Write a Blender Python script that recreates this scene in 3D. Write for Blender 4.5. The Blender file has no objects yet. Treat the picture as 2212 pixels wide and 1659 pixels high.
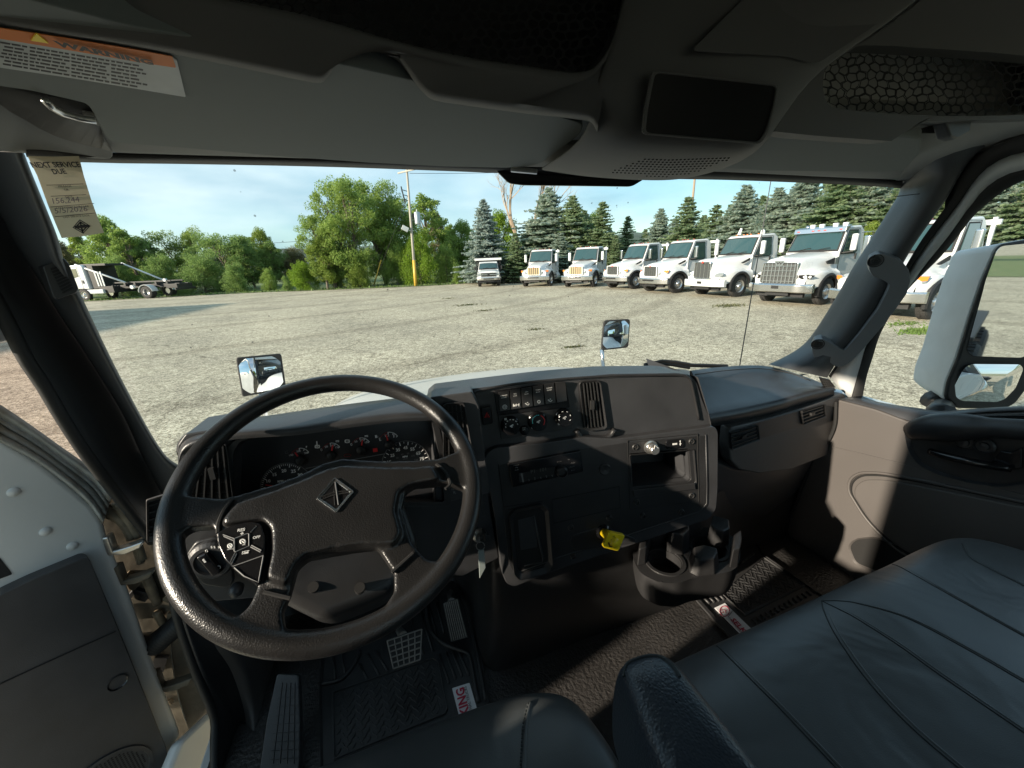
import bpy, bmesh, math, random
from mathutils import Vector, Matrix, noise
V = Vector
rnd = random.Random(7)
sc = bpy.context.scene
# ---------------------------------------------------------------- camera
F = 838.0; CX = 1106.0; CY = 829.5            # lens and centre in a 2212 x 1659 frame
RM = Matrix(((0.94047031, -0.13729917, 0.31090921),
             (-0.33775478, -0.27550994, 0.90000888),
             (-0.03791189, -0.9514427, -0.30548237)))
cam = bpy.data.cameras.new('camera'); camo = bpy.data.objects.new('camera', cam)
sc.collection.objects.link(camo)
cx_, cy_, cz_ = RM @ V((1, 0, 0)), RM @ V((0, -1, 0)), RM @ V((0, 0, -1))
camo.matrix_world = Matrix(((cx_.x, cy_.x, cz_.x, 0), (cx_.y, cy_.y, cz_.y, 0), (cx_.z, cy_.z, cz_.z, 0), (0, 0, 0, 1)))
cam.sensor_width = 36; cam.lens = F / 2212 * 36; cam.clip_start = 0.01; cam.clip_end = 3000
sc.camera = camo
GZ = -2.2                                      # the ground lies 2.2 m under the camera
# ---------------------------------------------------------------- sky, sun, exposure
SUN_EL = math.radians(18.5); SDX, SDY = 1.0, 0.19   # direction the light travels
sc.view_settings.view_transform = 'Standard'; sc.view_settings.look = 'None'
sc.view_settings.exposure = 1.5; sc.view_settings.gamma = 1
w = bpy.data.worlds.new('World'); sc.world = w; w.use_nodes = True
nt = w.node_tree; nt.nodes.clear()
def wn(t, **k):
    n = nt.nodes.new(t)
    for a, b in k.items(): setattr(n, a, b)
    return n
sky = wn('ShaderNodeTexSky', sky_type='NISHITA'); sky.sun_disc = False
sky.sun_elevation = SUN_EL; sky.altitude = 200; sky.air_density = 1.0; sky.dust_density = 0.6; sky.ozone_density = 1.6
sky.sun_rotation = math.atan2(-SDX, -SDY)
tc = wn('ShaderNodeTexCoord'); mp = wn('ShaderNodeMapping'); mp.inputs['Scale'].default_value = (1.0, 1.0, 3.2)
nz = wn('ShaderNodeTexNoise'); nz.inputs['Scale'].default_value = 1.9; nz.inputs['Detail'].default_value = 7; nz.inputs['Roughness'].default_value = 0.52
nz.inputs['Distortion'].default_value = 0.4
cr_ = wn('ShaderNodeValToRGB'); cr_.color_ramp.elements[0].position = 0.34; cr_.color_ramp.elements[0].color = (0.30, 0.30, 0.30, 1)
cr_.color_ramp.elements[1].position = 0.66; cr_.color_ramp.elements[1].color = (0.92, 0.92, 0.92, 1)
mx = wn('ShaderNodeMixRGB'); mx.inputs['Color2'].default_value = (4.3, 5.3, 5.8, 1)
tint = wn('ShaderNodeMixRGB', blend_type='MULTIPLY'); tint.inputs['Fac'].default_value = 1; tint.inputs['Color2'].default_value = (0.86, 1.02, 0.98, 1)
bg = wn('ShaderNodeBackground'); bg.inputs['Strength'].default_value = 0.078
out = wn('ShaderNodeOutputWorld')
L = nt.links.new
n2 = wn('ShaderNodeTexNoise'); n2.inputs['Scale'].default_value = 2.3; n2.inputs['Detail'].default_value = 5; L(mp.outputs[0], n2.inputs['Vector'])
c2 = wn('ShaderNodeValToRGB'); c2.color_ramp.elements[0].position = .40; c2.color_ramp.elements[0].color = (1.9, 3.1, 3.8, 1); c2.color_ramp.elements[1].position = .62; c2.color_ramp.elements[1].color = (4.1, 4.95, 5.3, 1)
L(n2.outputs['Fac'], c2.inputs['Fac']); L(c2.outputs[0], mx.inputs['Color2'])
L(tc.outputs['Generated'], mp.inputs['Vector']); L(mp.outputs[0], nz.inputs['Vector']); L(nz.outputs['Fac'], cr_.inputs['Fac'])
L(sky.outputs[0], tint.inputs['Color1']); L(cr_.outputs['Color'], mx.inputs['Fac']); L(tint.outputs[0], mx.inputs['Color1']); L(mx.outputs[0], bg.inputs['Color']); L(bg.outputs[0], out.inputs['Surface'])
sl = bpy.data.lights.new('sun', 'SUN'); so = bpy.data.objects.new('sun', sl); sc.collection.objects.link(so)
sl.energy = 3.45; sl.angle = math.radians(1.0); sl.color = (1.0, 0.87, 0.70)
dv = V((SDX, SDY, -math.tan(SUN_EL) * math.hypot(SDX, SDY))).normalized()
so.rotation_euler = dv.to_track_quat('-Z', 'Y').to_euler(); so.location = (-20, -10, 20)
try:
    sc.cycles.max_bounces = 10; sc.cycles.diffuse_bounces = 5; sc.cycles.glossy_bounces = 4; sc.cycles.transparent_max_bounces = 24
    sc.cycles.use_denoising = True; sc.cycles.sample_clamp_indirect = 6
except Exception: pass

# ---------------------------------------------------------------- picking points on real planes
ZT = {'1': (0, 0, .40687), '2': (830, 0, .40687), '3': (1660, 0, .40687), '4': (0, 600, .40687), '5': (830, 600, .40687), '6': (1660, 600, .40687),
      '7': (0, 1245, .40687), '8': (830, 1245, .40687), '9': (1660, 1245, .40687), 'g': (600, 1040, .23508), 'k': (1200, 930, .28029),
      'c': (1500, 1200, .27125), 'r': (2060, 560, .40984), 'l': (0, 900, .36179), 'a': (1140, 540, .25316), 'b': (1660, 520, .24412),
      'h': (130, 550, .24412), 'p': (700, 400, .24412)}
def q(k, *a):
    x0, y0, s = ZT[k]
    r = [((x0 + s * a[i]) * .8641, (y0 + s * a[i + 1]) * .8641) for i in range(0, len(a), 2)]
    return r[0] if len(r) == 1 else r
def dd(*a): return [(a[i], a[i + 1]) for i in range(0, len(a), 2)]
def ray(p): return RM @ V((p[0] - CX, p[1] - CY, F))
def at(p, X=None, Y=None, Z=None):
    r = ray(p)
    t = X / r.x if X is not None else (Y / r.y if Y is not None else Z / r.z)
    return r * t
class PL:
    """a plane: origin, u along it, v up it, n = u x v towards the viewer"""
    def __init__(s, o, u, v):
        s.o = V(o); s.u = V(u).normalized(); s.n = s.u.cross(V(v)).normalized(); s.v = s.n.cross(s.u).normalized()
    def hit(s, p, off=0.0):
        r = ray(p); t = (s.n.dot(s.o) + off) / s.n.dot(r); return r * t
    def hits(s, ps, off=0.0): return [s.hit(p, off) for p in ps]
    def ab(s, p):
        d = s.hit(p) - s.o; return d.dot(s.u), d.dot(s.v)
    def pt(s, a, b, off=0.0): return s.o + s.u * a + s.v * b + s.n * off
    def rot(s): return Matrix((s.u, s.v, s.n)).transposed()
def roundpoly(pts, r, seg=4):
    out = []; n = len(pts)
    for i in range(n):
        a, b, c = V(pts[i - 1]), V(pts[i]), V(pts[(i + 1) % n])
        ri = r[i] if isinstance(r, (list, tuple)) else r
        d1 = a - b; d2 = c - b; k = min(ri, d1.length * .48, d2.length * .48)
        s, e = b + d1.normalized() * k, b + d2.normalized() * k
        for j in range(seg + 1):
            t = j / seg; out.append((s * (1 - t) ** 2 + b * 2 * t * (1 - t) + e * t * t))
    return out
def inset(pts, kx, ky=None):
    ky = kx if ky is None else ky
    c = sum((V(p) for p in pts), V(pts[0]) * 0) / len(pts)
    return [V((c[0] + (p[0] - c[0]) * kx, c[1] + (p[1] - c[1]) * ky)) for p in pts]
def crs(pts, n):
    """n points evenly along a Catmull-Rom curve"""
    P = [V(p) for p in pts]
    if len(P) == 2: return [P[0].lerp(P[1], i / (n - 1)) for i in range(n)]
    P = [P[0] * 2 - P[1]] + P + [P[-1] * 2 - P[-2]]
    fine = []
    for i in range(1, len(P) - 2):
        for j in range(12):
            t = j / 12; a, b, c, d = P[i - 1], P[i], P[i + 1], P[i + 2]
            fine.append(0.5 * ((2 * b) + (c - a) * t + (2 * a - 5 * b + 4 * c - d) * t * t + (3 * b - a - 3 * c + d) * t ** 3))
    fine.append(P[-2])
    Ls = [0]
    for i in range(1, len(fine)): Ls.append(Ls[-1] + (fine[i] - fine[i - 1]).length)
    res = []; k = 0
    for i in range(n):
        s = Ls[-1] * i / (n - 1)
        while k < len(Ls) - 2 and Ls[k + 1] < s: k += 1
        seg = Ls[k + 1] - Ls[k]; res.append(fine[k].lerp(fine[k + 1], (s - Ls[k]) / seg if seg > 1e-9 else 0))
    return res
# ---------------------------------------------------------------- mesh builder
COL = sc.collection
class MB:
    def __init__(s): s.v = []; s.f = []; s.mi = []; s.m = 0
    def add(s, vs, fs):
        k = len(s.v); s.v += [V(p) for p in vs]; s.f += [tuple(i + k for i in f) for f in fs]; s.mi += [s.m] * len(fs); return s
    def box(s, c, size, rot=None, taper=1.0):
        c = V(c); R = rot or Matrix.Identity(3); a, b, h = size[0] / 2, size[1] / 2, size[2] / 2; t = taper
        vs = [c + R @ V(p) for p in ((-a, -b, -h), (a, -b, -h), (a, b, -h), (-a, b, -h), (-a * t, -b * t, h), (a * t, -b * t, h), (a * t, b * t, h), (-a * t, b * t, h))]
        return s.add(vs, [(3, 2, 1, 0), (4, 5, 6, 7), (0, 1, 5, 4), (1, 2, 6, 5), (2, 3, 7, 6), (3, 0, 4, 7)])
    def prism(s, pts, vec, scale=1.0):
        n = len(pts); pts = [V(p) for p in pts]; vec = V(vec); c = sum(pts, V((0, 0, 0))) / n
        top = [c + (p - c) * scale + vec for p in pts]
        return s.add(pts + top, [tuple(range(n - 1, -1, -1)), tuple(range(n, 2 * n))] + [(i, (i + 1) % n, n + (i + 1) % n, n + i) for i in range(n)])
    def ring(s, outer, inner, vec, ivec=None):
        n = len(outer); vec = V(vec); ivec = vec if ivec is None else V(ivec); o = [V(p) for p in outer]; i_ = [V(p) for p in inner]
        vs = o + i_ + [p + vec for p in o] + [p + ivec for p in i_]; fs = []
        for k in range(n):
            j = (k + 1) % n
            fs += [(k, j, n + j, n + k), (2 * n + k, 3 * n + k, 3 * n + j, 2 * n + j), (k, 2 * n + k, 2 * n + j, j), (n + k, n + j, 3 * n + j, 3 * n + k)]
        return s.add(vs, fs)
    def grid(s, rows, close=False):
        m = len(rows[0]); vs = [p for r in rows for p in r]; fs = []
        for i in range(len(rows) - 1):
            for j in range(m if close else m - 1):
                k = (j + 1) % m
                fs.append((i * m + j, i * m + k, (i + 1) * m + k, (i + 1) * m + j))
        return s.add(vs, fs)
    def loft(s, curves, n): return s.grid([crs(c, n) for c in curves])
    def tube(s, path, r, n=10, closed=False, caps=True, flat=1.0, up=None):
        P = [V(p) for p in path]; m = len(P); rows = []; prev = None
        for i, p in enumerate(P):
            if closed: t = P[(i + 1) % m] - P[i - 1]
            else: t = P[min(i + 1, m - 1)] - P[max(i - 1, 0)]
            t.normalize()
            if prev is None:
                a = V(up) if up is not None else (V((0, 0, 1)) if abs(t.z) < .9 else V((1, 0, 0)))
                x = (a - t * a.dot(t)).normalized()
            else: x = (prev - t * prev.dot(t)).normalized()
            prev = x; y = t.cross(x); ri = r[i] if isinstance(r, (list, tuple)) else r
            rows.append([p + (x * math.cos(2 * math.pi * k / n) + y * math.sin(2 * math.pi * k / n) * flat) * ri for k in range(n)])
        if closed: rows.append(rows[0])
        s.grid(rows, True)
        if caps and not closed:
            k = len(s.v) - n * m
            s.f.append(tuple(range(k + n - 1, k - 1, -1))); s.f.append(tuple(range(k + n * (m - 1), k + n * m))); s.mi += [s.m, s.m]
        return s
    def lathe(s, prof, c, axis, n=24, caps=True):
        """prof: (radius, distance along axis)"""
        ax = V(axis).normalized(); c = V(c); a = V((0, 0, 1)) if abs(ax.z) < .9 else V((1, 0, 0)); x = (a - ax * a.dot(ax)).normalized(); y = ax.cross(x)
        rows = [[c + ax * h + (x * math.cos(2 * math.pi * k / n) + y * math.sin(2 * math.pi * k / n)) * r for k in range(n)] for r, h in prof]
        k0 = len(s.v); s.grid(rows, True)
        if caps:
            m = len(prof); s.f.append(tuple(range(k0 + n - 1, k0 - 1, -1))); s.f.append(tuple(range(k0 + n * (m - 1), k0 + n * m))); s.mi += [s.m, s.m]
        return s
    def build(s, name, mats, parent=None, smooth=False, bevel=0, sub=0, solid=0, label=None, cat=None, group=None, kind=None, fix=True, seg=2, disp=None, shift=True):
        me = bpy.data.meshes.new(name)
        if s.v and shift:
            lo = V((min(p[i] for p in s.v) for i in range(3))); hi = V((max(p[i] for p in s.v) for i in range(3)))
            c = (lo + hi) / 2
            if kind is None and parent is None: c.z = lo.z
        else: c = V((0, 0, 0))
        me.from_pydata([p - c for p in s.v], [], s.f)
        mats = mats if isinstance(mats, (list, tuple)) else [mats]
        for m in mats: me.materials.append(m)
        if len(mats) > 1: me.polygons.foreach_set('material_index', s.mi)
        if fix:
            bm = bmesh.new(); bm.from_mesh(me); bmesh.ops.recalc_face_normals(bm, faces=bm.faces); bm.to_mesh(me); bm.free()
        if smooth: me.polygons.foreach_set('use_smooth', [True] * len(me.polygons))
        me.update()
        o = bpy.data.objects.new(name, me); COL.objects.link(o); o.location = c
        if parent: o.parent = parent
        if solid:
            m = o.modifiers.new('solid', 'SOLIDIFY'); m.thickness = solid; m.offset = 0
        if sub:
            m = o.modifiers.new('sub', 'SUBSURF'); m.levels = sub; m.render_levels = sub
        if bevel:
            m = o.modifiers.new('bevel', 'BEVEL'); m.width = bevel; m.segments = seg; m.limit_method = 'ANGLE'; m.angle_limit = math.radians(35); m.harden_normals = False
            if not smooth: me.polygons.foreach_set('use_smooth', [True] * len(me.polygons))
            w_ = o.modifiers.new('wn', 'WEIGHTED_NORMAL'); w_.keep_sharp = True
        tag(o, label, cat, group, kind)
        return o
def tag(o, label=None, cat=None, group=None, kind=None):
    if label: o['label'] = label
    if cat: o['category'] = cat
    if group: o['group'] = group
    if kind: o['kind'] = kind
    return o
def empty(name, loc, rz=0, label=None, cat=None, group=None):
    o = bpy.data.objects.new(name, None); COL.objects.link(o); o.location = loc; o.rotation_euler = (0, 0, rz); o.empty_display_size = .2
    return tag(o, label, cat, group)
def copy_tree(o, parent=None):
    c = o.copy(); COL.objects.link(c)
    if parent: c.parent = parent
    for ch in list(o.children): copy_tree(ch, c)
    return c
def text_mb(mb, s, a, b, stretch=1.0, nrm=None, lift=0.0, thick=0.0, align_mid=False, italic=0.0, weight=0.0):
    """lay the words s from point a to point b (3-D, baseline), facing nrm"""
    cu = bpy.data.curves.new('t', 'FONT'); cu.body = s; cu.size = 1; cu.resolution_u = 2; cu.offset = weight; cu.shear = italic
    o = bpy.data.objects.new('t', cu); COL.objects.link(o)
    bpy.context.view_layer.update()
    me = bpy.data.meshes.new_from_object(o.evaluated_get(bpy.context.evaluated_depsgraph_get()))
    xs = [v.co.x for v in me.vertices]; x0, x1 = min(xs), max(xs)
    a, b = V(a), V(b); d = b - a; k = d.length / (x1 - x0); u = d.normalized(); n = V(nrm).normalized(); vv = n.cross(u).normalized()
    mb.add([a + u * (v.co.x - x0) * k + vv * v.co.y * k * stretch + n * (lift) for v in me.vertices], [tuple(p.vertices) for p in me.polygons])
    bpy.data.objects.remove(o); bpy.data.curves.remove(cu); bpy.data.meshes.remove(me)
# ---------------------------------------------------------------- materials
def mat(name, col, rough=.5, metal=0, spec=.5, bump=0, bscale=200, var=0, vscale=6, btype='noise', col2=None, coat=0, emit=None, estr=0, trans=0, sheen=0, distort=0, detail=3, vcon=.25, stretch=None, bump2=None):
    m = bpy.data.materials.new(name); m.use_nodes = True; t = m.node_tree; b = t.nodes['Principled BSDF']
    b.inputs['Base Color'].default_value = (*col, 1); b.inputs['Roughness'].default_value = rough; b.inputs['Metallic'].default_value = metal
    b.inputs['Specular IOR Level'].default_value = spec; b.inputs['Coat Weight'].default_value = coat; b.inputs['Coat Roughness'].default_value = .08
    if trans: b.inputs['Transmission Weight'].default_value = trans
    if sheen: b.inputs['Sheen Weight'].default_value = sheen
    if emit: b.inputs['Emission Color'].default_value = (*emit, 1); b.inputs['Emission Strength'].default_value = estr
    co = t.nodes.new('ShaderNodeTexCoord')
    vec = co.outputs['Object']
    if stretch:
        mpn = t.nodes.new('ShaderNodeMapping'); mpn.inputs['Scale'].default_value = stretch; t.links.new(vec, mpn.inputs['Vector']); vec = mpn.outputs[0]
    if var or col2:
        n = t.nodes.new('ShaderNodeTexNoise'); n.inputs['Scale'].default_value = vscale; n.inputs['Detail'].default_value = 6; t.links.new(vec, n.inputs['Vector'])
        r = t.nodes.new('ShaderNodeValToRGB'); r.color_ramp.elements[0].position = .5 - vcon; r.color_ramp.elements[1].position = .5 + vcon
        c2 = col2 or tuple(min(1, c * (1 + var)) for c in col); c1 = col if col2 else tuple(c * (1 - var) for c in col)
        r.color_ramp.elements[0].color = (*c1, 1); r.color_ramp.elements[1].color = (*c2, 1)
        t.links.new(n.outputs['Fac'], r.inputs['Fac']); t.links.new(r.outputs['Color'], b.inputs['Base Color'])
        ma = t.nodes.new('ShaderNodeMapRange'); ma.inputs['To Min'].default_value = max(0.04, rough - .11); ma.inputs['To Max'].default_value = min(1, rough + .11)
        t.links.new(n.outputs['Fac'], ma.inputs['Value']); t.links.new(ma.outputs[0], b.inputs['Roughness'])
    if bump:
        if btype == 'noise':
            n = t.nodes.new('ShaderNodeTexNoise'); n.inputs['Scale'].default_value = bscale; n.inputs['Detail'].default_value = detail; o = n.outputs['Fac']
        else:
            n = t.nodes.new('ShaderNodeTexVoronoi'); n.inputs['Scale'].default_value = bscale; n.feature = 'SMOOTH_F1' if btype == 'cell' else 'F1'; o = n.outputs['Distance']
        if distort:
            dn = t.nodes.new('ShaderNodeTexNoise'); dn.inputs['Scale'].default_value = bscale * .5; t.links.new(vec, dn.inputs['Vector'])
            mm = t.nodes.new('ShaderNodeMixRGB'); mm.inputs['Fac'].default_value = distort; t.links.new(vec, mm.inputs['Color1']); t.links.new(dn.outputs['Color'], mm.inputs['Color2']); t.links.new(mm.outputs[0], n.inputs['Vector'])
        else: t.links.new(vec, n.inputs['Vector'])
        bp = t.nodes.new('ShaderNodeBump'); bp.inputs['Strength'].default_value = bump; bp.inputs['Distance'].default_value = min(.002, .35 / bscale)
        t.links.new(o, bp.inputs['Height']); t.links.new(bp.outputs[0], b.inputs['Normal'])
        if bump2:
            n5 = t.nodes.new('ShaderNodeTexNoise'); n5.inputs['Scale'].default_value = bump2[0]; n5.inputs['Detail'].default_value = 2; n5.inputs['Distortion'].default_value = 1.2
            t.links.new(co.outputs['Object'], n5.inputs['Vector']); b5 = t.nodes.new('ShaderNodeBump'); b5.inputs['Strength'].default_value = bump2[1]; b5.inputs['Distance'].default_value = bump2[2]
            t.links.new(n5.outputs['Fac'], b5.inputs['Height']); t.links.new(b5.outputs[0], bp.inputs['Normal'])
    return m
def glassmat(name, tintc, refl=.06, dirt=0):
    m = bpy.data.materials.new(name); m.use_nodes = True; t = m.node_tree; t.nodes.clear()
    o = t.nodes.new('ShaderNodeOutputMaterial'); tr = t.nodes.new('ShaderNodeBsdfTransparent'); tr.inputs[0].default_value = (*tintc, 1)
    gl = t.nodes.new('ShaderNodeBsdfGlossy'); gl.inputs['Roughness'].default_value = 0.0
    fr = t.nodes.new('ShaderNodeFresnel'); fr.inputs['IOR'].default_value = 1.45
    mu = t.nodes.new('ShaderNodeMath'); mu.operation = 'MULTIPLY'; mu.inputs[1].default_value = refl / .04 * .5
    mu.use_clamp = True
    x = t.nodes.new('ShaderNodeMixShader'); t.links.new(fr.outputs[0], mu.inputs[0]); t.links.new(mu.outputs[0], x.inputs[0]); t.links.new(tr.outputs[0], x.inputs[1]); t.links.new(gl.outputs[0], x.inputs[2])
    last = x
    if dirt:
        co = t.nodes.new('ShaderNodeTexCoord')
        v = t.nodes.new('ShaderNodeTexVoronoi'); v.inputs['Scale'].default_value = 34; t.links.new(co.outputs['Object'], v.inputs['Vector'])
        lt = t.nodes.new('ShaderNodeMath'); lt.operation = 'LESS_THAN'; lt.inputs[1].default_value = .07; t.links.new(v.outputs['Distance'], lt.inputs[0])
        n = t.nodes.new('ShaderNodeTexNoise'); n.inputs['Scale'].default_value = 9; t.links.new(co.outputs['Object'], n.inputs['Vector'])
        gt = t.nodes.new('ShaderNodeMath'); gt.operation = 'GREATER_THAN'; gt.inputs[1].default_value = .52; t.links.new(n.outputs['Fac'], gt.inputs[0])
        mm = t.nodes.new('ShaderNodeMath'); mm.operation = 'MULTIPLY'; t.links.new(lt.outputs[0], mm.inputs[0]); t.links.new(gt.outputs[0], mm.inputs[1])
        m2 = t.nodes.new('ShaderNodeMath'); m2.operation = 'MULTIPLY'; m2.inputs[1].default_value = dirt; t.links.new(mm.outputs[0], m2.inputs[0])
        ad = t.nodes.new('ShaderNodeMath'); ad.operation = 'ADD'; ad.inputs[1].default_value = .020; t.links.new(m2.outputs[0], ad.inputs[0])
        df = t.nodes.new('ShaderNodeBsdfDiffuse'); df.inputs[0].default_value = (.3, .32, .3, 1)
        x2 = t.nodes.new('ShaderNodeMixShader'); t.links.new(ad.outputs[0], x2.inputs[0]); t.links.new(x.outputs[0], x2.inputs[1]); t.links.new(df.outputs[0], x2.inputs[2]); last = x2
    t.links.new(last.outputs[0], o.inputs['Surface'])
    return m
M = {}
M['white'] = mat('white_paint', (.64, .66, .66), .30, coat=.6, var=.03, vscale=2)
M['whitedull'] = mat('white_dull_paint', (.55, .58, .58), .45, var=.08, vscale=9, bump=.05, bscale=60)
M['chrome'] = mat('chrome', (.74, .74, .74), .22, 1, bump=.03, bscale=5)
M['mirror'] = mat('mirror_glass', (.86, .88, .88), .02, 1)
M['dkglass'] = mat('truck_glass', (.022, .055, .058), .06, 0, .9, coat=.5)
M['black'] = mat('black_rubber', (.012, .012, .012), .6)
M['blackgl'] = mat('black_gloss', (.010, .010, .011), .18)
M['frame'] = mat('chassis_black', (.018, .018, .019), .5)
M['tyre'] = mat('tyre_rubber', (.030, .029, .028), .8, bump=.5, bscale=40, var=.3, vscale=5)
M['rim'] = mat('aluminium_rim', (.62, .62, .62), .28, .9)
M['orange'] = mat('amber_lens', (.85, .22, .03), .25, coat=.5)
M['red'] = mat('red_lens', (.55, .06, .04), .3, coat=.5)
M['lamp'] = mat('headlight_lens', (.36, .40, .42), .12, .5, coat=.6)
M['grille'] = mat('grille_mesh', (.09, .095, .095), .4, .5, bump=.6, bscale=60)
M['goldgr'] = mat('tan_grille_cover', (.40, .32, .18), .6, bump=.3, bscale=30)
M['bark'] = mat('bark', (.16, .13, .10), .9, bump=.9, bscale=20, var=.3, vscale=3)
M['deadwood'] = mat('dead_wood', (.30, .23, .16), .85, bump=.6, bscale=20)
# ================================================================ GROUND
def ground_mat():
    m = bpy.data.materials.new('old_gravel_asphalt'); m.use_nodes = True; t = m.node_tree; b = t.nodes['Principled BSDF']; b.inputs['Roughness'].default_value = .95; b.inputs['Specular IOR Level'].default_value = .15
    N = t.nodes.new; K = t.links.new
    g = N('ShaderNodeNewGeometry')
    v = N('ShaderNodeTexVoronoi'); v.inputs['Scale'].default_value = 46; K(g.outputs['Position'], v.inputs['Vector'])
    r = N('ShaderNodeValToRGB'); e = r.color_ramp.elements; e[0].position = 0; e[0].color = (.24, .22, .17, 1); e[1].position = 1; e[1].color = (.83, .78, .64, 1)
    e2 = r.color_ramp.elements.new(.45); e2.color = (.53, .50, .40, 1)
    sp = N('ShaderNodeSeparateColor'); K(v.outputs['Color'], sp.inputs[0]); K(sp.outputs[0], r.inputs['Fac'])
    n = N('ShaderNodeTexNoise'); n.inputs['Scale'].default_value = .35; n.inputs['Detail'].default_value = 8; n.inputs['Roughness'].default_value = .62; K(g.outputs['Position'], n.inputs['Vector'])
    r2 = N('ShaderNodeValToRGB'); r2.color_ramp.elements[0].position = .3; r2.color_ramp.elements[0].color = (.66, .655, .65, 1); r2.color_ramp.elements[1].position = .68; r2.color_ramp.elements[1].color = (1.0, .985, .95, 1); K(n.outputs['Fac'], r2.inputs['Fac'])
    mu = N('ShaderNodeMixRGB'); mu.blend_type = 'MULTIPLY'; mu.inputs[0].default_value = 1; K(r.outputs[0], mu.inputs[1]); K(r2.outputs[0], mu.inputs[2])
    nb = N('ShaderNodeTexNoise'); nb.inputs['Scale'].default_value = 7; nb.inputs['Detail'].default_value = 10; nb.inputs['Roughness'].default_value = .8; K(g.outputs['Position'], nb.inputs['Vector'])
    r4 = N('ShaderNodeValToRGB'); r4.color_ramp.elements[0].position = .38; r4.color_ramp.elements[0].color = (.55, .54, .52, 1); r4.color_ramp.elements[1].position = .62; r4.color_ramp.elements[1].color = (1.12, 1.12, 1.1, 1); K(nb.outputs['Fac'], r4.inputs['Fac'])
    mub = N('ShaderNodeMixRGB'); mub.blend_type = 'MULTIPLY'; mub.inputs[0].default_value = 1; K(mu.outputs[0], mub.inputs[1]); K(r4.outputs[0], mub.inputs[2]); mu = mub
    dn = N('ShaderNodeTexNoise'); dn.inputs['Scale'].default_value = .9; dn.inputs['Detail'].default_value = 6; K(g.outputs['Position'], dn.inputs['Vector'])
    ms = N('ShaderNodeMixRGB'); ms.blend_type = 'ADD'; ms.inputs[0].default_value = 1.6; K(g.outputs['Position'], ms.inputs[1]); K(dn.outputs['Color'], ms.inputs[2])
    vc = N('ShaderNodeTexVoronoi'); vc.feature = 'DISTANCE_TO_EDGE'; vc.inputs['Scale'].default_value = .2; K(ms.outputs[0], vc.inputs['Vector'])
    r3 = N('ShaderNodeValToRGB'); r3.color_ramp.elements[0].position = .001; r3.color_ramp.elements[0].color = (.52, .51, .49, 1); r3.color_ramp.elements[1].position = .006; r3.color_ramp.elements[1].color = (1, 1, 1, 1); K(vc.outputs[0], r3.inputs['Fac'])
    m2 = N('ShaderNodeMixRGB'); m2.blend_type = 'MULTIPLY'; m2.inputs[0].default_value = .8; K(mu.outputs[0], m2.inputs[1]); K(r3.outputs[0], m2.inputs[2])
    wv = N('ShaderNodeTexWave'); wv.wave_type = 'RINGS'; wv.rings_direction = 'Z'; wv.inputs['Scale'].default_value = .055; wv.inputs['Distortion'].default_value = 3.5; wv.inputs['Detail'].default_value = 1.5; wv.inputs['Detail Scale'].default_value = .35
    mpw = N('ShaderNodeMapping'); mpw.inputs['Location'].default_value = (14, -52, 0); K(g.outputs['Position'], mpw.inputs['Vector']); K(mpw.outputs[0], wv.inputs['Vector'])
    rw = N('ShaderNodeValToRGB'); rw.color_ramp.elements[0].position = .0; rw.color_ramp.elements[0].color = (.80, .79, .78, 1); rw.color_ramp.elements[1].position = .06; rw.color_ramp.elements[1].color = (1, 1, 1, 1); K(wv.outputs['Fac'], rw.inputs['Fac'])
    m3 = N('ShaderNodeMixRGB'); m3.blend_type = 'MULTIPLY'; m3.inputs[0].default_value = 1; K(m2.outputs[0], m3.inputs[1]); K(rw.outputs[0], m3.inputs[2])
    K(m3.outputs[0], b.inputs['Base Color'])
    bp = N('ShaderNodeBump'); bp.inputs['Strength'].default_value = .45; bp.inputs['Distance'].default_value = .012; K(v.outputs['Distance'], bp.inputs['Height']); K(bp.outputs[0], b.inputs['Normal'])
    return m
def leafmat(name, c, c2, tr=.3):
    m = bpy.data.materials.new(name); m.use_nodes = True; t = m.node_tree; N = t.nodes.new; K = t.links.new
    b = t.nodes['Principled BSDF']; b.inputs['Roughness'].default_value = .6; b.inputs['Specular IOR Level'].default_value = .3
    co = N('ShaderNodeTexCoord'); n = N('ShaderNodeTexNoise'); n.inputs['Scale'].default_value = 1.1; n.inputs['Detail'].default_value = 8; n.inputs['Roughness'].default_value = .7; K(co.outputs['Object'], n.inputs['Vector'])
    r = N('ShaderNodeValToRGB'); r.color_ramp.elements[0].position = .35; r.color_ramp.elements[0].color = (*c, 1); r.color_ramp.elements[1].position = .65; r.color_ramp.elements[1].color = (*c2, 1); K(n.outputs['Fac'], r.inputs['Fac'])
    K(r.outputs[0], b.inputs['Base Color'])
    tl = N('ShaderNodeBsdfTranslucent'); K(r.outputs[0], tl.inputs[0]); x = N('ShaderNodeMixShader'); x.inputs[0].default_value = tr
    K(b.outputs[0], x.inputs[1]); K(tl.outputs[0], x.inputs[2]); K(x.outputs[0], t.nodes['Material Output'].inputs['Surface'])
    return m
G0 = ground_mat()
MB().add([(-900, -900, GZ), (900, -900, GZ), (900, 900, GZ), (-900, 900, GZ)], [(0, 1, 2, 3)]).build('ground', G0, kind='structure', label='pale worn gravel asphalt of the truck lot', fix=False)
M['grass'] = leafmat('grass', (.06, .11, .022), (.13, .20, .04), .1)
M['turf'] = mat('turf', (.07, .12, .028), .95, bump=1, bscale=9, col2=(.14, .17, .055), vscale=1.2)
edge = [at(p, Z=GZ) for p in dd(-900, 745, -300, 690, 120, 655, 390, 640, 560, 632, 700, 627, 850, 621, 960, 616, 1010, 612)] + [V((23.5, 33, GZ)), V((24.5, 26, GZ)), V((24.5, -60, GZ))]
far = [V((900, -60, GZ)), V((900, 900, GZ)), V((-900, 900, GZ)), V((-900, 200, GZ))]
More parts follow.
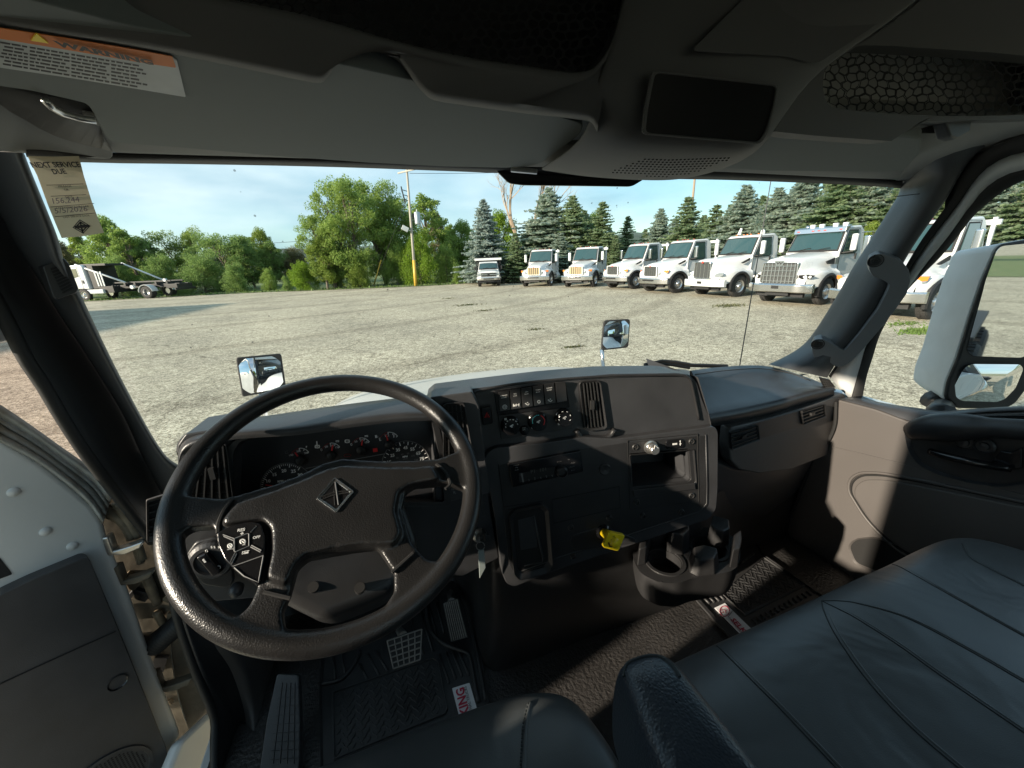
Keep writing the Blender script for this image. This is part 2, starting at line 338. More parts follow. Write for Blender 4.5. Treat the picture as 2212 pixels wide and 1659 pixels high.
vs = [p + V((0, 0, .03)) for p in edge] + [p + V((0, 0, .03)) for p in far]
MB().add(vs, [tuple(range(len(vs)))]).build('grass_verge', M['turf'], kind='structure', label='green grass verge beyond the lot', fix=False)
MB().add([(-40, -38, GZ + .03), (90, -34, GZ + .03), (90, -90, GZ + .03), (-40, -90, GZ + .03)], [(0, 1, 2, 3)]).build('grass_verge', M['turf'], kind='structure', label='grass behind the truck, seen in the door mirror', fix=False)
hm = MB()
rows = []
for k, (d, hh) in enumerate(((300, 0), (360, 12), (460, 17), (600, 14))):
    rows.append([V((math.sin(a) * d, math.cos(a) * d, GZ + hh * (1 + .3 * math.sin(a * 9 + k) + .2 * math.sin(a * 23)))) for a in [math.radians(-80 + i * 4) for i in range(56)]])
hm.grid(rows).build('hills', mat('distant_hills', (.05, .08, .06), 1, var=.3, vscale=.02), kind='structure', label='low wooded hills far beyond the lot', smooth=True)
# grass tufts along the edge of the verge
gm = MB(); rg = random.Random(3)
for i in range(len(edge) - 1):
    a, b = edge[i], edge[i + 1]; ln = (b - a).length
    for k in range(int(min(ln * 16, 900))):
        p = a.lerp(b, rg.random()) + V((rg.uniform(-.3, .5), rg.uniform(-.4, 2.5), .02)); h = rg.uniform(.06, .26); an = rg.uniform(0, 3.14); u = V((math.cos(an), math.sin(an), 0)) * rg.uniform(.03, .10)
        gm.add([p - u, p + u, p + V((rg.uniform(-.08, .08), rg.uniform(-.08, .08), h))], [(0, 1, 2)])
gm.build('grass', M['grass'], kind='stuff', label='ragged grass along the edge of the lot', fix=False)
# weeds coming through the asphalt
WD = {'grass': MB(), 'dryweed': MB()}
def weed(px, py, wd, dp, h, label, n=160, m='grass'):
    c = at((px, py), Z=GZ); mb = WD[m]; r = random.Random(int(px))
    for k in range(n):
        p = c + V((r.gauss(0, wd * .4), r.gauss(0, dp * .4), 0)); hh = h * r.uniform(.4, 1.1); an = r.uniform(0, 3.14); u = V((math.cos(an), math.sin(an), 0)) * .022
        mb.add([p - u, p + u, p + V((r.uniform(-.07, .07), r.uniform(-.07, .07), hh))], [(0, 1, 2)])
M['dryweed'] = leafmat('dry_weed', (.05, .06, .022), (.10, .10, .04), .1)
for (x, y, wd, dp, h, lb, n) in ((1010, 659, .9, .5, .07, 'low dark weed patch in the open lot, left of the next one', 150), (1045, 671, .6, .3, .05, 'small dark weed patch right of and below the left one in the open lot', 90),
                              (968, 645, .6, .4, .06, 'faint weed patch in the far lot below the small left truck', 80), (1155, 712, .35, .2, .04, 'tiny lone weed patch in the middle of the lot', 70),
                              (1238, 750, .42, .12, .04, 'small weed patch just left of the hood mirror on its post', 90), (1572, 661, .9, .5, .10, 'low dark weeds before the truck with the tall upright grille', 200),
                              (1600, 620, .5, .3, .05, 'weeds between the two largest grille trucks', 70)):
    weed(x, y, wd, dp, h, lb, n, 'dryweed')
weed(1985, 717, .75, .35, .10, 'bright green weeds on gravel beside the large door mirror', 420)
weed(1955, 700, .9, .4, .05, 'thin green weeds under the front of the rightmost truck', 200)
WD['dryweed'].build('weeds', M['dryweed'], kind='stuff', label='low dark weeds scattered in cracks of the lot', fix=False)
WD['grass'].build('grass_patch', M['grass'], kind='stuff', label='bright green weeds before the rightmost truck', fix=False)
# the building that throws the long shadow over the left of the lot (outside the frame)
B = MB(); B.box((-48.5, 7, GZ + 4.2), (24, 46, 8.4), Matrix.Rotation(math.radians(-7), 3, 'Z')); bld = empty('workshop_building', (-48.5, 7, GZ), 0, 'plain pale workshop building left of the lot', 'building')
bo = B.build('wall', M['whitedull'], bld); bo.location -= bld.location
# ================================================================ TREES
def leafcloud(mb, r, c, rad, n, s, flat=1.0):
    for _ in range(n):
        while True:
            p = V((r.uniform(-1, 1), r.uniform(-1, 1), r.uniform(-1, 1)))
            if .25 < p.length < 1: break
        o = c + V((p.x * rad[0], p.y * rad[1], p.z * rad[2]))
        a = V((r.gauss(0, 1), r.gauss(0, 1), r.gauss(0, 1))).normalized(); b = a.cross(V((r.gauss(0, 1), r.gauss(0, 1), r.gauss(0, 1)))).normalized() * s * r.uniform(.6, 1.2) * .5; a = a * s * r.uniform(.7, 1.3)
        mb.add([o - a - b * .3, o + b * -1, o + a, o + b], [(0, 1, 2, 3)])
def deciduous(seed, h, wd, nb=34, per=190, leaf=.17, base=.12, shape='round', airy=1.0):
    """leaf clumps carried on branches; returns trunk, crown mesh builders, height h"""
    r = random.Random(seed); tr = MB(); cr = MB()
    stems = 1 if shape != 'multi' else 3
    for sidx in range(stems):
        lean = V((r.uniform(-.12, .12), r.uniform(-.12, .12), 0)) * (1 if stems == 1 else 2.2)
        P = [V((0, 0, 0)) + (lean * h * t + V((r.uniform(-.1, .1), r.uniform(-.1, .1), 0)) * t * 2 + V((0, 0, h * .85 * t))) for t in (0, .2, .4, .6, .8, 1)]
        tr.tube(P, [h * .022 * (1.15 - t) for t in (0, .2, .4, .6, .8, 1)], 6)
        for k in range(nb // stems):
            t = base + (1 - base) * (k + r.random()) / (nb / stems); z = h * t
            if shape == 'round' or shape == 'multi': pr = math.sin(math.pi * min(1, max(.02, (t - base * .6) / (1 - base * .6))) ** .8) ** .6
            elif shape == 'bush': pr = max(.12, (1 - t ** 2.2)) ** .5
            elif shape == 'column': pr = (1 - t) ** .5 * .9 + .1
            rr = wd * .5 * pr * r.uniform(.35, 1.0); an = r.uniform(0, 2 * math.pi)
            ax = lean * h * t; c = V((math.cos(an) * rr + ax.x, math.sin(an) * rr + ax.y, z))
            b0 = V((ax.x * .7, ax.y * .7, z * .72)); tr.tube([b0, b0.lerp(c, .55) + V((0, 0, .06 * h * r.random())), c], [h * .007, h * .004, h * .0015], 4, caps=False)
            rd = wd * r.uniform(.11, .19) * airy
            leafcloud(cr, r, c, (rd * r.uniform(.9, 1.4), rd * r.uniform(.9, 1.4), rd * r.uniform(.65, .95)), per, leaf)
            for q_ in range(2):
                c2 = c + V((r.uniform(-1, 1), r.uniform(-1, 1), r.uniform(-.5, 1))) * rd; leafcloud(cr, r, c2, (rd * .55,) * 3, per // 4, leaf)
    return tr, cr
def conifer(seed, h, wd, tiers=26, leaf=.27, ragged=.18, dens=1.0, droop=.25, top=1.0):
    r = random.Random(seed); tr = MB(); cr = MB()
    tr.tube([V((0, 0, 0)), V((.05, 0, h * .5)), V((0, 0, h * .99))], [h * .022, h * .012, .01], 6)
    for k in range(tiers):
        t = (k + .3) / tiers; z = h * (.035 + .955 * t); R_ = wd * .5 * (1 - t) ** .82 * (1 + r.uniform(-ragged, ragged)) + .06
        if t < .12: R_ *= .72 + 2.3 * t
        nbr = max(4, int((13 - 7 * t) * dens)); a0 = r.random() * 6
        for j in range(nbr):
            an = a0 + j * 2 * math.pi / nbr + r.uniform(-.25, .25); L_ = R_ * r.uniform(.68, 1.12); zz = z + r.uniform(-.4, .4) * h / tiers
            d = V((math.cos(an), math.sin(an), 0)); s_ = V((-d.y, d.x, 0))
            tip = V((0, 0, zz)) + d * L_ - V((0, 0, L_ * droop * (1 - t * .9))) + V((0, 0, .07 * L_))
            root = V((0, 0, zz)); mid = root.lerp(tip, .55) - V((0, 0, L_ * .02))
            tr.tube([root, mid, tip], [.035, .02, .006], 3, caps=False)
            nseg = max(5, int(L_ / .13))
            for i in range(nseg):
                f = (i + r.random()) / nseg; f = max(.12, f); p = root.lerp(mid, f / .55) if f < .55 else mid.lerp(tip, (f - .55) / .45)
                wdt = L_ * .30 * (1.15 - f) + .10
                for sd in (-1, 1):
                    for rep in range(2):
                        e = p + (s_ * sd * wdt * r.uniform(.4, 1.1)) + d * wdt * r.uniform(.2, .8) + V((0, 0, r.uniform(-.14, .07)))
                        n_ = V((r.uniform(-1, 1), r.uniform(-1, 1), r.uniform(-.6, .9))).cross(e - p).normalized() * leaf * r.uniform(.28, .5)
                        mm_ = p.lerp(e, .55)
                        cr.add([p, mm_ + n_, e, mm_ - n_], [(0, 1, 2, 3)])
                if i % 2 == 0:
                    e = p + d * .16 + V((r.uniform(-.1, .1), r.uniform(-.1, .1), r.uniform(.02, .16))); n_ = s_ * leaf * .3
                    cr.add([p, p.lerp(e, .5) + n_, e, p.lerp(e, .5) - n_], [(0, 1, 2, 3)])
    return tr, cr
LM = {'mid': leafmat('leaf_mid_green', (.17, .27, .06), (.33, .44, .11), .55), 'yel': leafmat('leaf_yellow_green', (.15, .23, .04), (.30, .38, .075), .5),
      'dk': leafmat('leaf_deep_green', (.15, .24, .07), (.28, .40, .12), .55), 'bright': leafmat('leaf_bright_green', (.13, .24, .02), (.26, .38, .04), .5),
      'brown': leafmat('leaf_olive_brown', (.12, .11, .05), (.19, .18, .08), .3), 'blue': leafmat('needle_blue', (.28, .36, .33), (.52, .60, .56), .68),
      'spr': leafmat('needle_green', (.19, .28, .14), (.42, .51, .31), .68), 'spb': leafmat('needle_grey_green', (.28, .36, .29), (.52, .60, .50), .68)}
PROTO = {}
def proto(key, kind, seed, **k):
    tr, cr = (conifer if kind == 'c' else deciduous)(seed, 10.0, k.pop('wd', 7.0), **k)
    e = empty(('spruce_tree' if kind == 'c' else 'leafy_tree') if key[0] != 'b' else 'leafy_bush', (0, 0, 0))
    a = tr.build('trunk', M['bark'], e, fix=False, shift=False); b = cr.build('crown', LM['mid'], e, fix=False, shift=False)
    for o in (a, b, e): COL.objects.unlink(o)
    PROTO[key] = (e, a.data, b.data)
proto('t1', 'd', 1, wd=6.5, nb=44, per=260, leaf=.15, base=.2); proto('t2', 'd', 2, wd=8, nb=60, per=230, leaf=.14, base=.14, shape='multi'); proto('t3', 'd', 5, wd=5.5, nb=38, per=170, leaf=.15, base=.15, airy=.85)
proto('b1', 'd', 3, wd=15, nb=60, per=300, leaf=.19, base=.03, shape='bush'); proto('b2', 'd', 4, wd=11, nb=56, per=280, leaf=.18, base=.03, shape='bush')
proto('w1', 'd', 21, wd=7.2, nb=84, per=250, leaf=.11, base=.12, shape='multi', airy=.8)
proto('c1', 'c', 11, wd=5.2, tiers=34, ragged=.3, dens=1.45, droop=.2); proto('c2', 'c', 12, wd=4.2, tiers=28, ragged=.42, dens=1.1, droop=.15); proto('c3', 'c', 13, wd=6.0, tiers=34, ragged=.38, dens=1.4, droop=.3)
def tree(key, leaf, px, ytop, label, group, Y=None, X=None, wf=1.0, rz=None, zb=0.0, cat='tree'):
    r_ = ray((px, ytop)); t = (Y / r_.y) if Y is not None else X / r_.x; p = r_ * t; h = p.z - GZ - zb
    e0, tm, cm = PROTO[key]; s = h / 10.0
    e = empty(e0.name.split('.')[0], (p.x, p.y, GZ + zb), rnd.uniform(0, 6.28) if rz is None else rz, label, cat, group); e.scale = (s * wf, s * wf, s)
    for nm, me in (('trunk', tm), ('crown', cm)):
        o = bpy.data.objects.new(nm, me); COL.objects.link(o); o.parent = e
        if nm == 'crown': o.material_slots[0].link = 'OBJECT'; o.material_slots[0].material = LM[leaf]
    return e
GL = 'trees along the left edge of the lot'; GR = 'spruces behind the parked trucks'
# left belt
for a in ((  'b1', 'dk', 60, 560, 'dark leafy bush behind the left pillar speaker grille', 54, .8), ('t1', 'brown', 135, 530, 'thin grey-brown tree just right of the left pillar', 60, .8),
          ('t3', 'yel', 163, 508, 'yellow-green tree showing just below the hanging service sticker', 64, .9), ('t1', 'mid', 232, 480, 'tall pale tree right of the service sticker, highest of the left trees', 58, .95),
          ('t3', 'mid', 268, 500, 'airy mid-green tree between the sticker tree and the long dark bush', 56, 1.0), ('b1', 'dk', 240, 565, 'dark bush right behind the white cab of the hook-lift truck', 54, .6),
          ('t1', 'dk', 312, 523, 'dark round tree above the bed rails of the hook-lift truck', 58, 1.2), ('t2', 'yel', 388, 506, 'yellow-topped tree above the rear axle of the hook-lift truck', 62, 1.0),
          ('b2', 'dk', 352, 560, 'deep green bush above the rear end of the hook-lift truck', 53, .9), ('b1', 'dk', 425, 560, 'wide deep green bush right of the hook-lift truck', 52, .9),
          ('t2', 'dk', 487, 512, 'big feathery dark tree in the middle of the left belt', 56, 1.25), ('t1', 'dk', 528, 518, 'dark tree joined to the right side of the big feathery tree', 56, 1.1),
          ('t1', 'yel', 556, 503, 'small yellow crown peeping over the dark trees', 66, .8), ('t1', 'dk', 578, 530, 'dark tree ending the left belt before the brown bush', 58, 1.0),
          ('b2', 'dk', 505, 575, 'low dark bush at the foot of the big feathery tree', 50, .9), ('b2', 'mid', 575, 585, 'mid-green bush by the grass, right part of the left belt', 49, .7),
          ('b1', 'brown', 633, 545, 'brownish olive bush between the dark trees and the tall two-headed tree', 60, .7), ('b2', 'bright', 655, 572, 'bright lime-green bush on the grass left of the tall two-headed tree', 46, .95),
          ('b2', 'dk', 615, 600, 'small dark bush just left of the lime-green bush', 47, .8),
          ('w1', 'mid', 738, 402, 'left crown of the tall two-headed tree left of the power pole', 47, .82), ('w1', 'mid', 806, 396, 'right crown of the tall two-headed tree left of the power pole', 48, .86),
          ('w1', 'mid', 700, 470, 'lower leaning crown at the left foot of the tall two-headed tree', 46, .9), ('t1', 'yel', 690, 520, 'low yellow-green tree at the left side of the tall two-headed tree', 45, 1.1),
          ('t1', 'mid', 845, 448, 'green tree against the left side of the power pole', 50, 1.1), ('b2', 'yel', 770, 560, 'yellow-green bush under the tall two-headed tree', 45, .9),
          ('b2', 'dk', 725, 575, 'dark bush under the left crown of the two-headed tree', 47, .7), ('b1', 'mid', 850, 545, 'bush directly left of the power pole base', 46, .6),
          ('t3', 'mid', 903, 430, 'thin airy tree behind the grey transformer', 55, 1.2), ('t3', 'brown', 945, 470, 'half-bare twiggy tree right of the transformer', 60, 1.0),
          ('b1', 'bright', 900, 522, 'large rounded sunlit bush right of the power pole', 44.5, .62), ('b1', 'mid', 960, 540, 'rounded bush between the big sunlit bush and the blue spruce', 45, .6),
          ('t1', 'mid', 993, 487, 'green tree just left of the blue spruce', 52, 1.0), ('b2', 'mid', 985, 575, 'low bush at the foot of the blue spruce', 42, .6), ('t3', 'mid', 968, 490, 'slim green tree behind the rounded bushes near the blue spruce', 58, 1.0)):
    tree(a[0], a[1], a[2], a[3], a[4], GL, Y=a[5], wf=a[6])
# spruces on the right
for a in (('c1', 'blue', 1043, 428, 'dense blue spruce left of the small truck with the high roof rack', 39.5, None, .92), ('t1', 'bright', 1083, 468, 'bright leafy tree between the blue spruce and the bare tree', 46, None, 1.0),
          ('c2', 'spr', 1112, 500, 'dark spruce low between the two leftmost trucks', 37, None, 1.2),
          ('c3', 'spb', 1185, 402, 'tall grey-green spruce right beside the bare tree', 39, None, 1.25), ('c2', 'spr', 1148, 470, 'darker spruce in front of the bare trunk', 40, None, 1.3), ('c1', 'spr', 1237, 420, 'spruce joined to the right side of the tall grey-green one', 37, None, 1.1),
          ('t1', 'bright', 1278, 470, 'bright green leafy tree peeping between two spruces', 42, None, .8), ('c2', 'spr', 1302, 431, 'narrow pointed dark spruce with bare sky on its right', 35, None, 1.15),
          ('c2', 'spb', 1210, 500, 'low grey spruce behind the first gold-grille truck', 34, None, 1.5), ('c2', 'spr', 1330, 505, 'low spruce behind the second gold-grille truck', 33, None, 1.2),
          ('c2', 'spr', 1357, 463, 'smallest thin spruce standing free against the sky', 36, None, 1.0), ('c1', 'spb', 1429, 448, 'bluish spruce above the gap between the middle trucks', None, 27, 1.0),
          ('c2', 'spr', 1489, 420, 'loose-limbed spruce in front of the thin far pole', None, 26.5, 1.35), ('c2', 'spr', 1550, 438, 'narrow dark spruce above the tall upright grille truck', None, 26, 1.2),
          ('c1', 'spb', 1614, 396, 'tall blue-grey spruce left of the radio antenna', None, 26, 1.2), ('c1', 'spb', 1685, 402, 'tall blue-grey spruce right of the radio antenna', None, 25.5, 1.15),
          ('c3', 'spb', 1748, 372, 'large spruce above the cab of the truck with the barred chrome grille', None, 26, 1.15), ('c3', 'spr', 1830, 352, 'large green spruce cut by the windscreen header near its right end', None, 26, 1.1),
          ('c1', 'spb', 1905, 350, 'large spruce at the right end of the windscreen', None, 27, 1.15), ('t1', 'yel', 1893, 490, 'yellow-green leafy branches at the right end of the windscreen', None, 25, .8),
          ('c1', 'spb', 1655, 470, 'lower grey-green spruce filling behind the antenna', None, 24.5, 1.3), ('c3', 'spr', 1990, 350, 'spruce hidden mostly behind the right pillar', None, 27, 1.0),
          ('c3', 'spr', 2085, 370, 'green spruce at the top left of the side window', None, 27, 1.0), ('c1', 'spb', 2170, 340, 'grey-green spruce in the middle of the side window', None, 27, 1.1),
          ('c3', 'spr', 2290, 330, 'green spruce at the right edge of the side window', None, 27, 1.0), ('c3', 'spb', 2440, 330, 'spruce beyond the right edge of the side window', None, 27, 1.0)):
    tree(a[0], a[1], a[2], a[3], a[4], GR, Y=a[5], X=a[6], wf=a[7] * (1.55 if a[0][0] == 'c' else 1))
for i, (px_, yt_, X2, lf) in enumerate(((1262, 452, None, 'spr'), (1318, 492, None, 'spb'), (1395, 492, None, 'spr'), (1460, 470, 31, 'spb'), (1522, 462, 31, 'spr'), (1582, 436, 30, 'spr'), (1650, 420, 30, 'spr'), (1716, 404, 31, 'spb'), (1790, 388, 31, 'spr'), (1868, 380, 31, 'spb'), (1945, 384, 31, 'spr'), (2130, 395, 31, 'spb'), (2230, 372, 31, 'spr'))):
    tree(('c1', 'c3', 'c2')[i % 3], lf, px_, yt_, ('grey-green', 'dark green')[lf == 'spr'] + ' spruce in the back row, ' + ('right behind the thin gap before the free-standing spruce', 'low, behind the second gold-grille truck roof', 'low between the two middle trucks', 'left of the thin far pole', 'right of the thin far pole', 'left of the blue-grey antenna spruce', 'just behind the antenna line', 'above the left roof corner of the barred-grille truck', 'above the roof lamps of the barred-grille truck', 'over the exhaust side of the barred-grille truck', 'mostly behind the right pillar', 'behind the window truck cab', 'at the right of the side window')[i], GR, Y=(41 if X2 is None else None), X=X2, wf=1.7)
# bare tree
def dead_tree():
    r = random.Random(17); m = MB()
    base = at((1139, 600), Z=GZ); Yd = 42.0; p0 = ray((1139, 560)); p0 = p0 * (Yd / p0.y); p0.z = GZ
    def br(p, d, L_, rad, dep):
        n = 4; P = [p]; dd_ = d.copy()
        for i in range(n):
            dd_ = (dd_ + V((r.uniform(-.22, .22), r.uniform(-.22, .22), r.uniform(-.08, .14)))).normalized(); P.append(P[-1] + dd_ * L_ / n)
        m.tube(P, [rad * (1 - .5 * i / n) for i in range(n + 1)], 5 if dep < 2 else 3, caps=False)
        if dep >= 5: return
        for k in range(3 if dep else 4):
            i = r.randint(2, n); nd = (dd_ + V((r.uniform(-.9, .9), r.uniform(-.9, .9), r.uniform(-.25, .6)))).normalized()
            br(P[i], nd, L_ * r.uniform(.55, .75), rad * .5, dep + 1)
    br(p0, V((-.22, 0, 1)), 6.6, .30, 0); br(p0 + V((.1, 0, 2.5)), V((.1, 0, 1)), 6.2, .22, 1)
    o = m.build('bare_tree', M['deadwood'], label='leafless tan tree rising between the spruces under the header', cat='tree', fix=False)
dead_tree()
# ================================================================ POLES AND WIRES
M['polewood'] = mat('grey_pole_wood', (.36, .34, .29), .8, bump=.4, bscale=30, var=.2, vscale=4, stretch=(4, 4, .3))
M['yellow'] = mat('yellow_plastic_sleeve', (.60, .38, .06), .5)
M['galv'] = mat('galvanised_metal', (.42, .47, .49), .4, .6)
pb = at(q('p', 1392, 1292), Z=GZ); ptop = ray(q('p', 1297, 85)); ptop = ptop * ((pb.y + .0) / ptop.y)
pe = empty('utility_pole', pb, 0, 'leaning grey power pole with yellow foot, grey transformer and floodlight', 'power pole')
dirp = (ptop - pb); 
def pin(o): o.location = o.location - pb; return o
tt = 1.13
pin(MB().tube([pb, pb + dirp * .5, pb + dirp * tt], [.145, .12, .09], 12).build('pole', M['polewood'], pe, smooth=True))
pin(MB().tube([pb, pb + dirp * .235], [.17, .158], 12).build('yellow_sleeve', M['yellow'], pe, smooth=True))
a_ = pb + dirp * .985; U = V((.93, -.36, 0))
pin(MB().box(a_ + V((0, -.18, -.1)), (2.6, .1, .12), Matrix.Rotation(math.radians(-55), 3, 'Z')).build('crossarm', M['polewood'], pe))
tf = pb + dirp * .60 + V((.62, -.15, 0))
pin(MB().lathe([(.05, .0), (.27, 0.02), (.28, .1), (.28, 1.05), (.25, 1.12), (.05, 1.16)], tf - V((0, 0, .62)), (0, 0, 1), 20).build('transformer', M['galv'], pe, smooth=True))
pin(MB().tube([tf + V((.0, 0, .5)), tf + V((0, 0, .75))], [.05, .04], 8).tube([tf + V((.28, 0, .35)), tf + V((.55, 0, .38)), tf + V((.75, 0, .1))], .035, 6).build('bushing', M['whitedull'], pe))
pin(MB().box(tf + V((-.3, 0, .1)), (.35, .08, .5)).box(tf + V((-.3, 0, -.3)), (.35, .08, .1)).build('bracket', M['frame'], pe))
fl = pb + dirp * .50 + V((-.6, -.1, .1))
pin(MB().box(fl, (.62, .35, .42), Matrix.Rotation(.5, 3, 'Y')).tube([fl, fl + V((.5, .05, -.2))], .04, 6).build('floodlight', M['whitedull'], pe, bevel=.03))
for k in (.74, .78, .82):
    i_ = pb + dirp * k + V((-.42 - (k - .74) * 2.0, 0, .1))
    pin(MB().tube([i_, i_ + V((.45, 0, -.12))], .035, 6).tube([i_ + V((0, 0, -.2)), i_ + V((-.05, 0, .28))], .06, 8).build('insulator', M['frame'], pe))
# guy wire with yellow guard
gb = at(q('p', 955, 1298), Z=GZ); gt = ray(q('p', 1035, 1022)); gt = gt * (gb.y / gt.y); gtop = pb + dirp * .80
MB().tube([gb, gt], .055, 8).build('guy_guard', M['yellow'], label='thin yellow guy-wire guard leaning in the grass left of the power pole', cat='guy wire guard')
MB().tube([gb, gtop], .018, 5).build('guy_wire', M['frame'], label='dark guy wire from the power pole down to its yellow guard', cat='wire')
def wire(a, b, sag, r_, lb, grp='overhead power lines'):
    P = [a.lerp(b, i / 20) - V((0, 0, sag * 4 * (i / 20) * (1 - i / 20))) for i in range(21)]
    MB().tube(P, r_, 4).build('power_line', M['frame'], label=lb, cat='wire', group=grp, fix=False)
tp = pb + dirp * 1.0
wire(tp + V((.8, -.6, .05)), tp + V((46, -28, .7)), 1.1, .018, 'upper power line running right from the pole top'); wire(tp + V((.2, -.2, -.45)), tp + V((46, -27, .1)), 1.2, .018, 'lower power line running right from the pole top')
wl = ray((0, 528)); wl = wl * (60 / wl.y); wr = ray((700, 508)); wr = wr * (56 / wr.y)
wire(wl + (wl - wr) * .3, wr + (wr - wl) * .25, .9, .02, 'thin wire sagging low over the left trees')
fp = ray((1501, 383)); fp = fp * (34 / fp.x); f0 = V((fp.x, fp.y, GZ))
MB().tube([f0, fp + V((0, 0, 1.5))], [.14, .10], 8).build('distant_pole', M['deadwood'], label='thin brown pole standing far behind the loose-limbed spruce', cat='pole', smooth=True)
# ================================================================ PARKED TRUCKS
def wheel(par, x, y, r_, wd, side, name='wheel', dual=False, rimcol='rim', hub=.5):
    """side = +1: the dished face looks to +x"""
    e = bpy.data.objects.new(name, None); COL.objects.link(e); e.parent = par; e.location = (x, y, r_); e.empty_display_size = .1
    s = side; k = .57
    pr = [(r_ * k, -wd / 2), (r_ * .80, -wd / 2), (r_ * .94, -wd * .46), (r_, -wd * .36), (r_, wd * .36), (r_ * .94, wd * .46), (r_ * .80, wd / 2), (r_ * k, wd / 2), (r_ * k, -wd / 2)]
    m = MB(); m.lathe(pr, (0, 0, 0), (s, 0, 0), 40, caps=False)
    for g in range(44):                       # tread blocks
        a = g * 2 * math.pi / 44
        for q_ in (-1, 1):
            m.box((s * q_ * wd * .22, math.cos(a) * r_, math.sin(a) * r_), (wd * .36, r_ * .085, .028), Matrix.Rotation(a - math.pi / 2, 3, 'X'))
    m.build('tyre', M['tyre'], e, smooth=False, shift=False, fix=False)
    m = MB(); f = .28 * wd if not dual else -.1 * wd
    m.lathe([(r_ * .575, wd * .5), (r_ * .56, wd * .5), (r_ * .52, wd * .40), (r_ * .47, f), (r_ * .30, f - .0), (r_ * .24, f + .07 * (1 if not dual else 2)), (r_ * .12, f + .12), (0.001, f + .12)], (0, 0, 0), (s, 0, 0), 36, caps=False)
    m.lathe([(r_ * .57, -wd * .3), (.001, -wd * .3)], (0, 0, 0), (s, 0, 0), 24, caps=False)
    for g in range(10):
        a = g * 2 * math.pi / 10
        m.lathe([(.022, 0), (.022, .05), (.008, .06)], (s * (f), math.cos(a) * r_ * .34, math.sin(a) * r_ * .34), (s, 0, 0), 8)
    m.m = 1
    for g in range(10):
        a = (g + .5) * 2 * math.pi / 10
        m.lathe([(r_ * .052, 0), (.001, .006)], (s * (f + .004), math.cos(a) * r_ * .415, math.sin(a) * r_ * .415), (s, 0, 0), 10, caps=False)
    m.build('rim', [M[rimcol], M['black']], e, smooth=False, shift=False, fix=False)
    return e
def sm(o):
    for p in o.data.polygons: p.use_smooth = True
    return o
def conv_truck(loc, facing, label, kind='a', grille='chrome', rack=True, beacon=False, rear='chassis', color='white', flat=False):
    """front bumper at y=0, the truck runs back along +y; facing = azimuth of the nose from +Y towards +X in degrees"""
    T = empty('parked_truck', V((loc[0], loc[1], GZ)), math.radians(180 - facing), label, 'truck', 'white trucks parked in the row')
    big = kind in 'bc'; W = 1.22 if kind != 'd' else 1.0
    hc = {'a': 1.90, 'b': 1.98, 'c': 2.02, 'd': 1.45}[kind]      # cowl height
    hn = {'a': 1.58, 'b': 1.80, 'c': 1.80, 'd': 1.28}[kind]      # nose height
    yc = {'a': 1.75, 'b': 2.05, 'c': 2.0, 'd': 1.35}[kind]       # cowl station
    wn_ = {'a': .56, 'b': .52, 'c': .66, 'd': .85}[kind]         # half nose width
    wc = {'a': .86, 'b': .88, 'c': .92, 'd': .86}[kind]
    rt = {'a': 2.94, 'b': 2.98, 'c': 3.02, 'd': 2.12}[kind]      # roof height
    wr = .52 if kind != 'd' else .42; yw = {'a': 1.0, 'b': 1.22, 'c': 1.25, 'd': .92}[kind]
    zf0 = {'a': 1.12, 'b': 1.10, 'c': 1.14, 'd': 1.16}[kind]; zf1 = {'a': 1.36, 'b': 1.36, 'c': 1.38, 'd': 1.22}[kind]
    # hood with the front wings
    m = MB(); st = [0.06, .14, .35, .6, .85, 1.05, 1.3, 1.55, yc - .04]; st = [s * (yc / 1.75) if 0 < i < 8 else s for i, s in enumerate(st)]
    rows = []
    for y in st:
        t = y / yc; ht = hn + (hc - hn) * t ** (.8 if kind != 'd' else 1.1) - (.08 if y < .08 else 0); wt = wn_ + (wc - wn_) * t ** 1.1
        zf = zf0 + (zf1 - zf0) * math.sin(math.pi * min(1, t * .8 + .12)) + (.1 if t > .9 else 0); wo = W * (.80 + .20 * min(1, t * 3)) if kind != 'd' else W * (.93 + .07 * min(1, t * 3))
        ar = (wr + .12) ** 2 - (y - yw) ** 2
        zb = max(.62 if kind != 'd' else .6, wr + math.sqrt(ar) if ar > 0 else .62)
        zb = min(zb, zf - .12)
        half = [(0, ht + .015), (wt * .55, ht), (wt * .86, ht - .03), (wt * .99, ht - .10), (wt + .03 + .05 * t, (ht + zf) / 2), (wt + (.10 if kind != 'd' else .04), zf + .04), (wt + (wo - wt) * .55, zf + .01), (wo * .97, zf - .05), (wo, zf - .14 if zf - .14 > zb else zb + .03), (wo, zb)]
        rows.append([V((-x, y, z)) for x, z in reversed(half)] + [V((x, y, z)) for x, z in half[1:]])
    m.grid(rows); n = len(rows[0]); m.add(rows[0], [tuple(range(n))])
    m.build('hood', M[color], T, smooth=True, sub=1, shift=False)
    # wheel arch liners and dark space under the hood
    m = MB()
    for s in (-1, 1):
        P = [V((s * (W - .04), yw + math.cos(a) * (wr + .13), wr + math.sin(a) * (wr + .13))) for a in [math.radians(v) for v in range(-10, 196, 12)]]
        m.tube(P, .075 if kind != 'd' else .04, 6)
        m.box((s * .55, yw, .95), (.7, 1.5, .5))
    m.box((0, .9, .85), (1.3, 1.6, .7)); m.build('wheel_arch', M['frame'], T, shift=False)
    # cab
    cw = .98 if kind != 'd' else .88; ce = yc + (1.75 if kind != 'd' else 1.6); zt = rt - .14
    yw0, yw1 = yc - .02, yc + (.42 if kind != 'd' else .62)
    prof = [(yc - .06, .95), (yw0, hc - .02), (yw1, zt - .05), (yw1 + .18, zt + .08), (ce - .25, rt - .02), (ce, rt - .18), (ce + .03, hc), (ce, .95)]
    def hw(z): return cw + .04 if z < hc else cw + .04 - .10 * (z - hc) / (rt - hc)
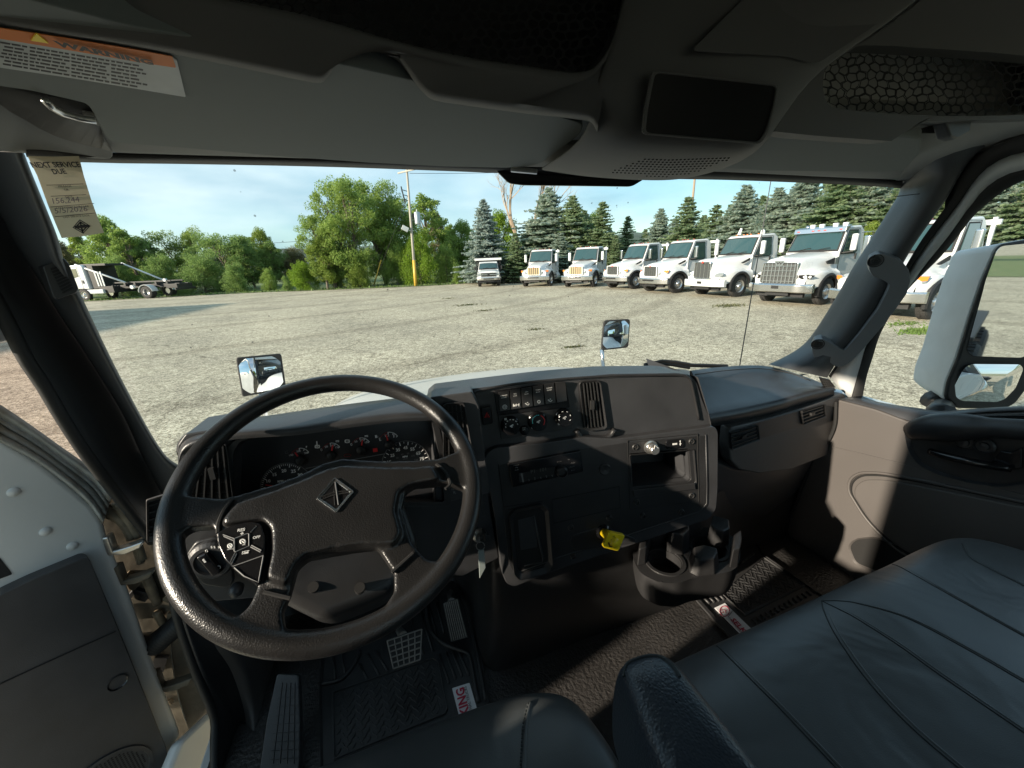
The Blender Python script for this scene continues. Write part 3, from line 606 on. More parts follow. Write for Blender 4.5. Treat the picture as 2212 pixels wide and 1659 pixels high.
    m = MB(); m.add([V((-hw(z), y, z)) for y, z in prof] + [V((hw(z), y, z)) for y, z in prof], [tuple(range(8)), tuple(range(15, 7, -1))] + [(i, (i + 1) % 8, 8 + (i + 1) % 8, 8 + i) for i in range(8)])
    m.build('cab', M[color], T, bevel=.07, seg=3, shift=False)
    # windscreen: a dark rubber surround with the glass proud of it
    a0, a1 = V((0, yw0, hc)), V((0, yw1, zt - .04)); ax = (a1 - a0).normalized(); nn = ax.cross(V((1, 0, 0))).normalized(); nn = -nn if nn.y > 0 else nn
    def wpt(x, t, o): return a0.lerp(a1, t) + V((x, 0, 0)) + nn * o
    def screen(k, t0, t1, o, bow): 
        out = []
        for i in range(9): x = -1 + i / 4; out.append(wpt(x * (cw - k), t0, o + bow * (1 - x * x)))
        for i in range(9): x = 1 - i / 4; out.append(wpt(x * (cw - k - .07), t1, o + bow * (1 - x * x)))
        return out
    MB().prism(screen(.02, .0, .99, -.02, .05), nn * .03).build('windscreen_seal', M['black'], T, shift=False)
    MB().prism(screen(.08, .07, .93, .0, .05), nn * .018).build('windscreen', M['dkglass'], T, shift=False)
    m = MB()
    for s in (-.45, .25): m.tube([wpt(s, .05, .075), wpt(s + .3, .12, .08), wpt(s + .42, .13, .08)], .012, 5)
    m.build('wiper', M['black'], T, shift=False)
    # side windows, door seams, handle
    for s in (-1, 1):
        def sp(y, z, o): return V((s * (hw(z) + o), y, z))
        wz0, wz1 = hc - (.02 if kind != 'd' else 0), zt - .10; wy0 = yw0 + (wz0 - hc + .25) * .25 + .08; wy1 = yw1 + .06
        dg = [(wy0 + .10, wz0 - .06), (wy1 + .10, wz1), (ce - .52, wz1 + .01), (ce - .48, wz0 + .04), (ce - .6, wz0 - .05)]
        big_ = inset(dg, 1.10, 1.10)
        m = MB(); m.prism([sp(y, z, -.01) for y, z in big_], (s * .016, 0, 0)); m.build('window_seal', M['black'], T, shift=False)
        m = MB(); m.prism([sp(y, z, .0) for y, z in dg], (s * .018, 0, 0)); m.build('side_window', M['dkglass'], T, shift=False)
        m = MB(); dp = [(yc + .04, 1.0), (yc + .04, hc - .05), (yw1 + .06, zt - .0), (ce - .40, zt + .0), (ce - .36, 1.0)]
        for i in range(len(dp)):
            p0, p1 = sp(*dp[i], .002), sp(*dp[(i + 1) % 5], .002); m.tube([p0, p1], .010, 4)
        m.box(sp(ce - .55, hc - .22, .02), (.04, .06, .22)); m.build('door_seam', M['frame'], T, shift=False)
        # mirror
        mx_ = s * (W + .12)
        if kind != 'd':
            MB().box((mx_, yc + .22, hc + .32), (.20, .16, .62)).build('wing_mirror', M['white' if not (kind == 'a' and grille == 'chrome') else 'chrome'], T, bevel=.05, seg=3, shift=False)
            MB().tube([sp(yc + .14, hc - .06, -.02), V((mx_, yc + .24, hc - .02)), V((mx_, yc + .24, hc + .1))], .03, 6).build('mirror_arm', M['black'], T, shift=False)
            # vent and badge on the hood flank
            vy = yc - .42; vx = wc + .09
            m = MB(); vz = 1.66 if kind == 'a' else 1.68
            if kind != 'c':
                m.prism([V((s * (vx - .05), vy - .22, vz - .07)), V((s * (vx + .0), vy + .30, vz + .16)), V((s * (vx + .02), vy + .24, vz + .02)), V((s * (vx - .02), vy - .1, vz - .10))], (s * .05, 0, .01)); m.build('hood_vent', M['black'], T, shift=False)
            else:
                m.prism([V((s * (vx - .03), vy - .40, vz - .02)), V((s * (vx + .01), vy + .05, vz + .10)), V((s * (vx + .03), vy + .05, vz - .14)), V((s * (vx + .0), vy - .34, vz - .12))], (s * .045, 0, .01)); m.build('hood_vent', M['black'], T, shift=False)
                MB().prism([V((s * (vx + .02), vy + .08, vz + .10)), V((s * (vx + .02), vy + .30, vz + .14)), V((s * (vx + .03), vy + .28, vz - .14)), V((s * (vx + .03), vy + .08, vz - .14))], (s * .05, 0, 0)).build('side_lamp', M['lamp'], T, shift=False)
        else:
            MB().box((s * 1.2, yc + .30, hc + .12), (.12, .12, .34)).build('wing_mirror', M['black'], T, bevel=.03, shift=False)
    # headlights
    for s in (-1, 1):
        if kind == 'a':
            P = [(.62, 1.02), (.68, 1.18), (.98, 1.30), (1.17, 1.30), (1.12, 1.12), (.97, 1.00)]; yy = lambda x: .04 + max(0, x - .66) * .55
            MB().prism([V((s * x, yy(x), z)) for x, z in P], (0, -.05, 0)).build('headlight', M['lamp'], T, bevel=.01, shift=False)
            MB().prism([V((s * x, yy(x) - .055, z)) for x, z in ((.90, 1.19), (.99, 1.285), (1.155, 1.285), (1.14, 1.17), (1.0, 1.15))], (0, -.015, 0)).build('turn_signal', M['orange'], T, shift=False)
        elif kind == 'b':
            P = [(.74, 1.02), (.78, 1.14), (.92, 1.20), (1.10, 1.20), (1.14, 1.10), (1.04, 1.02), (.88, 1.00)]; yy = lambda x: .02 + max(0, x - .7) * .35
            MB().prism([V((s * x, yy(x), z)) for x, z in P], (0, -.07, 0)).build('headlight', M['lamp'], T, bevel=.02, shift=False)
        elif kind == 'c':
            P = [(.74, 1.10), (.74, 1.20), (1.0, 1.22), (1.20, 1.18), (1.08, 1.06), (.86, 1.04)]; yy = lambda x: .03 + max(0, x - .7) * .4
            MB().prism([V((s * x, yy(x), z)) for x, z in P], (0, -.06, 0)).build('headlight_housing', M['blackgl'], T, bevel=.01, shift=False)
            for x_ in (.92, 1.08): MB().lathe([(.05, 0), (.045, .03)], (s * x_, yy(x_) - .06, 1.13), (0, -1, 0), 12).build('headlight', mat_pale_lamp, T, shift=False)
        else:
            MB().box((s * .82, .10, 1.02), (.28, .1, .18)).build('headlight', M['lamp'], T, bevel=.02, shift=False)
    # grille
    if kind == 'a':
        out_ = roundpoly([(-.56, .92), (-.54, 1.54), (.54, 1.54), (.56, .92)], .08); inn = inset(out_, .90, .86)
        MB().ring([V((x, .0, z)) for x, z in out_], [V((x, .0, z)) for x, z in inn], (0, -.06, 0)).build('grille_surround', M[color], T, bevel=.015, shift=False)
        MB().prism([V((x, .01, z)) for x, z in inn], (0, -.03, 0)).build('grille', M['goldgr'] if grille == 'gold' else M['grille'], T, shift=False)
        m = MB()
        for i in range(-2, 3): m.box((i * .165, -.04, 1.23), (.022 if grille != 'gold' else .03, .03, .50))
        m.build('grille_bar', M['chrome'] if grille != 'gold' else M['frame'], T, shift=False)
        MB().lathe([(.045, 0), (.04, .02)], (0, -.06, 1.50), (0, -1, 0), 16).build('badge', M['red'], T, shift=False)
    elif kind == 'b':
        out_ = roundpoly([(-.53, .92), (-.50, 1.72), (.50, 1.72), (.53, .92)], .10); inn = inset(out_, .92, .94)
        MB().ring([V((x, .06, z)) for x, z in out_], [V((x, .06, z)) for x, z in inn], (0, -.14, 0)).build('grille_surround', M['chrome'], T, bevel=.015, shift=False)
        MB().prism([V((x, .0, z)) for x, z in inn], (0, -.03, 0)).build('grille', M['grille'], T, shift=False)
        m = MB()
        for i in (-1.5, -.5, .5, 1.5): m.box((i * .24, -.04, 1.32), (.03, .03, .76))
        m.build('grille_bar', M['chrome'], T, shift=False)
        MB().lathe([(.06, 0), (.05, .02)], (0, -.08, 1.70), (0, -1, 0), 16).build('badge', M['red'], T, shift=False)
    elif kind == 'c':
        out_ = roundpoly([(-.72, .84), (-.68, 1.68), (.68, 1.68), (.72, .84)], .06); inn = inset(out_, .93, .93)
        MB().ring([V((x, .06, z)) for x, z in out_], [V((x, .06, z)) for x, z in inn], (0, -.14, 0)).build('grille_surround', M['chrome'], T, bevel=.015, shift=False)
        MB().prism([V((x, .0, z)) for x, z in inn], (0, -.02, 0)).build('grille', M['grille'], T, shift=False)
        m = MB()
        for i in range(-4, 5): m.box((i * .145, -.05, 1.26), (.035, .04, .76))
        for z in (.96, 1.16, 1.36, 1.54): m.box((0, -.08, z), (1.26, .02, .03))
        m.build('grille_bar', M['chrome'], T, shift=False)
        m = MB(); m.prism([V((x, -.10, z)) for x, z in roundpoly([(-.20, 1.74), (.20, 1.74), (.12, 1.56), (-.12, 1.56)], .02)], (0, -.02, 0))
        m.m = 1; text_mb(m, 'W', (-.13, -.122, 1.60), (.13, -.122, 1.60), .62, (0, -1, 0), .002, weight=.03); m.build('badge', [M['chrome'], M['frame']], T, shift=False, fix=False)
    else:
        m = MB(); m.box((0, .04, 1.10), (1.30, .06, .09)); m.box((0, .04, .93), (1.30, .06, .10)); m.build('grille', M['black'], T, shift=False)
        m = MB(); m.box((0, .0, 1.02), (1.42, .07, .045)); m.box((0, .0, 1.165), (1.42, .07, .03)); m.build('grille_bar', M['chrome'], T, shift=False)
        MB().prism([V((x, -.04, z)) for x, z in ((-.11, 1.0), (-.05, 1.0), (-.05, .985), (.05, .985), (.05, 1.0), (.11, 1.0), (.11, 1.04), (.05, 1.04), (.05, 1.055), (-.05, 1.055), (-.05, 1.04), (-.11, 1.04))], (0, -.02, 0)).build('badge', M['frame'], T, shift=False)
    # bumper
    bw = W + .02; bz0, bz1 = (.50, .86) if kind != 'd' else (.52, .82)
    m = MB(); rows = []
    flatb = kind in 'bc'
    for i in range(13):
        x = -1 + i / 6; yb = (.30 * abs(x) ** 3.2 if not flatb else (.0 if abs(x) < .7 else (abs(x) - .7) * .9))
        rows.append([V((x * bw, yb - .12, bz0 + .03)), V((x * bw, yb - .17, bz0 + .06)), V((x * bw, yb - .18, bz1 - .05)), V((x * bw, yb - .14, bz1)), V((x * bw, yb - .02, bz1)), V((x * bw, yb - .02, bz0 + .03))])
    m.grid(rows, True); m.add(rows[0], [tuple(range(6))]); m.add(rows[-1], [tuple(range(6))])
    m.build('bumper', M['whitedull'] if kind == 'b' else M['chrome'], T, bevel=.008, shift=False)
    m = MB(); m.box((0, -.175, (bz0 + bz1) / 2 + (.05 if kind != 'd' else 0)), (.9 if kind in 'ad' else .28, .02, .09 if kind in 'ad' else .12)); m.build('bumper_opening', M['black'], T, shift=False)
    m = MB(); m.box((0, .25, .42), (1.8, .14, .16)); m.box((0, .9, .5), (.9, 1.8, .2)); m.tube([(-W + .1, yw, wr), (W - .1, yw, wr)], .07, 8); m.build('axle', M['frame'], T, shift=False)
    # roof lights
    if kind in 'ab':
        for i in (-.62, -.2, 0, .2, .62): MB().box((i, yw1 + .30, rt - .02), (.075, .07, .035)).build('marker_light', M['red' if kind == 'a' else 'orange'], T, bevel=.015, shift=False)
    if kind == 'c':
        P = [(yw1 - .18, zt - .12), (yw1 - .14, zt + .06), (yw1 + .22, zt + .13), (yw1 + .1, zt - .02)]
        MB().prism([V((-.95, y, z)) for y, z in P], (1.9, 0, 0)).build('sun_visor', M['chrome'], T, bevel=.01, shift=False)
        for i in (-.78, -.22, 0, .22, .78): MB().box((i, yw1 - .165, zt - .03), (.10, .03, .035)).build('marker_light', M['red'], T, bevel=.012, shift=False)
        for i in (-.55, -.2, .3, .65): MB().box((i, yw1 + .42, rt + .05), (.18, .12, .10)).tube([(i, yw1 + .42, rt - .05), (i, yw1 + .42, rt + .02)], .03, 6).build('roof_lamp', M['white'], T, bevel=.02, shift=False)
        m = MB(); m.tube([(-W - .0, ce + .1, 1.0), (-W - .0, ce + .1, 2.85), (-W + .0, ce - .0, 3.0), (-W + .25, ce - .5, 3.05)], .085, 12); m.build('exhaust_stack', M['chrome'], T, smooth=True, shift=False)
        m = MB(); m.tube([(W + .02, yc + .9, 2.7), (W + .06, ce - .1, 2.72), (W + .03, ce - .05, 1.3)], .02, 6); m.build('grab_rail', M['chrome'], T, smooth=True, shift=False)
    if beacon:
        MB().lathe([(.10, 0), (.11, .05), (.10, .16), (.05, .22)], (.45, yw1 + .8, rt - .04), (0, 0, 1), 14).build('beacon', M['white'], T, smooth=True, shift=False)
        MB().prism([V((-.60, yw1 + .3, rt)), V((-.46, yw1 + .35, rt)), V((-.36, yw1 + .3, rt + .30)), V((-.44, yw1 + .28, rt + .32))], (0, .04, 0)).build('antenna_fin', M['white'], T, shift=False)
    # wheels
    for s in (-1, 1): wheel(T, s * (W - .17), yw, wr, .29, s)
    # chassis
    yr = ce + 3.1; m = MB()
    for s in (-1, 1): m.box((s * .43, ce + 1.9, .95), (.09, 4.9, .26))
    for y in (ce + .6, ce + 1.9, ce + 3.6): m.box((0, y, .95), (.8, .12, .2))
    m.tube([(-.95, yr, .52), (.95, yr, .52)], .09, 8); m.build('chassis_rail', M['frame'], T, shift=False)
    for s in (-1, 1):
        wheel(T, s * (W - .32), yr, wr, .56 if kind != 'd' else .44, s, dual=True)
        MB().tube([(s * .85, ce - .6, .72), (s * .85, ce + .5, .72)], .29, 18).build('fuel_tank', M['chrome'] if big else M['whitedull'], T, smooth=False, shift=False)
        m = MB(); m.box((s * 1.0, yc + .55, .86), (.30, .9, .06)); m.box((s * 1.05, yc + .55, .58), (.24, .8, .05)); m.build('step', M['frame'], T, shift=False)
    if rear == 'rack':
        m = MB()
        for s in (-1, 1): m.box((s * .95, ce + .45, (rt + .9) / 2), (.10, .10, rt - 1.0))
        m.box((0, ce + .45, rt - .20), (2.2, .12, .16)); m.box((0, ce + .45, 1.4), (2.0, .05, .8)); m.build('headache_rack', M['white'], T, bevel=.01, shift=False)
    if rear == 'highbed':
        m = MB(); m.box((0, ce + 1.9, rt + .18), (2.5, 4.2, .20)); m.build('high_deck', M['white'], T, bevel=.02, shift=False)
        m = MB()
        for s in (-1, 1):
            for y in (.1, 2.0, 3.6): m.box((s * 1.1, ce + y, (rt + 1) / 2 + .1), (.10, .1, rt - .95))
        m.box((0, ce + .3, 1.8), (2.0, .1, 1.2)); m.box((0, ce + 1.9, rt + .32), (2.4, 4.0, .06)); m.build('deck_frame', M['frame'], T, shift=False)
    return T
mat_pale_lamp = mat('headlight_pale_glass', (.9, .9, .88), .1, 0, coat=1)  # plain pale glossy colour, no emission
TR = (((9.85, 33.6), 197, 'd', 'chrome', 'highbed', False, 'smallest white truck, a pickup-nosed one with a high white deck, leftmost of the row'),
      ((12.55, 29.9), 221, 'a', 'gold', 'rack', False, 'white truck with a tan-covered grille, second from the left end of the row'),
      ((14.55, 26.6), 231, 'a', 'gold', 'rack', False, 'white truck with the brighter golden grille cover, third from the left'),
      ((15.6, 23.4), 262, 'a', 'chrome', 'rack', False, 'white truck with a small chrome grille, right after the gold-grille one'),
      ((15.55, 19.45), 267, 'a', 'chrome', 'rack', False, 'white truck with small chrome grille, overlapping the tall upright grille truck'),
      ((15.9, 15.9), 268, 'b', 'chrome', 'chassis', True, 'white truck with a tall upright narrow grille and a flat pale bumper'),
      ((15.6, 11.65), 263, 'c', 'chrome', 'chassis', False, 'white truck with wide barred chrome grille, W badge and chrome sun visor'),
      ((14.7, 7.9), 266, 'a', 'chrome', 'rack', False, 'white truck seen through the right side window beside the door mirror'))
for p, fa, kd, gr, rear, bc, lb in TR: conv_truck(p, fa, lb, kd, gr, rear=rear, beacon=bc)
# ---- hook-lift truck, side on at the left
def hook_truck():
    a = at(q('h', 370, 825), Z=GZ); b = at(q('h', 1000, 802), Z=GZ); d = (b - a); d.z = 0; L_ = d.length; d.normalize()
    T = empty('hook_lift_truck', a, math.atan2(-d.x, d.y), 'white-cabbed truck with bare black hook-lift bed and slanting white rams at the left', 'truck')
    k = L_ / 5.6; nn_ = V((d.y, -d.x, 0)); nn_ = nn_ if nn_.dot(a) > 0 else -nn_; a = a + nn_ * 1.1 * k; T.location = a   # front axle at y=0, rear axle at y=L_
    wh = 2.2 * k * .5; r_ = .50 * k
    for s in (-1, 1):
        wheel(T, s * (1.1 * k), 0, r_ * .96, .3 * k, s); wheel(T, s * (1.0 * k), L_, r_ * 1.02, .5 * k, s, dual=True)
    hw = 1.08 * k
    prof = [(-3.0, .75), (-3.05, 1.4), (-2.2, 1.8), (-1.5, 1.95), (-1.0, 2.80), (-.75, 2.92), (.35, 2.95), (.5, 2.8), (.5, .95), (-.8, .95), (-.9, .75)]
    prof = [(y * k, z * k) for y, z in prof]; n = len(prof)
    MB().add([V((-hw, y, z)) for y, z in prof] + [V((hw, y, z)) for y, z in prof], [tuple(range(n)), tuple(range(2 * n - 1, n - 1, -1))] + [(i, (i + 1) % n, n + (i + 1) % n, n + i) for i in range(n)]).build('cab', M['white'], T, bevel=.08, seg=3, shift=False)
    for s in (-1, 1):
        W_ = [(-1.0, 2.0), (-.8, 2.62), (-.1, 2.64), (-.1, 2.0), (-.5, 1.9)]
        MB().prism([V((s * (hw - .01), y * k, z * k)) for y, z in W_], (s * .03, 0, 0)).build('side_window', M['dkglass'], T, shift=False)
        m = MB()
        P = [(-1.2, 1.0), (-1.2, 1.95), (-.85, 2.75), (0, 2.78), (0, 1.0)]
        for i in range(5): m.tube([V((s * (hw + .005), P[i][0] * k, P[i][1] * k)), V((s * (hw + .005), P[(i + 1) % 5][0] * k, P[(i + 1) % 5][1] * k))], .012, 4)
        m.box((s * (hw + .03), .15 * k, 1.55 * k), (.04, .12, .3)); m.build('door_seam', M['frame'], T, shift=False)
        m = MB(); m.box((s * (hw - .1), .9 * k, .72 * k), (.4, 1.7 * k, .36 * k)); m.build('step_tank', M['whitedull'], T, bevel=.06, seg=3, shift=False)
        m = MB(); m.tube([V((s * hw * .86, -.2 * k, 2.97 * k)), V((s * hw * .86, 3.7 * k, 1.38 * k))] if s > 0 else [V((s * hw * .86, 2.0 * k, 3.0 * k)), V((s * hw * .86, 5.4 * k, 1.42 * k))], .075 * k, 10); m.build('hydraulic_ram', M['white'], T, smooth=True, shift=False)
        P = [V((s * 1.0 * k, L_ + math.cos(a) * r_ * 1.24, r_ + math.sin(a) * r_ * 1.24)) for a in [math.radians(v) for v in range(8, 182, 12)]]
        m = MB(); rows = [[p + V((-.3 * k, 0, 0)), p + V((.3 * k, 0, 0))] for p in P]; m.grid(rows); m.build('mudguard', M['whitedull'], T, solid=.03, shift=False)
    m = MB()
    for s in (-1, 1): m.box((s * .45 * k, 4.0 * k, 1.02 * k), (.12, 8.2 * k, .30 * k)); m.box((s * .62 * k, 4.9 * k, 1.36 * k), (.10, 5.2 * k, .12 * k))
    m.box((0, 1.0 * k, 1.9 * k), (1.9 * k, .5 * k, 1.9 * k)); m.box((0, 1.2 * k, 2.90 * k), (1.6 * k, 2.2 * k, .18 * k)); m.box((0, 1.9 * k, .85 * k), (2.0 * k, 1.3 * k, .55 * k)); m.box((0, 7.6 * k, .95 * k), (1.6 * k, 1.0 * k, .35 * k))
    for y in (3.4, 4.3, 6.2, 7.2): m.box((0, y * k, 1.2 * k), (1.5 * k, .18 * k, .3 * k))
    m.box((0, 8.1 * k, .7 * k), (2.1 * k, .1 * k, .2 * k)); m.build('hook_lift_bed', M['frame'], T, bevel=.02, shift=False)
    m = MB()
    for y in (1.35, 1.6, 1.85): m.box((1.0 * k, y * k, 1.75 * k), (.05, .12 * k, 1.2 * k))
    m.lathe([(.12 * k, 0), (.14 * k, .2 * k)], (.5 * k, 7.0 * k, 1.45 * k), (1, 0, 0), 12); m.lathe([(.16 * k, 0), (.16 * k, .2 * k)], (.8 * k, 4.2 * k, .98 * k), (1, 0, 0), 12); m.build('hose_guide', M['whitedull'], T, shift=False)
hook_truck()
# ================================================================ OUR OWN TRUCK
M['trim'] = mat('charcoal_plastic', (.023, .023, .024), .42, bump=.35, bscale=900, btype='cell', var=.22, vscale=16)
M['trimlt'] = mat('grey_brown_plastic', (.088, .081, .077), .52, bump=.35, bscale=900, btype='cell', var=.06, vscale=3)
M['dash'] = mat('dash_plastic', (.040, .041, .044), .40, bump=.4, bscale=800, btype='cell', var=.20, vscale=13)
M['pillar'] = mat('pillar_plastic', (.050, .053, .057), .5, bump=.3, bscale=900, btype='cell')
M['liner'] = mat('headliner_fabric', (.145, .147, .139), .9, bump=.25, bscale=500, var=.08, vscale=3, sheen=.2)
M['visor'] = mat('visor_vinyl', (.165, .18, .172), .75, bump=.25, bscale=14, var=.10, vscale=2.5, stretch=(1, 1, 6))
M['shelf'] = mat('overhead_plastic', (.088, .085, .08), .65, bump=.3, bscale=700)
M['net'] = mat('black_net', (.008, .008, .008), .9)
M['dark'] = mat('dark_recess', (.010, .010, .010), .8)  # near-black; flat pieces of it stand in for shade in openings
M['leather'] = mat('seat_vinyl', (.068, .075, .078), .36, bump2=(7, .35, .012), bump=.22, bscale=760, btype='cell', var=.10, vscale=5)
M['grain'] = mat('grained_vinyl', (.030, .038, .048), .34, bump=.6, bscale=420, btype='cell')
M['wheelleather'] = mat('wheel_rubber_grain', (.016, .0155, .0155), .33, bump=.6, bscale=560, btype='cell', var=.15, vscale=14)
M['thread'] = mat('stitching', (.030, .036, .038), .8)
M['stitch'] = mat('pale_stitch_thread', (.13, .15, .155), .7)
M['floor'] = mat('grained_floor_rubber', (.040, .038, .037), .36, bump=2.2, bscale=110, btype='noise', detail=5, var=.2, vscale=8)
M['matrub'] = mat('floor_mat_rubber', (.030, .030, .031), .48, bump=.4, bscale=200, var=.25, vscale=9)
M['print'] = mat('white_print', (.72, .72, .70), .6)
M['greyprint'] = mat('grey_print', (.20, .20, .20), .6)
M['redprint'] = mat('red_print', (.75, .03, .03), .5)
M['darkred'] = mat('dim_red_print', (.22, .02, .02), .5)
M['blueprint'] = mat('blue_print', (.05, .45, .50), .5)
M['paper'] = leafmat('worn_paper_film', (.56, .50, .38), (.74, .69, .56), .5)
M['labelgrey'] = mat('scuffed_label', (.42, .44, .44), .45, var=.2, vscale=20)
M['whitelabel'] = mat('white_label', (.72, .72, .74), .5)
M['crimson'] = mat('crimson_print', (.45, .02, .06), .5)
M['orangelabel'] = mat('orange_label', (.70, .20, .04), .55)
M['yellowknob'] = mat('yellow_plastic', (.95, .70, .02), .3)
M['metal'] = mat('brushed_metal', (.55, .54, .52), .3, .9)
M['grime'] = mat('grimy_metal', (.10, .085, .062), .6, .1, bump=.9, bscale=30, var=.6, vscale=14)
M['rust'] = mat('tan_grimy_tube', (.20, .155, .10), .6, col2=(.06, .05, .035), vscale=26, vcon=.15, bump=.6, bscale=50)
M['pedal'] = mat('pedal_rubber', (.20, .19, .175), .6, var=.25, vscale=30)
M['channel'] = mat('dusty_channel_paint', (.40, .42, .41), .5, col2=(.16, .13, .09), vscale=14, vcon=.16, bump=.3, bscale=60)
M['doorwhite'] = mat('door_grey_white_paint', (.54, .56, .56), .38, var=.10, vscale=5, coat=.3)
M['glass'] = glassmat('windscreen_glass', (.97, .985, .975), .035, dirt=.0)
M['wsglass'] = glassmat('windscreen_bug_specked_glass', (.97, .985, .975), .03, dirt=.55)
M['pinkglass'] = glassmat('pink_tinted_glass', (.97, .80, .77), .03)
M['gauge'] = mat('gauge_face', (.020, .020, .022), .4)
M['screw'] = mat('black_screw', (.03, .03, .03), .35)
TK = empty('work_truck', (.5, 0, GZ), 0, 'white work truck whose dark grey cab, steering wheel and bench seat surround the camera', 'truck')
TO = V((.5, 0, GZ))
def P(mb, name, m, parent=None, **k):
    """link a part under the truck (or under one of its parts)"""
    o = mb.build(name, m, None, **k)
    par = parent or TK
    off = TO if par is TK else par['_w'] if '_w' in par else TO
    o.location = o.location - V(off); o.parent = par
    wl_ = o.location + V(off); o['_w'] = [wl_.x, wl_.y, wl_.z]
    return o
from mathutils.bvhtree import BVHTree
_bv = {}
def onsurf(o, px, off=0.0):
    """where the line of sight through px meets the finished surface of o"""
    if o.name not in _bv:
        bpy.context.view_layer.update(); dg = bpy.context.evaluated_depsgraph_get(); ev = o.evaluated_get(dg); me = ev.to_mesh(); mw = o.matrix_world
        _bv[o.name] = BVHTree.FromPolygons([mw @ v.co for v in me.vertices], [tuple(p.vertices) for p in me.polygons]); ev.to_mesh_clear()
    d = ray(px).normalized(); h = _bv[o.name].ray_cast(V((0, 0, 0)), d)
    return None if h[0] is None else h[0] - d * off
def cut(o, mb):
    """carve the closed shapes of mb out of the mesh of o"""
    c = mb.build('cutter', M['dark'], None, shift=False); bpy.context.view_layer.update()
    md = o.modifiers.new('cut', 'BOOLEAN'); md.operation = 'DIFFERENCE'; md.solver = 'EXACT'; md.object = c
    keep = [m_ for m_ in o.modifiers if m_.name != 'cut']; st_ = [m_.show_viewport for m_ in keep]
    for m_ in keep: m_.show_viewport = False
    bpy.context.view_layer.update(); me = bpy.data.meshes.new_from_object(o.evaluated_get(bpy.context.evaluated_depsgraph_get())); o.modifiers.remove(md)
    for m_, v_ in zip(keep, st_): m_.show_viewport = v_
    if len(me.polygons) > 3: o.data = me
    bpy.data.objects.remove(c)
X_ = lambda pts, **k: [at(p, **k) for p in pts]
def sw(k, *a): return q(k, *a)
# ---------------------------------------------------------------- windscreen opening: header, pillars, glass
# glass: slightly bowed sheet
def ws_pt(u, t):   # u 0..1 left to right, t 0 bottom .. 1 top
    xl = -.47 + .05 * t; xr = 1.55 - .05 * t; x = xl + (xr - xl) * u
    y = (.985 + .13 * math.sin(math.pi * u) ** .8) * (1 - t) + (.815 + .07 * math.sin(math.pi * u) ** .8) * t
    z = -.47 * (1 - t) + .20 * t
    return V((x, y, z))
m = MB(); m.grid([[ws_pt(u / 24, t / 6) for u in range(25)] for t in range(7)]); P(m, 'windscreen', M['wsglass'], smooth=True, fix=False)
# header strip: light lower trim under the visors and its black frit edge
low = dd(56, 334, 176, 346, 400, 350, 600, 354, 778, 359, 960, 366, 1080, 371, 1250, 378, 1400, 383, 1560, 386, 1700, 391, 1850, 398, 1950, 405)
top = [(x, y - 13) for x, y in low]
yt = lambda x: .80 + .065 * math.sin(math.pi * min(1, max(0, (x - 60) / 1880)))
m = MB(); m.loft([[at(p, Y=yt(p[0]) - .03) for p in top], [at((p[0], p[1] + 7), Y=yt(p[0]) - .005) for p in top], [at(p, Y=yt(p[0]) + .01) for p in low]], 40)
P(m, 'header_seal', M['black'], smooth=True, solid=.006)
# mirror-mount patch (black, dips below the header)
pp = roundpoly(dd(1070, 366, 1100, 396, 1130, 400, 1365, 403, 1390, 388, 1400, 376), 8)
m = MB(); m.prism([at(p, Y=.862) for p in pp], (0, .004, 0)); P(m, 'frit_patch', M['blackgl'])
# header trim between seal and visors (continuous fabric covered beam)
hb = [(40, 312), (200, 328), (400, 333), (600, 337), (800, 343), (960, 350), (1080, 355), (1250, 363), (1400, 368), (1560, 372), (1700, 377), (1850, 384), (1960, 390)]
hm_ = [(20, 285), (205, 300), (400, 318), (600, 332), (800, 342), (960, 350), (1080, 354), (1250, 350), (1400, 350), (1560, 352), (1700, 366), (1850, 376), (1990, 372)]
ht_ = [(0, 200), (205, 240), (400, 270), (600, 290), (800, 300), (960, 300), (1080, 300), (1250, 300), (1400, 300), (1560, 320), (1700, 342), (1850, 340), (2030, 320)]
m = MB(); m.loft([[at(p, Y=yt(p[0]) - .028) for p in hb], [at(p, Y=yt(p[0]) - .065) for p in hm_], [at(p, Y=.66) for p in ht_]], 40)
P(m, 'header_trim', M['liner'], smooth=True, sub=1, solid=.008)
# ---------------------------------------------------------------- overhead
VP = PL((0, .66, .165), (1, 0, 0), (0, -1, .12))
vis = roundpoly(dd(-160, -60, 300, 60, 700, 130, 900, 175, 1150, 235, 1262, 268, 1252, 292, 1170, 352, 1140, 360, 1090, 363, 960, 360, 800, 352, 600, 338, 400, 320, 262, 310, 235, 305, 222, 285, 205, 250, 190, 225, 150, 215, 60, 195, -160, 165), 14)
P(MB().prism(VP.hits(vis, 0), VP.n * -.022), 'sun_visor', M['visor'], bevel=.006, seg=3, label='long grey vinyl sun visor with the orange warning label')
lab = roundpoly(dd(-120, 32, -60, 45, 0, 59, 150, 82, 300, 107, 372, 121, 382, 130, 401, 208, 300, 191, 150, 166, 0, 144, -120, 122), 3)
lb_ = P(MB().prism(VP.hits(lab, .001), VP.n * .0008), 'warning_label', M['labelgrey'])
ob = roundpoly(dd(-120, 32, 0, 59, 150, 82, 300, 107, 372, 121, 380, 145, 300, 133, 150, 107, 0, 82, -120, 58), 3)
P(MB().prism(VP.hits(ob, .0022), VP.n * .0006), 'orange_band', M['orangelabel'], lb_)
m = MB(); text_mb(m, 'WARNING', VP.hit((121, 96), .004), VP.hit((332, 138), .004), .85, VP.n, .001, weight=.05)
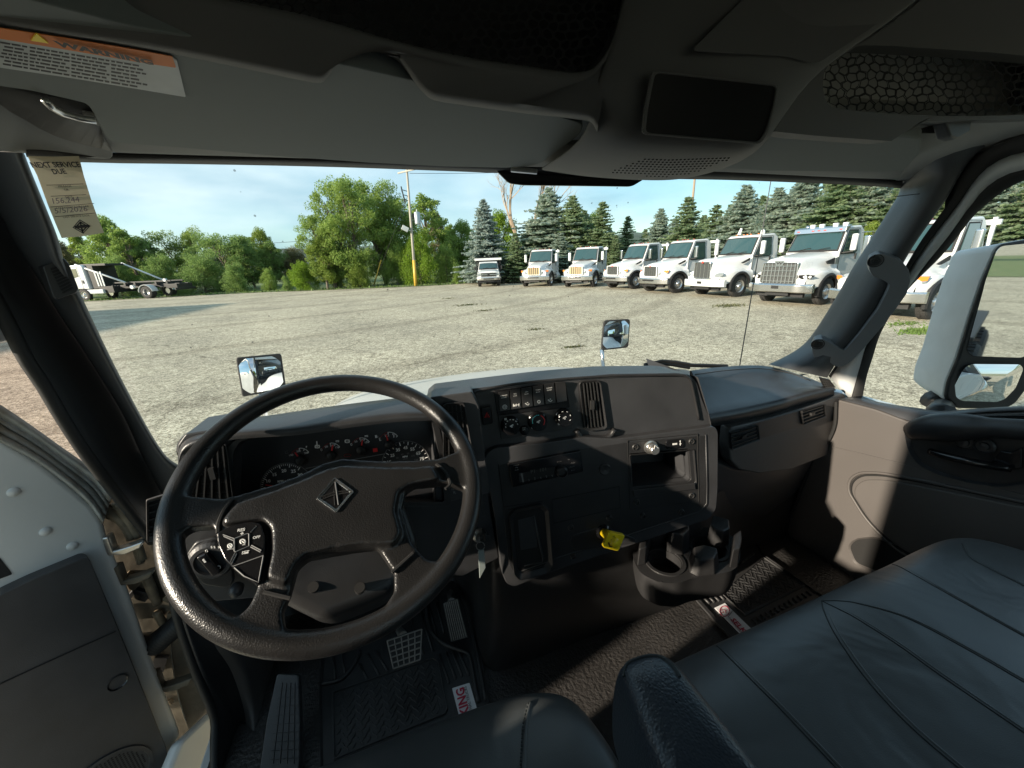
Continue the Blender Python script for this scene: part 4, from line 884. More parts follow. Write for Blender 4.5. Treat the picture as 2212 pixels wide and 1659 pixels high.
for i in range(7):
    y0 = 89 + i * 7.6
    segs = [(0 + 3 * ((i * 7) % 4), 60), (64, 150), (154, 236), (240, 300 + 9 * (i % 3))]
    for (xa, xb) in segs:
        xx = xa
        while xx < xb - 6:
            ln = rnd.uniform(7, 22); a, b = (xx, y0 + xx * .17), (min(xx + ln, xb), y0 + min(xx + ln, xb) * .17)
            m.prism([VP.hit(a, .0016), VP.hit(b, .0016), VP.hit((b[0], b[1] + 3.2), .0016), VP.hit((a[0], a[1] + 3.2), .0016)], VP.n * .0004); xx += ln + 3
P(m, 'label_print', M['frame'], lb_, fix=False)
m = MB(); m.prism([VP.hit(p, .003) for p in dd(66, 85, 78, 70, 104, 91)], VP.n * .001); P(m, 'warning_triangle', M['yellowknob'], lb_)
m = MB(); m.tube([VP.hit(p, .006) for p in dd(98, 218, 112, 232, 135, 245, 170, 255, 207, 261)], .0035, 8); P(m, 'visor_hinge_ring', M['metal'], smooth=True)
m = MB(); m.prism([VP.hit(p, -.03) for p in roundpoly(dd(88, 208, 150, 216, 190, 228, 212, 262, 170, 262, 120, 246), 10)], VP.n * .012); P(m, 'visor_pivot', M['dark'])
m = MB(); a, b = at((1104, 366), Y=.74), at((1160, 371), Y=.72); m.tube([a, b], .0045, 8); P(m, 'visor_clip', M['metal'])
# left pocket where header meets pillar: dark grab cavity
m = MB(); m.loft([[at(p, Y=y) for p, y in zip(dd(-60, 150, 60, 196, 190, 222, 225, 300), (.60, .62, .66, .72))], [at(p, Y=y) for p, y in zip(dd(-60, 210, 20, 235, 120, 290, 240, 322), (.62, .66, .70, .76))]], 12)
P(m, 'visor_recess', M['shelf'], smooth=True, solid=.006)
m = MB(); m.loft([[at(p, Y=y) for p, y in zip(dd(-80, 185, 0, 205, 90, 262, 245, 318), (.60, .64, .70, .765))], [at(p, Y=y) for p, y in zip(dd(-80, 260, 0, 270, 60, 300, 245, 330), (.60, .66, .74, .785))], [at(p, Y=y) for p, y in zip(dd(-80, 330, 0, 330, 52, 332, 245, 345), (.62, .70, .80, .79))]], 16)
P(m, 'header_corner', M['liner'], smooth=True, sub=1, solid=.006)
Lp = dd(-220, 15, -60, 47, 0, 58, 120, 78, 250, 97, 400, 122, 550, 152, 640, 170, 684, 178, 704, 172, 722, 145, 738, 117, 758, 107, 800, 112, 845, 123, 872, 146, 903, 187, 925, 208, 948, 217, 1050, 232, 1150, 245, 1240, 255, 1275, 263, 1290, 285)
Op = dd(-220, -60, -60, -60, 100, -60, 250, -50, 380, -22, 478, 0, 633, 32, 717, 54, 858, 95, 998, 127, 1139, 148, 1227, 160, 1275, 153, 1308, 116, 1332, 63, 1346, 0, 1362, -100)
def sh(ps, dx, dy): return [(x + dx, y + dy) for x, y in ps]
m = MB(); N_ = 170
m.loft([[at(p, Y=.53) for p in sh(Lp, 0, 2)], [at(p, Y=.492) for p in sh(Lp, 0, 0)], [at(p, Y=.476) for p in sh(Lp, 1, -7)], [at(p, Y=.468) for p in sh(Lp, 2, -17)], [at((p[0], p[1]), Y=.460) for p in sh(Op, 0, 16)], [at(p, Y=.456) for p in Op], [at(p, Y=.466) for p in sh(Op, 2, -4)], [at(p, Y=.50) for p in sh(Op, 2, -5)]], N_)
P(m, 'overhead_shelf', M['shelf'], smooth=True, label='dark overhead storage shelf with a stepped lower lip')
m = MB()
for a in ((178, 300, 250, 312, 248, 338, 235, 318, 190, 312), (345, 336, 420, 350, 418, 372, 405, 356, 352, 348)): m.prism([at(p, Y=.472) for p in q('2', *a)], (0, -.003, 0))
P(m, 'shelf_clip', M['dark'])
def net(name, outline, Y0, cell, sag, label=None, back=True, yb=.60):
    """stretch net: hexagon cells inside a pixel outline, on a gently bulging sheet"""
    def inside(x, y):
        c = False; n = len(outline)
        for i in range(n):
            x1, y1 = outline[i]; x2, y2 = outline[i - 1]
            if (y1 > y) != (y2 > y) and x < (x2 - x1) * (y - y1) / (y2 - y1) + x1: c = not c
        return c
    xs = [p[0] for p in outline]; ys = [p[1] for p in outline]; m = MB()
    xm, ym = (min(xs) + max(xs)) / 2, (min(ys) + max(ys)) / 2
    def w3(x, y):
        x, y = x + 3.2 * math.sin(y * .11 + x * .045) + 1.5 * math.sin(x * .3), y + 3.4 * math.sin(x * .052 + 1) + 1.6 * math.sin(x * .21 + y * .2)
        r = 1 - min(1, ((x - xm) / (max(xs) - xm)) ** 2) ; r2 = 1 - min(1, ((y - ym) / (max(ys) - ym)) ** 2)
        return at((x, y), Y=Y0 - sag * r * r2)
    j = 0; y = min(ys)
    while y < max(ys) + cell:
        x = min(xs) + (cell * .5 if j % 2 else 0)
        while x < max(xs) + cell:
            jx = rnd.uniform(-1.5, 1.5); c = (x + jx, y)
            if inside(*c):
                pts = [(c[0] + cell * .577 * math.cos(a), c[1] + cell * .577 * math.sin(a) * .93) for a in [math.radians(k * 60 + 30) for k in range(6)]]
                inn = [(c[0] + (p[0] - c[0]) * (.80 + rnd.uniform(-.05, .05)), c[1] + (p[1] - c[1]) * .80) for p in pts]
                big = [(c[0] + (p[0] - c[0]) * 1.02, c[1] + (p[1] - c[1]) * 1.02) for p in pts]
                P3 = [w3(*p) for p in big]; I3 = [w3(*p) for p in inn]
                m.add(P3 + I3, [(k, (k + 1) % 6, 6 + (k + 1) % 6, 6 + k) for k in range(6)])
            x += cell
        y += cell * .80; j += 1
    P(m, name, M['net'], fix=False, label=label)
netL = dd(380, -60, 478, 0, 633, 34, 717, 58, 858, 99, 998, 130, 1139, 150, 1227, 160, 1272, 153, 1304, 116, 1328, 63, 1346, -60)
net('storage_net', netL, .475, 24, -.005, 'black storage net almost lost in the dark opening above the driver')
# liner behind the left net, its inner shade put into a near-black colour
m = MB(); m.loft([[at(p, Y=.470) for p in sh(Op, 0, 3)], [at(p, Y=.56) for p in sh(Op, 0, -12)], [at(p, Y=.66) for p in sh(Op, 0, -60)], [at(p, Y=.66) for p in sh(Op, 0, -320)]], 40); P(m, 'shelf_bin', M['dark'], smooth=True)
# right shelf front with its opening
RP_ = PL((.9, .462, .2), (1, 0, 0), (0, -.10, 1))
inn = dd(1779, 197, 1790, 226, 1821, 236, 1927, 246, 2067, 251, 2212, 248, 2360, 238, 2380, 150, 2212, 120, 2014, 105, 1891, 98, 1839, 104, 1790, 134, 1779, 169)
oo = dd(1700, 240, 1672, 284, 1760, 293, 1925, 305, 1990, 262, 2212, 257, 2440, 246, 2440, -60, 2212, -60, 2080, -60, 2030, -40, 1968, 20, 1868, 88, 1750, 168)
def dens(ps, k=3):
    out = []; n = len(ps)
    for i in range(n):
        a, b, c, d = [V(ps[(i + j - 1) % n]) for j in range(4)]
        for t in range(k):
            t /= k; out.append(0.5 * ((2 * b) + (c - a) * t + (2 * a - 5 * b + 4 * c - d) * t * t + (3 * b - a - 3 * c + d) * t ** 3))
    return out
def denl(ps, k=3):
    out = []; n = len(ps)
    for i in range(n):
        for t in range(k): out.append(V(ps[i]).lerp(V(ps[(i + 1) % n]), t / k))
    return out
P(MB().ring(RP_.hits(denl(oo)), RP_.hits(dens(inn)), RP_.n * -.03), 'overhead_shelf', M['shelf'], bevel=.006, seg=3, label='overhead shelf front right of the console, around the grey-backed net')
net('storage_net', [(p[0] + (p[0] - 2050) * .02, p[1]) for p in inn], .485, 21, -.02, 'black hexagon storage net with the pale liner showing through, upper right')
m = MB(); bb = [at(p, Y=.478) for p in dens(inn)]
c_ = dens(inn)
m.grid([bb, [at((p[0], p[1] - 4), Y=.56) for p in c_], [at((p[0] * .96 + 80, p[1] * .8 + 20), Y=.64) for p in c_]], True); m.add([at((p[0] * .96 + 80, p[1] * .8 + 20), Y=.64) for p in c_], [tuple(range(len(c_)))])
P(m, 'shelf_bin', mat('lightened_bin_liner', (.5, .5, .47), .9), smooth=True)  # paled to make up for the light missing inside the bin
# centre console between the shelves
C = [[((1362, -60), .456), ((1440, -60), .44), ((1620, -60), .425), ((1800, -60), .415), ((2040, -60), .41)],
     [((1344, 0), .456), ((1430, 0), .44), ((1600, 0), .425), ((1780, 0), .418), ((1985, 0), .415)],
     [((1326, 80), .458), ((1415, 100), .445), ((1560, 100), .43), ((1700, 95), .425), ((1880, 78), .425)],
     [((1300, 140), .462), ((1395, 160), .447), ((1540, 165), .435), ((1670, 160), .43), ((1775, 145), .435)],
     [((1285, 200), .468), ((1385, 220), .45), ((1530, 232), .44), ((1650, 236), .437), ((1722, 205), .442)],
     [((1275, 262), .49), ((1370, 285), .462), ((1520, 300), .45), ((1635, 305), .447), ((1678, 270), .452)],
     [((1255, 300), .53), ((1350, 322), .495), ((1500, 328), .48), ((1600, 328), .475), ((1655, 305), .475)],
     [((1215, 335), .60), ((1320, 352), .57), ((1470, 358), .56), ((1565, 350), .55), ((1632, 328), .54)],
     [((1165, 364), .72), ((1290, 380), .70), ((1440, 387), .69), ((1530, 372), .68), ((1595, 350), .66)],
     [((1170, 366), .80), ((1290, 382), .78), ((1440, 388), .77), ((1530, 373), .77), ((1596, 351), .75)]]
m = MB(); m.loft([[at(p, Y=y) for p, y in r] for r in C], 24); P(m, 'overhead_console', M['shelf'], smooth=True, sub=1, solid=.004, label='bulging overhead console with a black panel and pierced speaker')
scr = roundpoly(dd(1406, 152, 1680, 183, 1672, 230, 1656, 285, 1640, 312, 1384, 290, 1390, 235), 12)
SPL = PL(at((1530, 235), Y=.433), at((1650, 240), Y=.43) - at((1400, 225), Y=.437), at((1520, 160), Y=.427) - at((1520, 300), Y=.44))
o_ = P(MB().ring(SPL.hits(roundpoly(inset(scr, 1.0), 0, 1), 0), SPL.hits(roundpoly(inset(scr, .955, .93), 0, 1), 0), SPL.n * .003), 'display_rim', M['shelf'], bevel=.001)
P(MB().prism(SPL.hits(inset(scr, .97, .95), 0), SPL.n * .0012), 'display_panel', mat('matt_black_panel', (.004, .004, .004), .35, spec=.15))
m = MB()
OC = bpy.data.objects['overhead_console']
for r_i in range(9):
    for c_i in range(34):
        y = 340 + r_i * 5.2; x = 1290 + c_i * 8.6 + (r_i % 2) * 4.3; y2 = y + 5 - abs(x - 1445) * .035
        if x < 1392 - r_i * 13 or x > 1586 - r_i * 15: continue
        p = onsurf(OC, (x, y2), .0006)
        if p is None or y2 > 383 - abs(x - 1430) * .10: continue
        m.lathe([(.0019, 0), (.0001, .0002)], p, (-p).normalized() * .5 + V((0, 0, -1)) * .5, 6, caps=False)
P(m, 'speaker_holes', M['dark'], fix=False)
# recessed tray above the console
tr_ = roundpoly(dd(1462, 118, 1690, 130, 1765, 150, 1960, 20, 1990, -60, 1640, -60), 18)
P(MB().prism([at(p, Y=.421) for p in inset(tr_, .9)], (0, -.0012, 0)), 'map_tray', M['shelf'], bevel=.001)
# passenger visor and corner of the headliner
VR = PL((1.0, .66, .160), (1, 0, 0), (0, -1, .12))
vr = roundpoly(dd(1520, 340, 1640, 280, 1760, 280, 1850, 285, 1990, 300, 1985, 335, 1952, 369, 1900, 372, 1663, 370, 1560, 364), 8)
P(MB().prism(VR.hits(vr), VR.n * -.02), 'sun_visor', M['visor'], bevel=.005, seg=3, label='passenger sun visor folded flat right of the console')
m = MB(); m.loft([[at(p, Y=y) for p, y in zip(dd(1925, 300, 1990, 258, 2080, 252, 2212, 247, 2440, 235), (.50, .49, .49, .49, .47))], [at(p, Y=y) for p, y in zip(dd(1975, 318, 2020, 300, 2100, 285, 2212, 270, 2440, 250), (.58, .57, .56, .54, .50))],
                  [at(p, Y=y) for p, y in zip(dd(1965, 355, 2015, 345, 2080, 322, 2212, 285, 2440, 258), (.70, .69, .64, .57, .50))], [at(p, Y=y) for p, y in zip(dd(1925, 398, 1990, 385, 2060, 362, 2120, 322, 2225, 292), (.79, .76, .70, .62, .55))]], 22)
P(m, 'header_corner', M['liner'], smooth=True, sub=1, solid=.005)
hk = q('3', 1590, 735, 1640, 770, 1670, 860, 1710, 872, 1790, 830, 1800, 760, 1780, 735, 1700, 725)
P(MB().prism([at(p, Y=.50) for p in hk], (0, -.02, 0)), 'coat_hook', M['pillar'], bevel=.004, seg=3)
m = MB(); m.prism([at(p, Y=.515) for p in q('3', 1480, 820, 1570, 745, 1640, 750, 1660, 820)], (0, -.004, 0)); P(m, 'hook_recess', M['dark'])  # near-black slab drawn for the shade behind the hook
# ---------------------------------------------------------------- left pillar
Lr = [((52, 330), .80), ((64, 362), .805), ((127, 518), .845), ((134, 554), .85), ((169, 624), .875), ((197, 684), .89), ((246, 786), .915), ((299, 888), .94), ((337, 954), .955), ((366, 992), .965), ((400, 1010), .985), ((430, 1016), 1.0)]
Lg = [(-150, 160), (-100, 270), (-20, 445), (20, 520), (75, 605), (120, 680), (165, 745), (215, 822), (262, 900), (300, 985), (341, 1067), (365, 1110)]
Lo = [(-220, 160), (-170, 330), (-70, 530), (-20, 630), (20, 705), (55, 775), (95, 835), (130, 895), (178, 970), (230, 1040), (281, 1105), (330, 1170)]
r0 = [at(p, Y=y) for p, y in Lr]; r3 = [at(p, X=-.545) for p in Lg]
r1 = [at((a[0] * .62 + b[0] * .38, a[1] * .62 + b[1] * .38), Y=(A.y * .5 + B.y * .5) - .022) for (a, y), b, A, B in zip(Lr, Lg, r0, r3)]
r2 = [at((a[0] * .25 + b[0] * .75, a[1] * .25 + b[1] * .75), Y=(A.y * .15 + B.y * .85) - .012) for (a, y), b, A, B in zip(Lr, Lg, r0, r3)]
rb = [p * 1.06 for p in r0]
m = MB(); m.loft([rb, r0, [p.lerp(q_, .18) + V((0, -.012, 0)) for p, q_ in zip(r0, r1)], r1, r2, r3, [p + V((-.01, .05, 0)) for p in r3]], 40); P(m, 'windscreen_pillar', M['pillar'], smooth=True, sub=1, label='left windscreen pillar cover with a small speaker grille')
ro = [at(p, X=-.56) for p in Lo]
m = MB(); m.loft([[p + V((-.01, .03, 0)) for p in r3], [p.lerp(q_, .35) for p, q_ in zip([p + V((-.012, .012, 0)) for p in r3], ro)], [p.lerp(q_, .5) + V((.004, -.008, 0)) for p, q_ in zip(r3, ro)], ro], 30); P(m, 'pillar_inner_trim', M['pillar'], smooth=True, sub=1)
m = MB(); m.tube(crs(ro, 40), .010, 8); P(m, 'door_seal', M['black'], smooth=True)
pm = [at((a[0] * .35 + b[0] * .65, a[1] * .35 + b[1] * .65), Y=(A.y * .3 + B.y * .7) - .02) for (a, y), b, A, B in zip(Lr, Lg, r0, r3)]
# pillar speaker, seated on the cover
LPC = bpy.data.objects['windscreen_pillar']
so_ = roundpoly(q('4', 262, 160, 395, 112, 425, 145, 485, 300, 470, 325, 345, 368, 325, 345), 4)
h_ = [onsurf(LPC, p) for p in q('4', 330, 160, 400, 140, 440, 300, 350, 330)]; hc = sum(h_, V((0, 0, 0))) / 4
fn_ = (-hc.normalized() + V((.35, -.2, 0))).normalized(); su = V((0, 0, 1)).cross(fn_); SL = PL(hc, su, fn_.cross(su))
gp_ = P(MB().prism(SL.hits(so_, .030), SL.n * -.04), 'pillar_speaker', M['trim'], bevel=.004, seg=3)
m = MB()
for i in range(9):
    for j in range(6):
        a = V(q('4', 318 + i * 9, 178 + i * 18)); b = V(q('4', 378 + i * 8, 158 + i * 17)); p = a.lerp(b, j / 5)
        m.box(SL.hit(p, .0305), (.0030, .0030, .0012), SL.rot())
P(m, 'speaker_slots', M['dark'], gp_)
# ---------------------------------------------------------------- right pillar and door frame
Rl = [((1930, 352), .79), ((1945, 408), .80), ((1927, 443), .81), ((1874, 528), .86), ((1839, 583), .885), ((1807, 640), .91), ((1765, 708), .95), ((1737, 743), .97), ((1702, 767), .975), ((1660, 787), .97)]
Rr = [(2170, 292), (2108, 342), (2053, 432), (1995, 512), (1962, 565), (1930, 625), (1880, 700), (1845, 745), (1818, 780), (1795, 818)]
a0_ = [at(p, Y=y) for p, y in Rl]; a3 = [at(p, X=1.452) for p in Rr]
a1_ = [at((a[0] * .6 + b[0] * .4, a[1] * .6 + b[1] * .4), Y=(A.y * .5 + B.y * .5) - .03) for (a, y), b, A, B in zip(Rl, Rr, a0_, a3)]
a2_ = [at((a[0] * .22 + b[0] * .78, a[1] * .22 + b[1] * .78), Y=(A.y * .15 + B.y * .85) - .014) for (a, y), b, A, B in zip(Rl, Rr, a0_, a3)]
m = MB(); m.loft([[p * 1.06 for p in a0_], a0_, [p.lerp(q_, .2) + V((0, -.012, 0)) for p, q_ in zip(a0_, a1_)], a1_, a2_, a3, [p + V((.02, .04, 0)) for p in a3]], 36); P(m, 'windscreen_pillar', M['pillar'], smooth=True, sub=1, label='right windscreen pillar cover behind the grab handle')
m = MB(); m.tube([at(p, Y=.70 + .0 * 0) for p in ()] or crs([at(q('3', 1420, 1208), Y=.785), at(q('3', 1560, 1192), Y=.715), at(q('3', 1760, 1174), X=1.44)], 10), .0012, 5); P(m, 'pillar_seam', M['dark'])
Aup = dd(2440, 235, 2300, 265, 2212, 290, 2160, 305, 2115, 335, 2085, 368, 2067, 400, 2053, 432, 1995, 512, 1962, 565, 1925, 625, 1875, 700, 1828, 755, 1790, 812)
Bup = dd(2440, 290, 2300, 308, 2212, 330, 2173, 340, 2130, 366, 2100, 400, 2080, 430, 2060, 457, 2011, 520, 1969, 580, 1925, 650, 1875, 715, 1830, 765, 1795, 815)
Blo = dd(2440, 315, 2300, 340, 2212, 366, 2166, 380, 2123, 411, 2100, 440, 2088, 454, 2046, 513, 1990, 583, 1950, 640, 1905, 700, 1875, 735, 1858, 790, 1838, 862)
Ge = dd(2440, 330, 2300, 358, 2212, 390, 2180, 405, 2155, 422, 2128, 444, 2102, 468, 2068, 512, 2032, 555, 1955, 634, 1905, 715, 1886, 770, 1872, 815, 1862, 865)
m = MB(); m.loft([[at(p, X=1.452) * 1.012 for p in Rr], [at(p, X=1.455) * 1.012 for p in Aup[3:]]], 24); m.add([at(p, X=1.475) for p in dd(2040, 450, 2050, 360, 2090, 300, 2200, 270, 2150, 330, 2110, 375, 2075, 425)], [tuple(range(7))]); P(m, 'pillar_gap_seal', M['black'], fix=False)
sA = [at(p, X=1.455) for p in Aup]; sB = [at(p, X=1.470) for p in Bup]; sC = [at(p, X=1.475) for p in Blo]; sD = [at(p, X=1.50) for p in Ge]
m = MB(); m.loft([sA, [p.lerp(q_, .5) + V((-.008, -.004, 0)) for p, q_ in zip(sA, sB)], sB], 44); P(m, 'door_opening_seal', M['black'], smooth=True)
m = MB(); m.loft([sB, [p.lerp(q_, .5) + V((-.006, 0, 0)) for p, q_ in zip(sB, sC)], sC], 44); P(m, 'passenger_door_frame', M['doorwhite'], smooth=True, solid=.004, label='grey painted frame of the closed passenger door')
m = MB(); m.loft([sC, [p.lerp(q_, .45) + V((-.012, 0, 0)) for p, q_ in zip(sC, sD)], sD], 44); P(m, 'window_seal', M['black'], smooth=True)
gl_ = [at(p, X=1.497) for p in Ge] + [at(p, X=1.497) for p in dd(1875, 868, 1900, 880, 2032, 905, 2212, 915, 2440, 920)]
m = MB(); m.add(gl_, [tuple(range(len(gl_)))]); P(m, 'side_window', M['glass'], fix=False)
# ---------------------------------------------------------------- grab handle
ht = at(q('6', 1300, 128), Y=.755); hb3 = at(q('6', 945, 640), Y=.865); ho = at(q('6', 1450, 280), Y=.715)
HP4 = PL(ht, ho - hb3, ht - hb3)
if HP4.n.y > 0: HP4 = PL(ht, hb3 - ho, ht - hb3)
hout = roundpoly(q('6', 1242, 150, 1255, 90, 1310, 62, 1360, 75, 1440, 105, 1482, 160, 1492, 232, 1470, 305, 1400, 405, 1300, 532, 1200, 652, 1130, 722, 1082, 750, 1038, 745, 985, 702, 915, 700, 900, 640, 920, 590, 965, 578, 1075, 640, 1098, 650, 1180, 555, 1300, 398, 1358, 285, 1370, 250, 1335, 225, 1262, 195), 5, 3)
H = P(MB().prism(HP4.hits(hout, -.012), HP4.n * .034), 'grab_handle', mat('handle_plastic_skylit', (.17, .18, .19), .42, bump=.3, bscale=900, btype='cell'), bevel=.013, seg=5, label='curved grab handle bolted to the right pillar')  # paler than the pillar plastic: sky light put into its colour
for c in (q('6', 1300, 128), q('6', 945, 640)):
    p = HP4.hit(c, .0215); P(MB().lathe([(.0185, -.001), (.0185, .0012), (.0160, .0016), (.0150, -.002), (.0001, -.002)], p, HP4.n, 24, caps=False), 'handle_mount', M['trim'], H)
    P(MB().lathe([(.0145, .0005), (.011, .0022), (.006, .0022), (.005, .0008), (.0001, .0008)], p, HP4.n, 18, caps=False), 'bolt', M['screw'], H)
# ---------------------------------------------------------------- right door inner panel
DPx = 1.42
pn = dd(1810, 863, 1891, 884, 1958, 909, 1983, 911, 2032, 905, 2102, 894, 2212, 890, 2440, 888, 2440, 1330, 1900, 1330, 1814, 1262, 1751, 1230, 1709, 1167, 1690, 1128, 1712, 1102, 1737, 1039, 1758, 985, 1784, 962, 1803, 923)
dp = P(MB().prism(X_(pn, X=DPx), (.05, 0, 0)), 'door_panel', M['trimlt'], bevel=.006, seg=3, label='brown-grey inner panel of the closed passenger door')
m = MB(); m.loft([X_(dd(1810, 862, 1891, 883, 1958, 908, 1983, 910, 2032, 904, 2102, 892, 2212, 886, 2440, 884), X=DPx), X_(dd(1840, 858, 1893, 872, 1944, 882, 1975, 888, 2032, 893, 2102, 886, 2212, 880, 2440, 878), X=1.46), X_(dd(1862, 856, 1893, 868, 1944, 877, 1975, 881, 2032, 889, 2102, 884, 2212, 878, 2440, 872), X=1.50)], 24)
P(m, 'door_ledge', M['dash'], dp, smooth=True, solid=.003)
def drn(ps, off, r=0): return [at(p, X=DPx - off) for p in (roundpoly(ps, r) if r else ps)]
m = MB(); m.tube(crs([at(p, X=1.413) for p in dd(1806, 868, 1803, 920, 1784, 960, 1758, 984, 1738, 1036, 1713, 1100, 1692, 1128)], 30), .0055, 6); P(m, 'door_gap', M['dark'], dp)
m = MB(); m.prism([at(p, X=1.455) for p in q('6', 1128, 1012, 1190, 995, 1560, 1080, 1500, 1108)], (-.003, 0, .004)); P(m, 'switch_plate', M['trim'], dp, bevel=.001)
for pts in (q('6', 1255, 1022, 1330, 1020, 1400, 1040, 1340, 1055), q('6', 1420, 1075, 1470, 1060, 1520, 1072, 1475, 1092)):
    m = MB(); m.prism([at(p, X=1.452) for p in pts], (-.004, 0, .005)); P(m, 'window_switch', M['dash'], dp, bevel=.001)
m = MB(); m.tube(crs([at(p, X=DPx - .001) for p in dd(1784, 962, 1850, 977, 1950, 1002, 2050, 1028, 2212, 1069, 2440, 1125)], 30), .0016, 6); P(m, 'panel_seam', M['trimlt'], dp)
lo = roundpoly(q('6', 1130, 1540, 1140, 1470, 1200, 1430, 1330, 1430, 1600, 1480, 2212, 1610, 2900, 1750, 2900, 2400, 2300, 2400, 1700, 2050, 1420, 1900, 1240, 1720), 30)
m = MB(); m.tube([at(p, X=DPx - .002) for p in lo], .0045, 6, closed=True); P(m, 'panel_piping', M['trimlt'], dp, smooth=True)
m = MB(); m.tube([at(p, X=DPx - .001) for p in inset(lo, .975, .955)], .003, 6, closed=True); P(m, 'panel_groove', M['dark'], dp)
P(MB().prism(drn(inset(lo, .93, .88), 0), (-.008, 0, 0)), 'door_insert', M['trimlt'], dp, bevel=.006, seg=3)
pk = roundpoly(dd(1836, 1180, 1850, 1166, 1890, 1162, 1960, 1185, 1990, 1230, 1900, 1235, 1850, 1215), 12)
P(MB().ring(drn(inset(pk, 1.06, 1.1), 0), drn(pk, 0), (-.008, 0, 0), (-.002, 0, 0)), 'pocket_rim', M['trimlt'], dp, bevel=.002)
P(MB().prism(drn(pk, .0), (-.0015, 0, 0)), 'door_pocket', M['dark'], dp)  # flat near-black patch in place of the pocket's inner shade
# armrest cavity, pull and buttons
cav = roundpoly(q('6', 1505, 1150, 1540, 1120, 1700, 1095, 2000, 1085, 2400, 1080, 2400, 1440, 2212, 1485, 2080, 1500, 1900, 1478, 1700, 1425, 1590, 1370, 1530, 1290), 16)
P(MB().ring(drn(inset(cav, 1.035, 1.05), 0), drn(cav, 0), (-.018, 0, 0), (-.008, 0, 0)), 'armrest_rim', M['dash'], dp, bevel=.005, seg=3)
P(MB().prism(drn(cav, .0), (-.002, 0, 0)), 'armrest_cavity', M['trim'], dp)  # flat darker panel, its colour gives the cavity's shaded, recessed look
bol = [at(p, X=x) for p, x in zip(q('6', 1515, 1180, 1600, 1158, 1750, 1150, 1950, 1150, 2212, 1165, 2420, 1180), (1.405, 1.395, 1.385, 1.378, 1.372, 1.37))]
P(MB().tube(crs(bol, 20), [.024 + .014 * math.sin(math.pi * min(1, i / 12)) for i in range(20)], 14, flat=.8), 'door_armrest', M['trim'], dp, smooth=True)
hb_ = [at(p, X=x) for p, x in zip(q('6', 1640, 1300, 1720, 1325, 1850, 1355, 2000, 1385, 2130, 1402), (1.40, 1.385, 1.38, 1.385, 1.40))]
P(MB().tube(crs(hb_, 16), .010, 10), 'door_pull', M['blackgl'], dp, smooth=True)
for c in (q('6', 1850, 1242), q('6', 1972, 1265)):
    p = at(c, X=1.412); P(MB().lathe([(.020, 0), (.020, .006), (.016, .008), (.015, .004), (.010, .004), (.009, .010), (.0001, .011)], p, (-1, -.1, .05), 20, caps=False), 'door_button', M['trim'], dp, smooth=False)
m = MB(); m.prism([at(p, X=1.41) for p in q('6', 2010, 1370, 2080, 1290, 2140, 1300, 2212, 1270, 2212, 1400, 2120, 1410)], (-.01, 0, 0)); P(m, 'latch_lever', M['blackgl'], dp, bevel=.003)
# ================================================================ DASHBOARD
SP = PL((.085, .784, -.26), (.595, -.11, 0), (0, .08, 1))
DP = PL((-.1, .735, -.40), (1, 0, 0), (0, .06, 1))
GP = PL((-.1, .80, -.38), (1, 0, 0), (0, .22, 1))
FP = PL((.86, .734, -.45), (.5, .054, 0), (0, .05, 1)); FV = PL(FP.o + FP.n * .0062, FP.u, FP.v)
dsh = P(MB().prism(DP.hits(roundpoly(dd(383, 962, 400, 938, 470, 926, 503, 925, 503, 1092, 940, 1092, 938, 915, 1040, 905, 1050, 1000, 1060, 1110, 1078, 1205, 1000, 1245, 900, 1235, 640, 1285, 430, 1302, 405, 1215, 383, 1110), 5), -.012), DP.n * -.10), 'dashboard', M['dash'], bevel=.008, seg=3, label='charcoal dashboard behind the steering wheel')
def D(mb, name, m, **k): return P(mb, name, m, dsh, **k)
# binnacle hood
far = [((378, 972), .80), ((381, 948), .84), ((408, 922), .865), ((489, 902), .87), ((600, 884), .87), ((720, 866), .87), ((850, 850), .87), ((915, 842), .865), ((950, 838), .85)]
near = [((387, 985), .737), ((394, 962), .735), ((430, 944), .735), ((520, 930), .735), ((640, 922), .735), ((762, 905), .735), ((864, 893), .735), ((935, 890), .735), ((990, 882), .735)]
mid = [((a[0][0] + b[0][0]) / 2, (a[0][1] + b[0][1]) / 2) for a, b in zip(far, near)]
m = MB(); m.loft([[at(p, Y=y) - V((0, -.01, .10)) for p, y in far], [at(p, Y=y) for p, y in far], [at((p[0], p[1] - 1), Y=.80) + V((0, 0, .004)) for p in mid], [at(p, Y=y) for p, y in near], [at((p[0], p[1] + 7), Y=.727) for p, y in near], [at((p[0], p[1] + 18), Y=.730) for p, y in near]], 44)
D(m, 'instrument_hood', M['dash'], smooth=True, sub=1)
# bezel round the instruments and the instrument face
bz = roundpoly(dd(503, 1085, 503, 975, 517, 953, 560, 940, 640, 931, 762, 913, 864, 901, 915, 898, 931, 905, 939, 930, 953, 1000, 962, 1085), 10)
bzo = [DP.hit(p, .004) for p in inset(bz, 1.06, 1.05)]; bzm = [DP.hit(p, .004) for p in bz]; bzi = [GP.hit(p, .004) for p in inset(bz, .965, .965)]
m = MB(); m.grid([bzo, bzm, bzi], True); ic = D(m, 'instrument_cluster', M['trim'], smooth=False, solid=.002)
P(MB().prism([GP.hit(p, 0) for p in inset(bz, .99)], GP.n * .0015), 'gauge_face', M['gauge'], dsh)
def gline(mb, pts, wd, off=.003): mb.tube([GP.hit(p, off) for p in pts], wd, 4)
def gg(*a): return q('g', *a)
pr = MB(); rr_ = MB(); gr = MB(); dr_ = []
def arc(c, rx, ry, a0, a1, n=14): return [(c[0] + rx * math.cos(math.radians(a0 + (a1 - a0) * i / n)), c[1] - ry * math.sin(math.radians(a0 + (a1 - a0) * i / n))) for i in range(n + 1)]
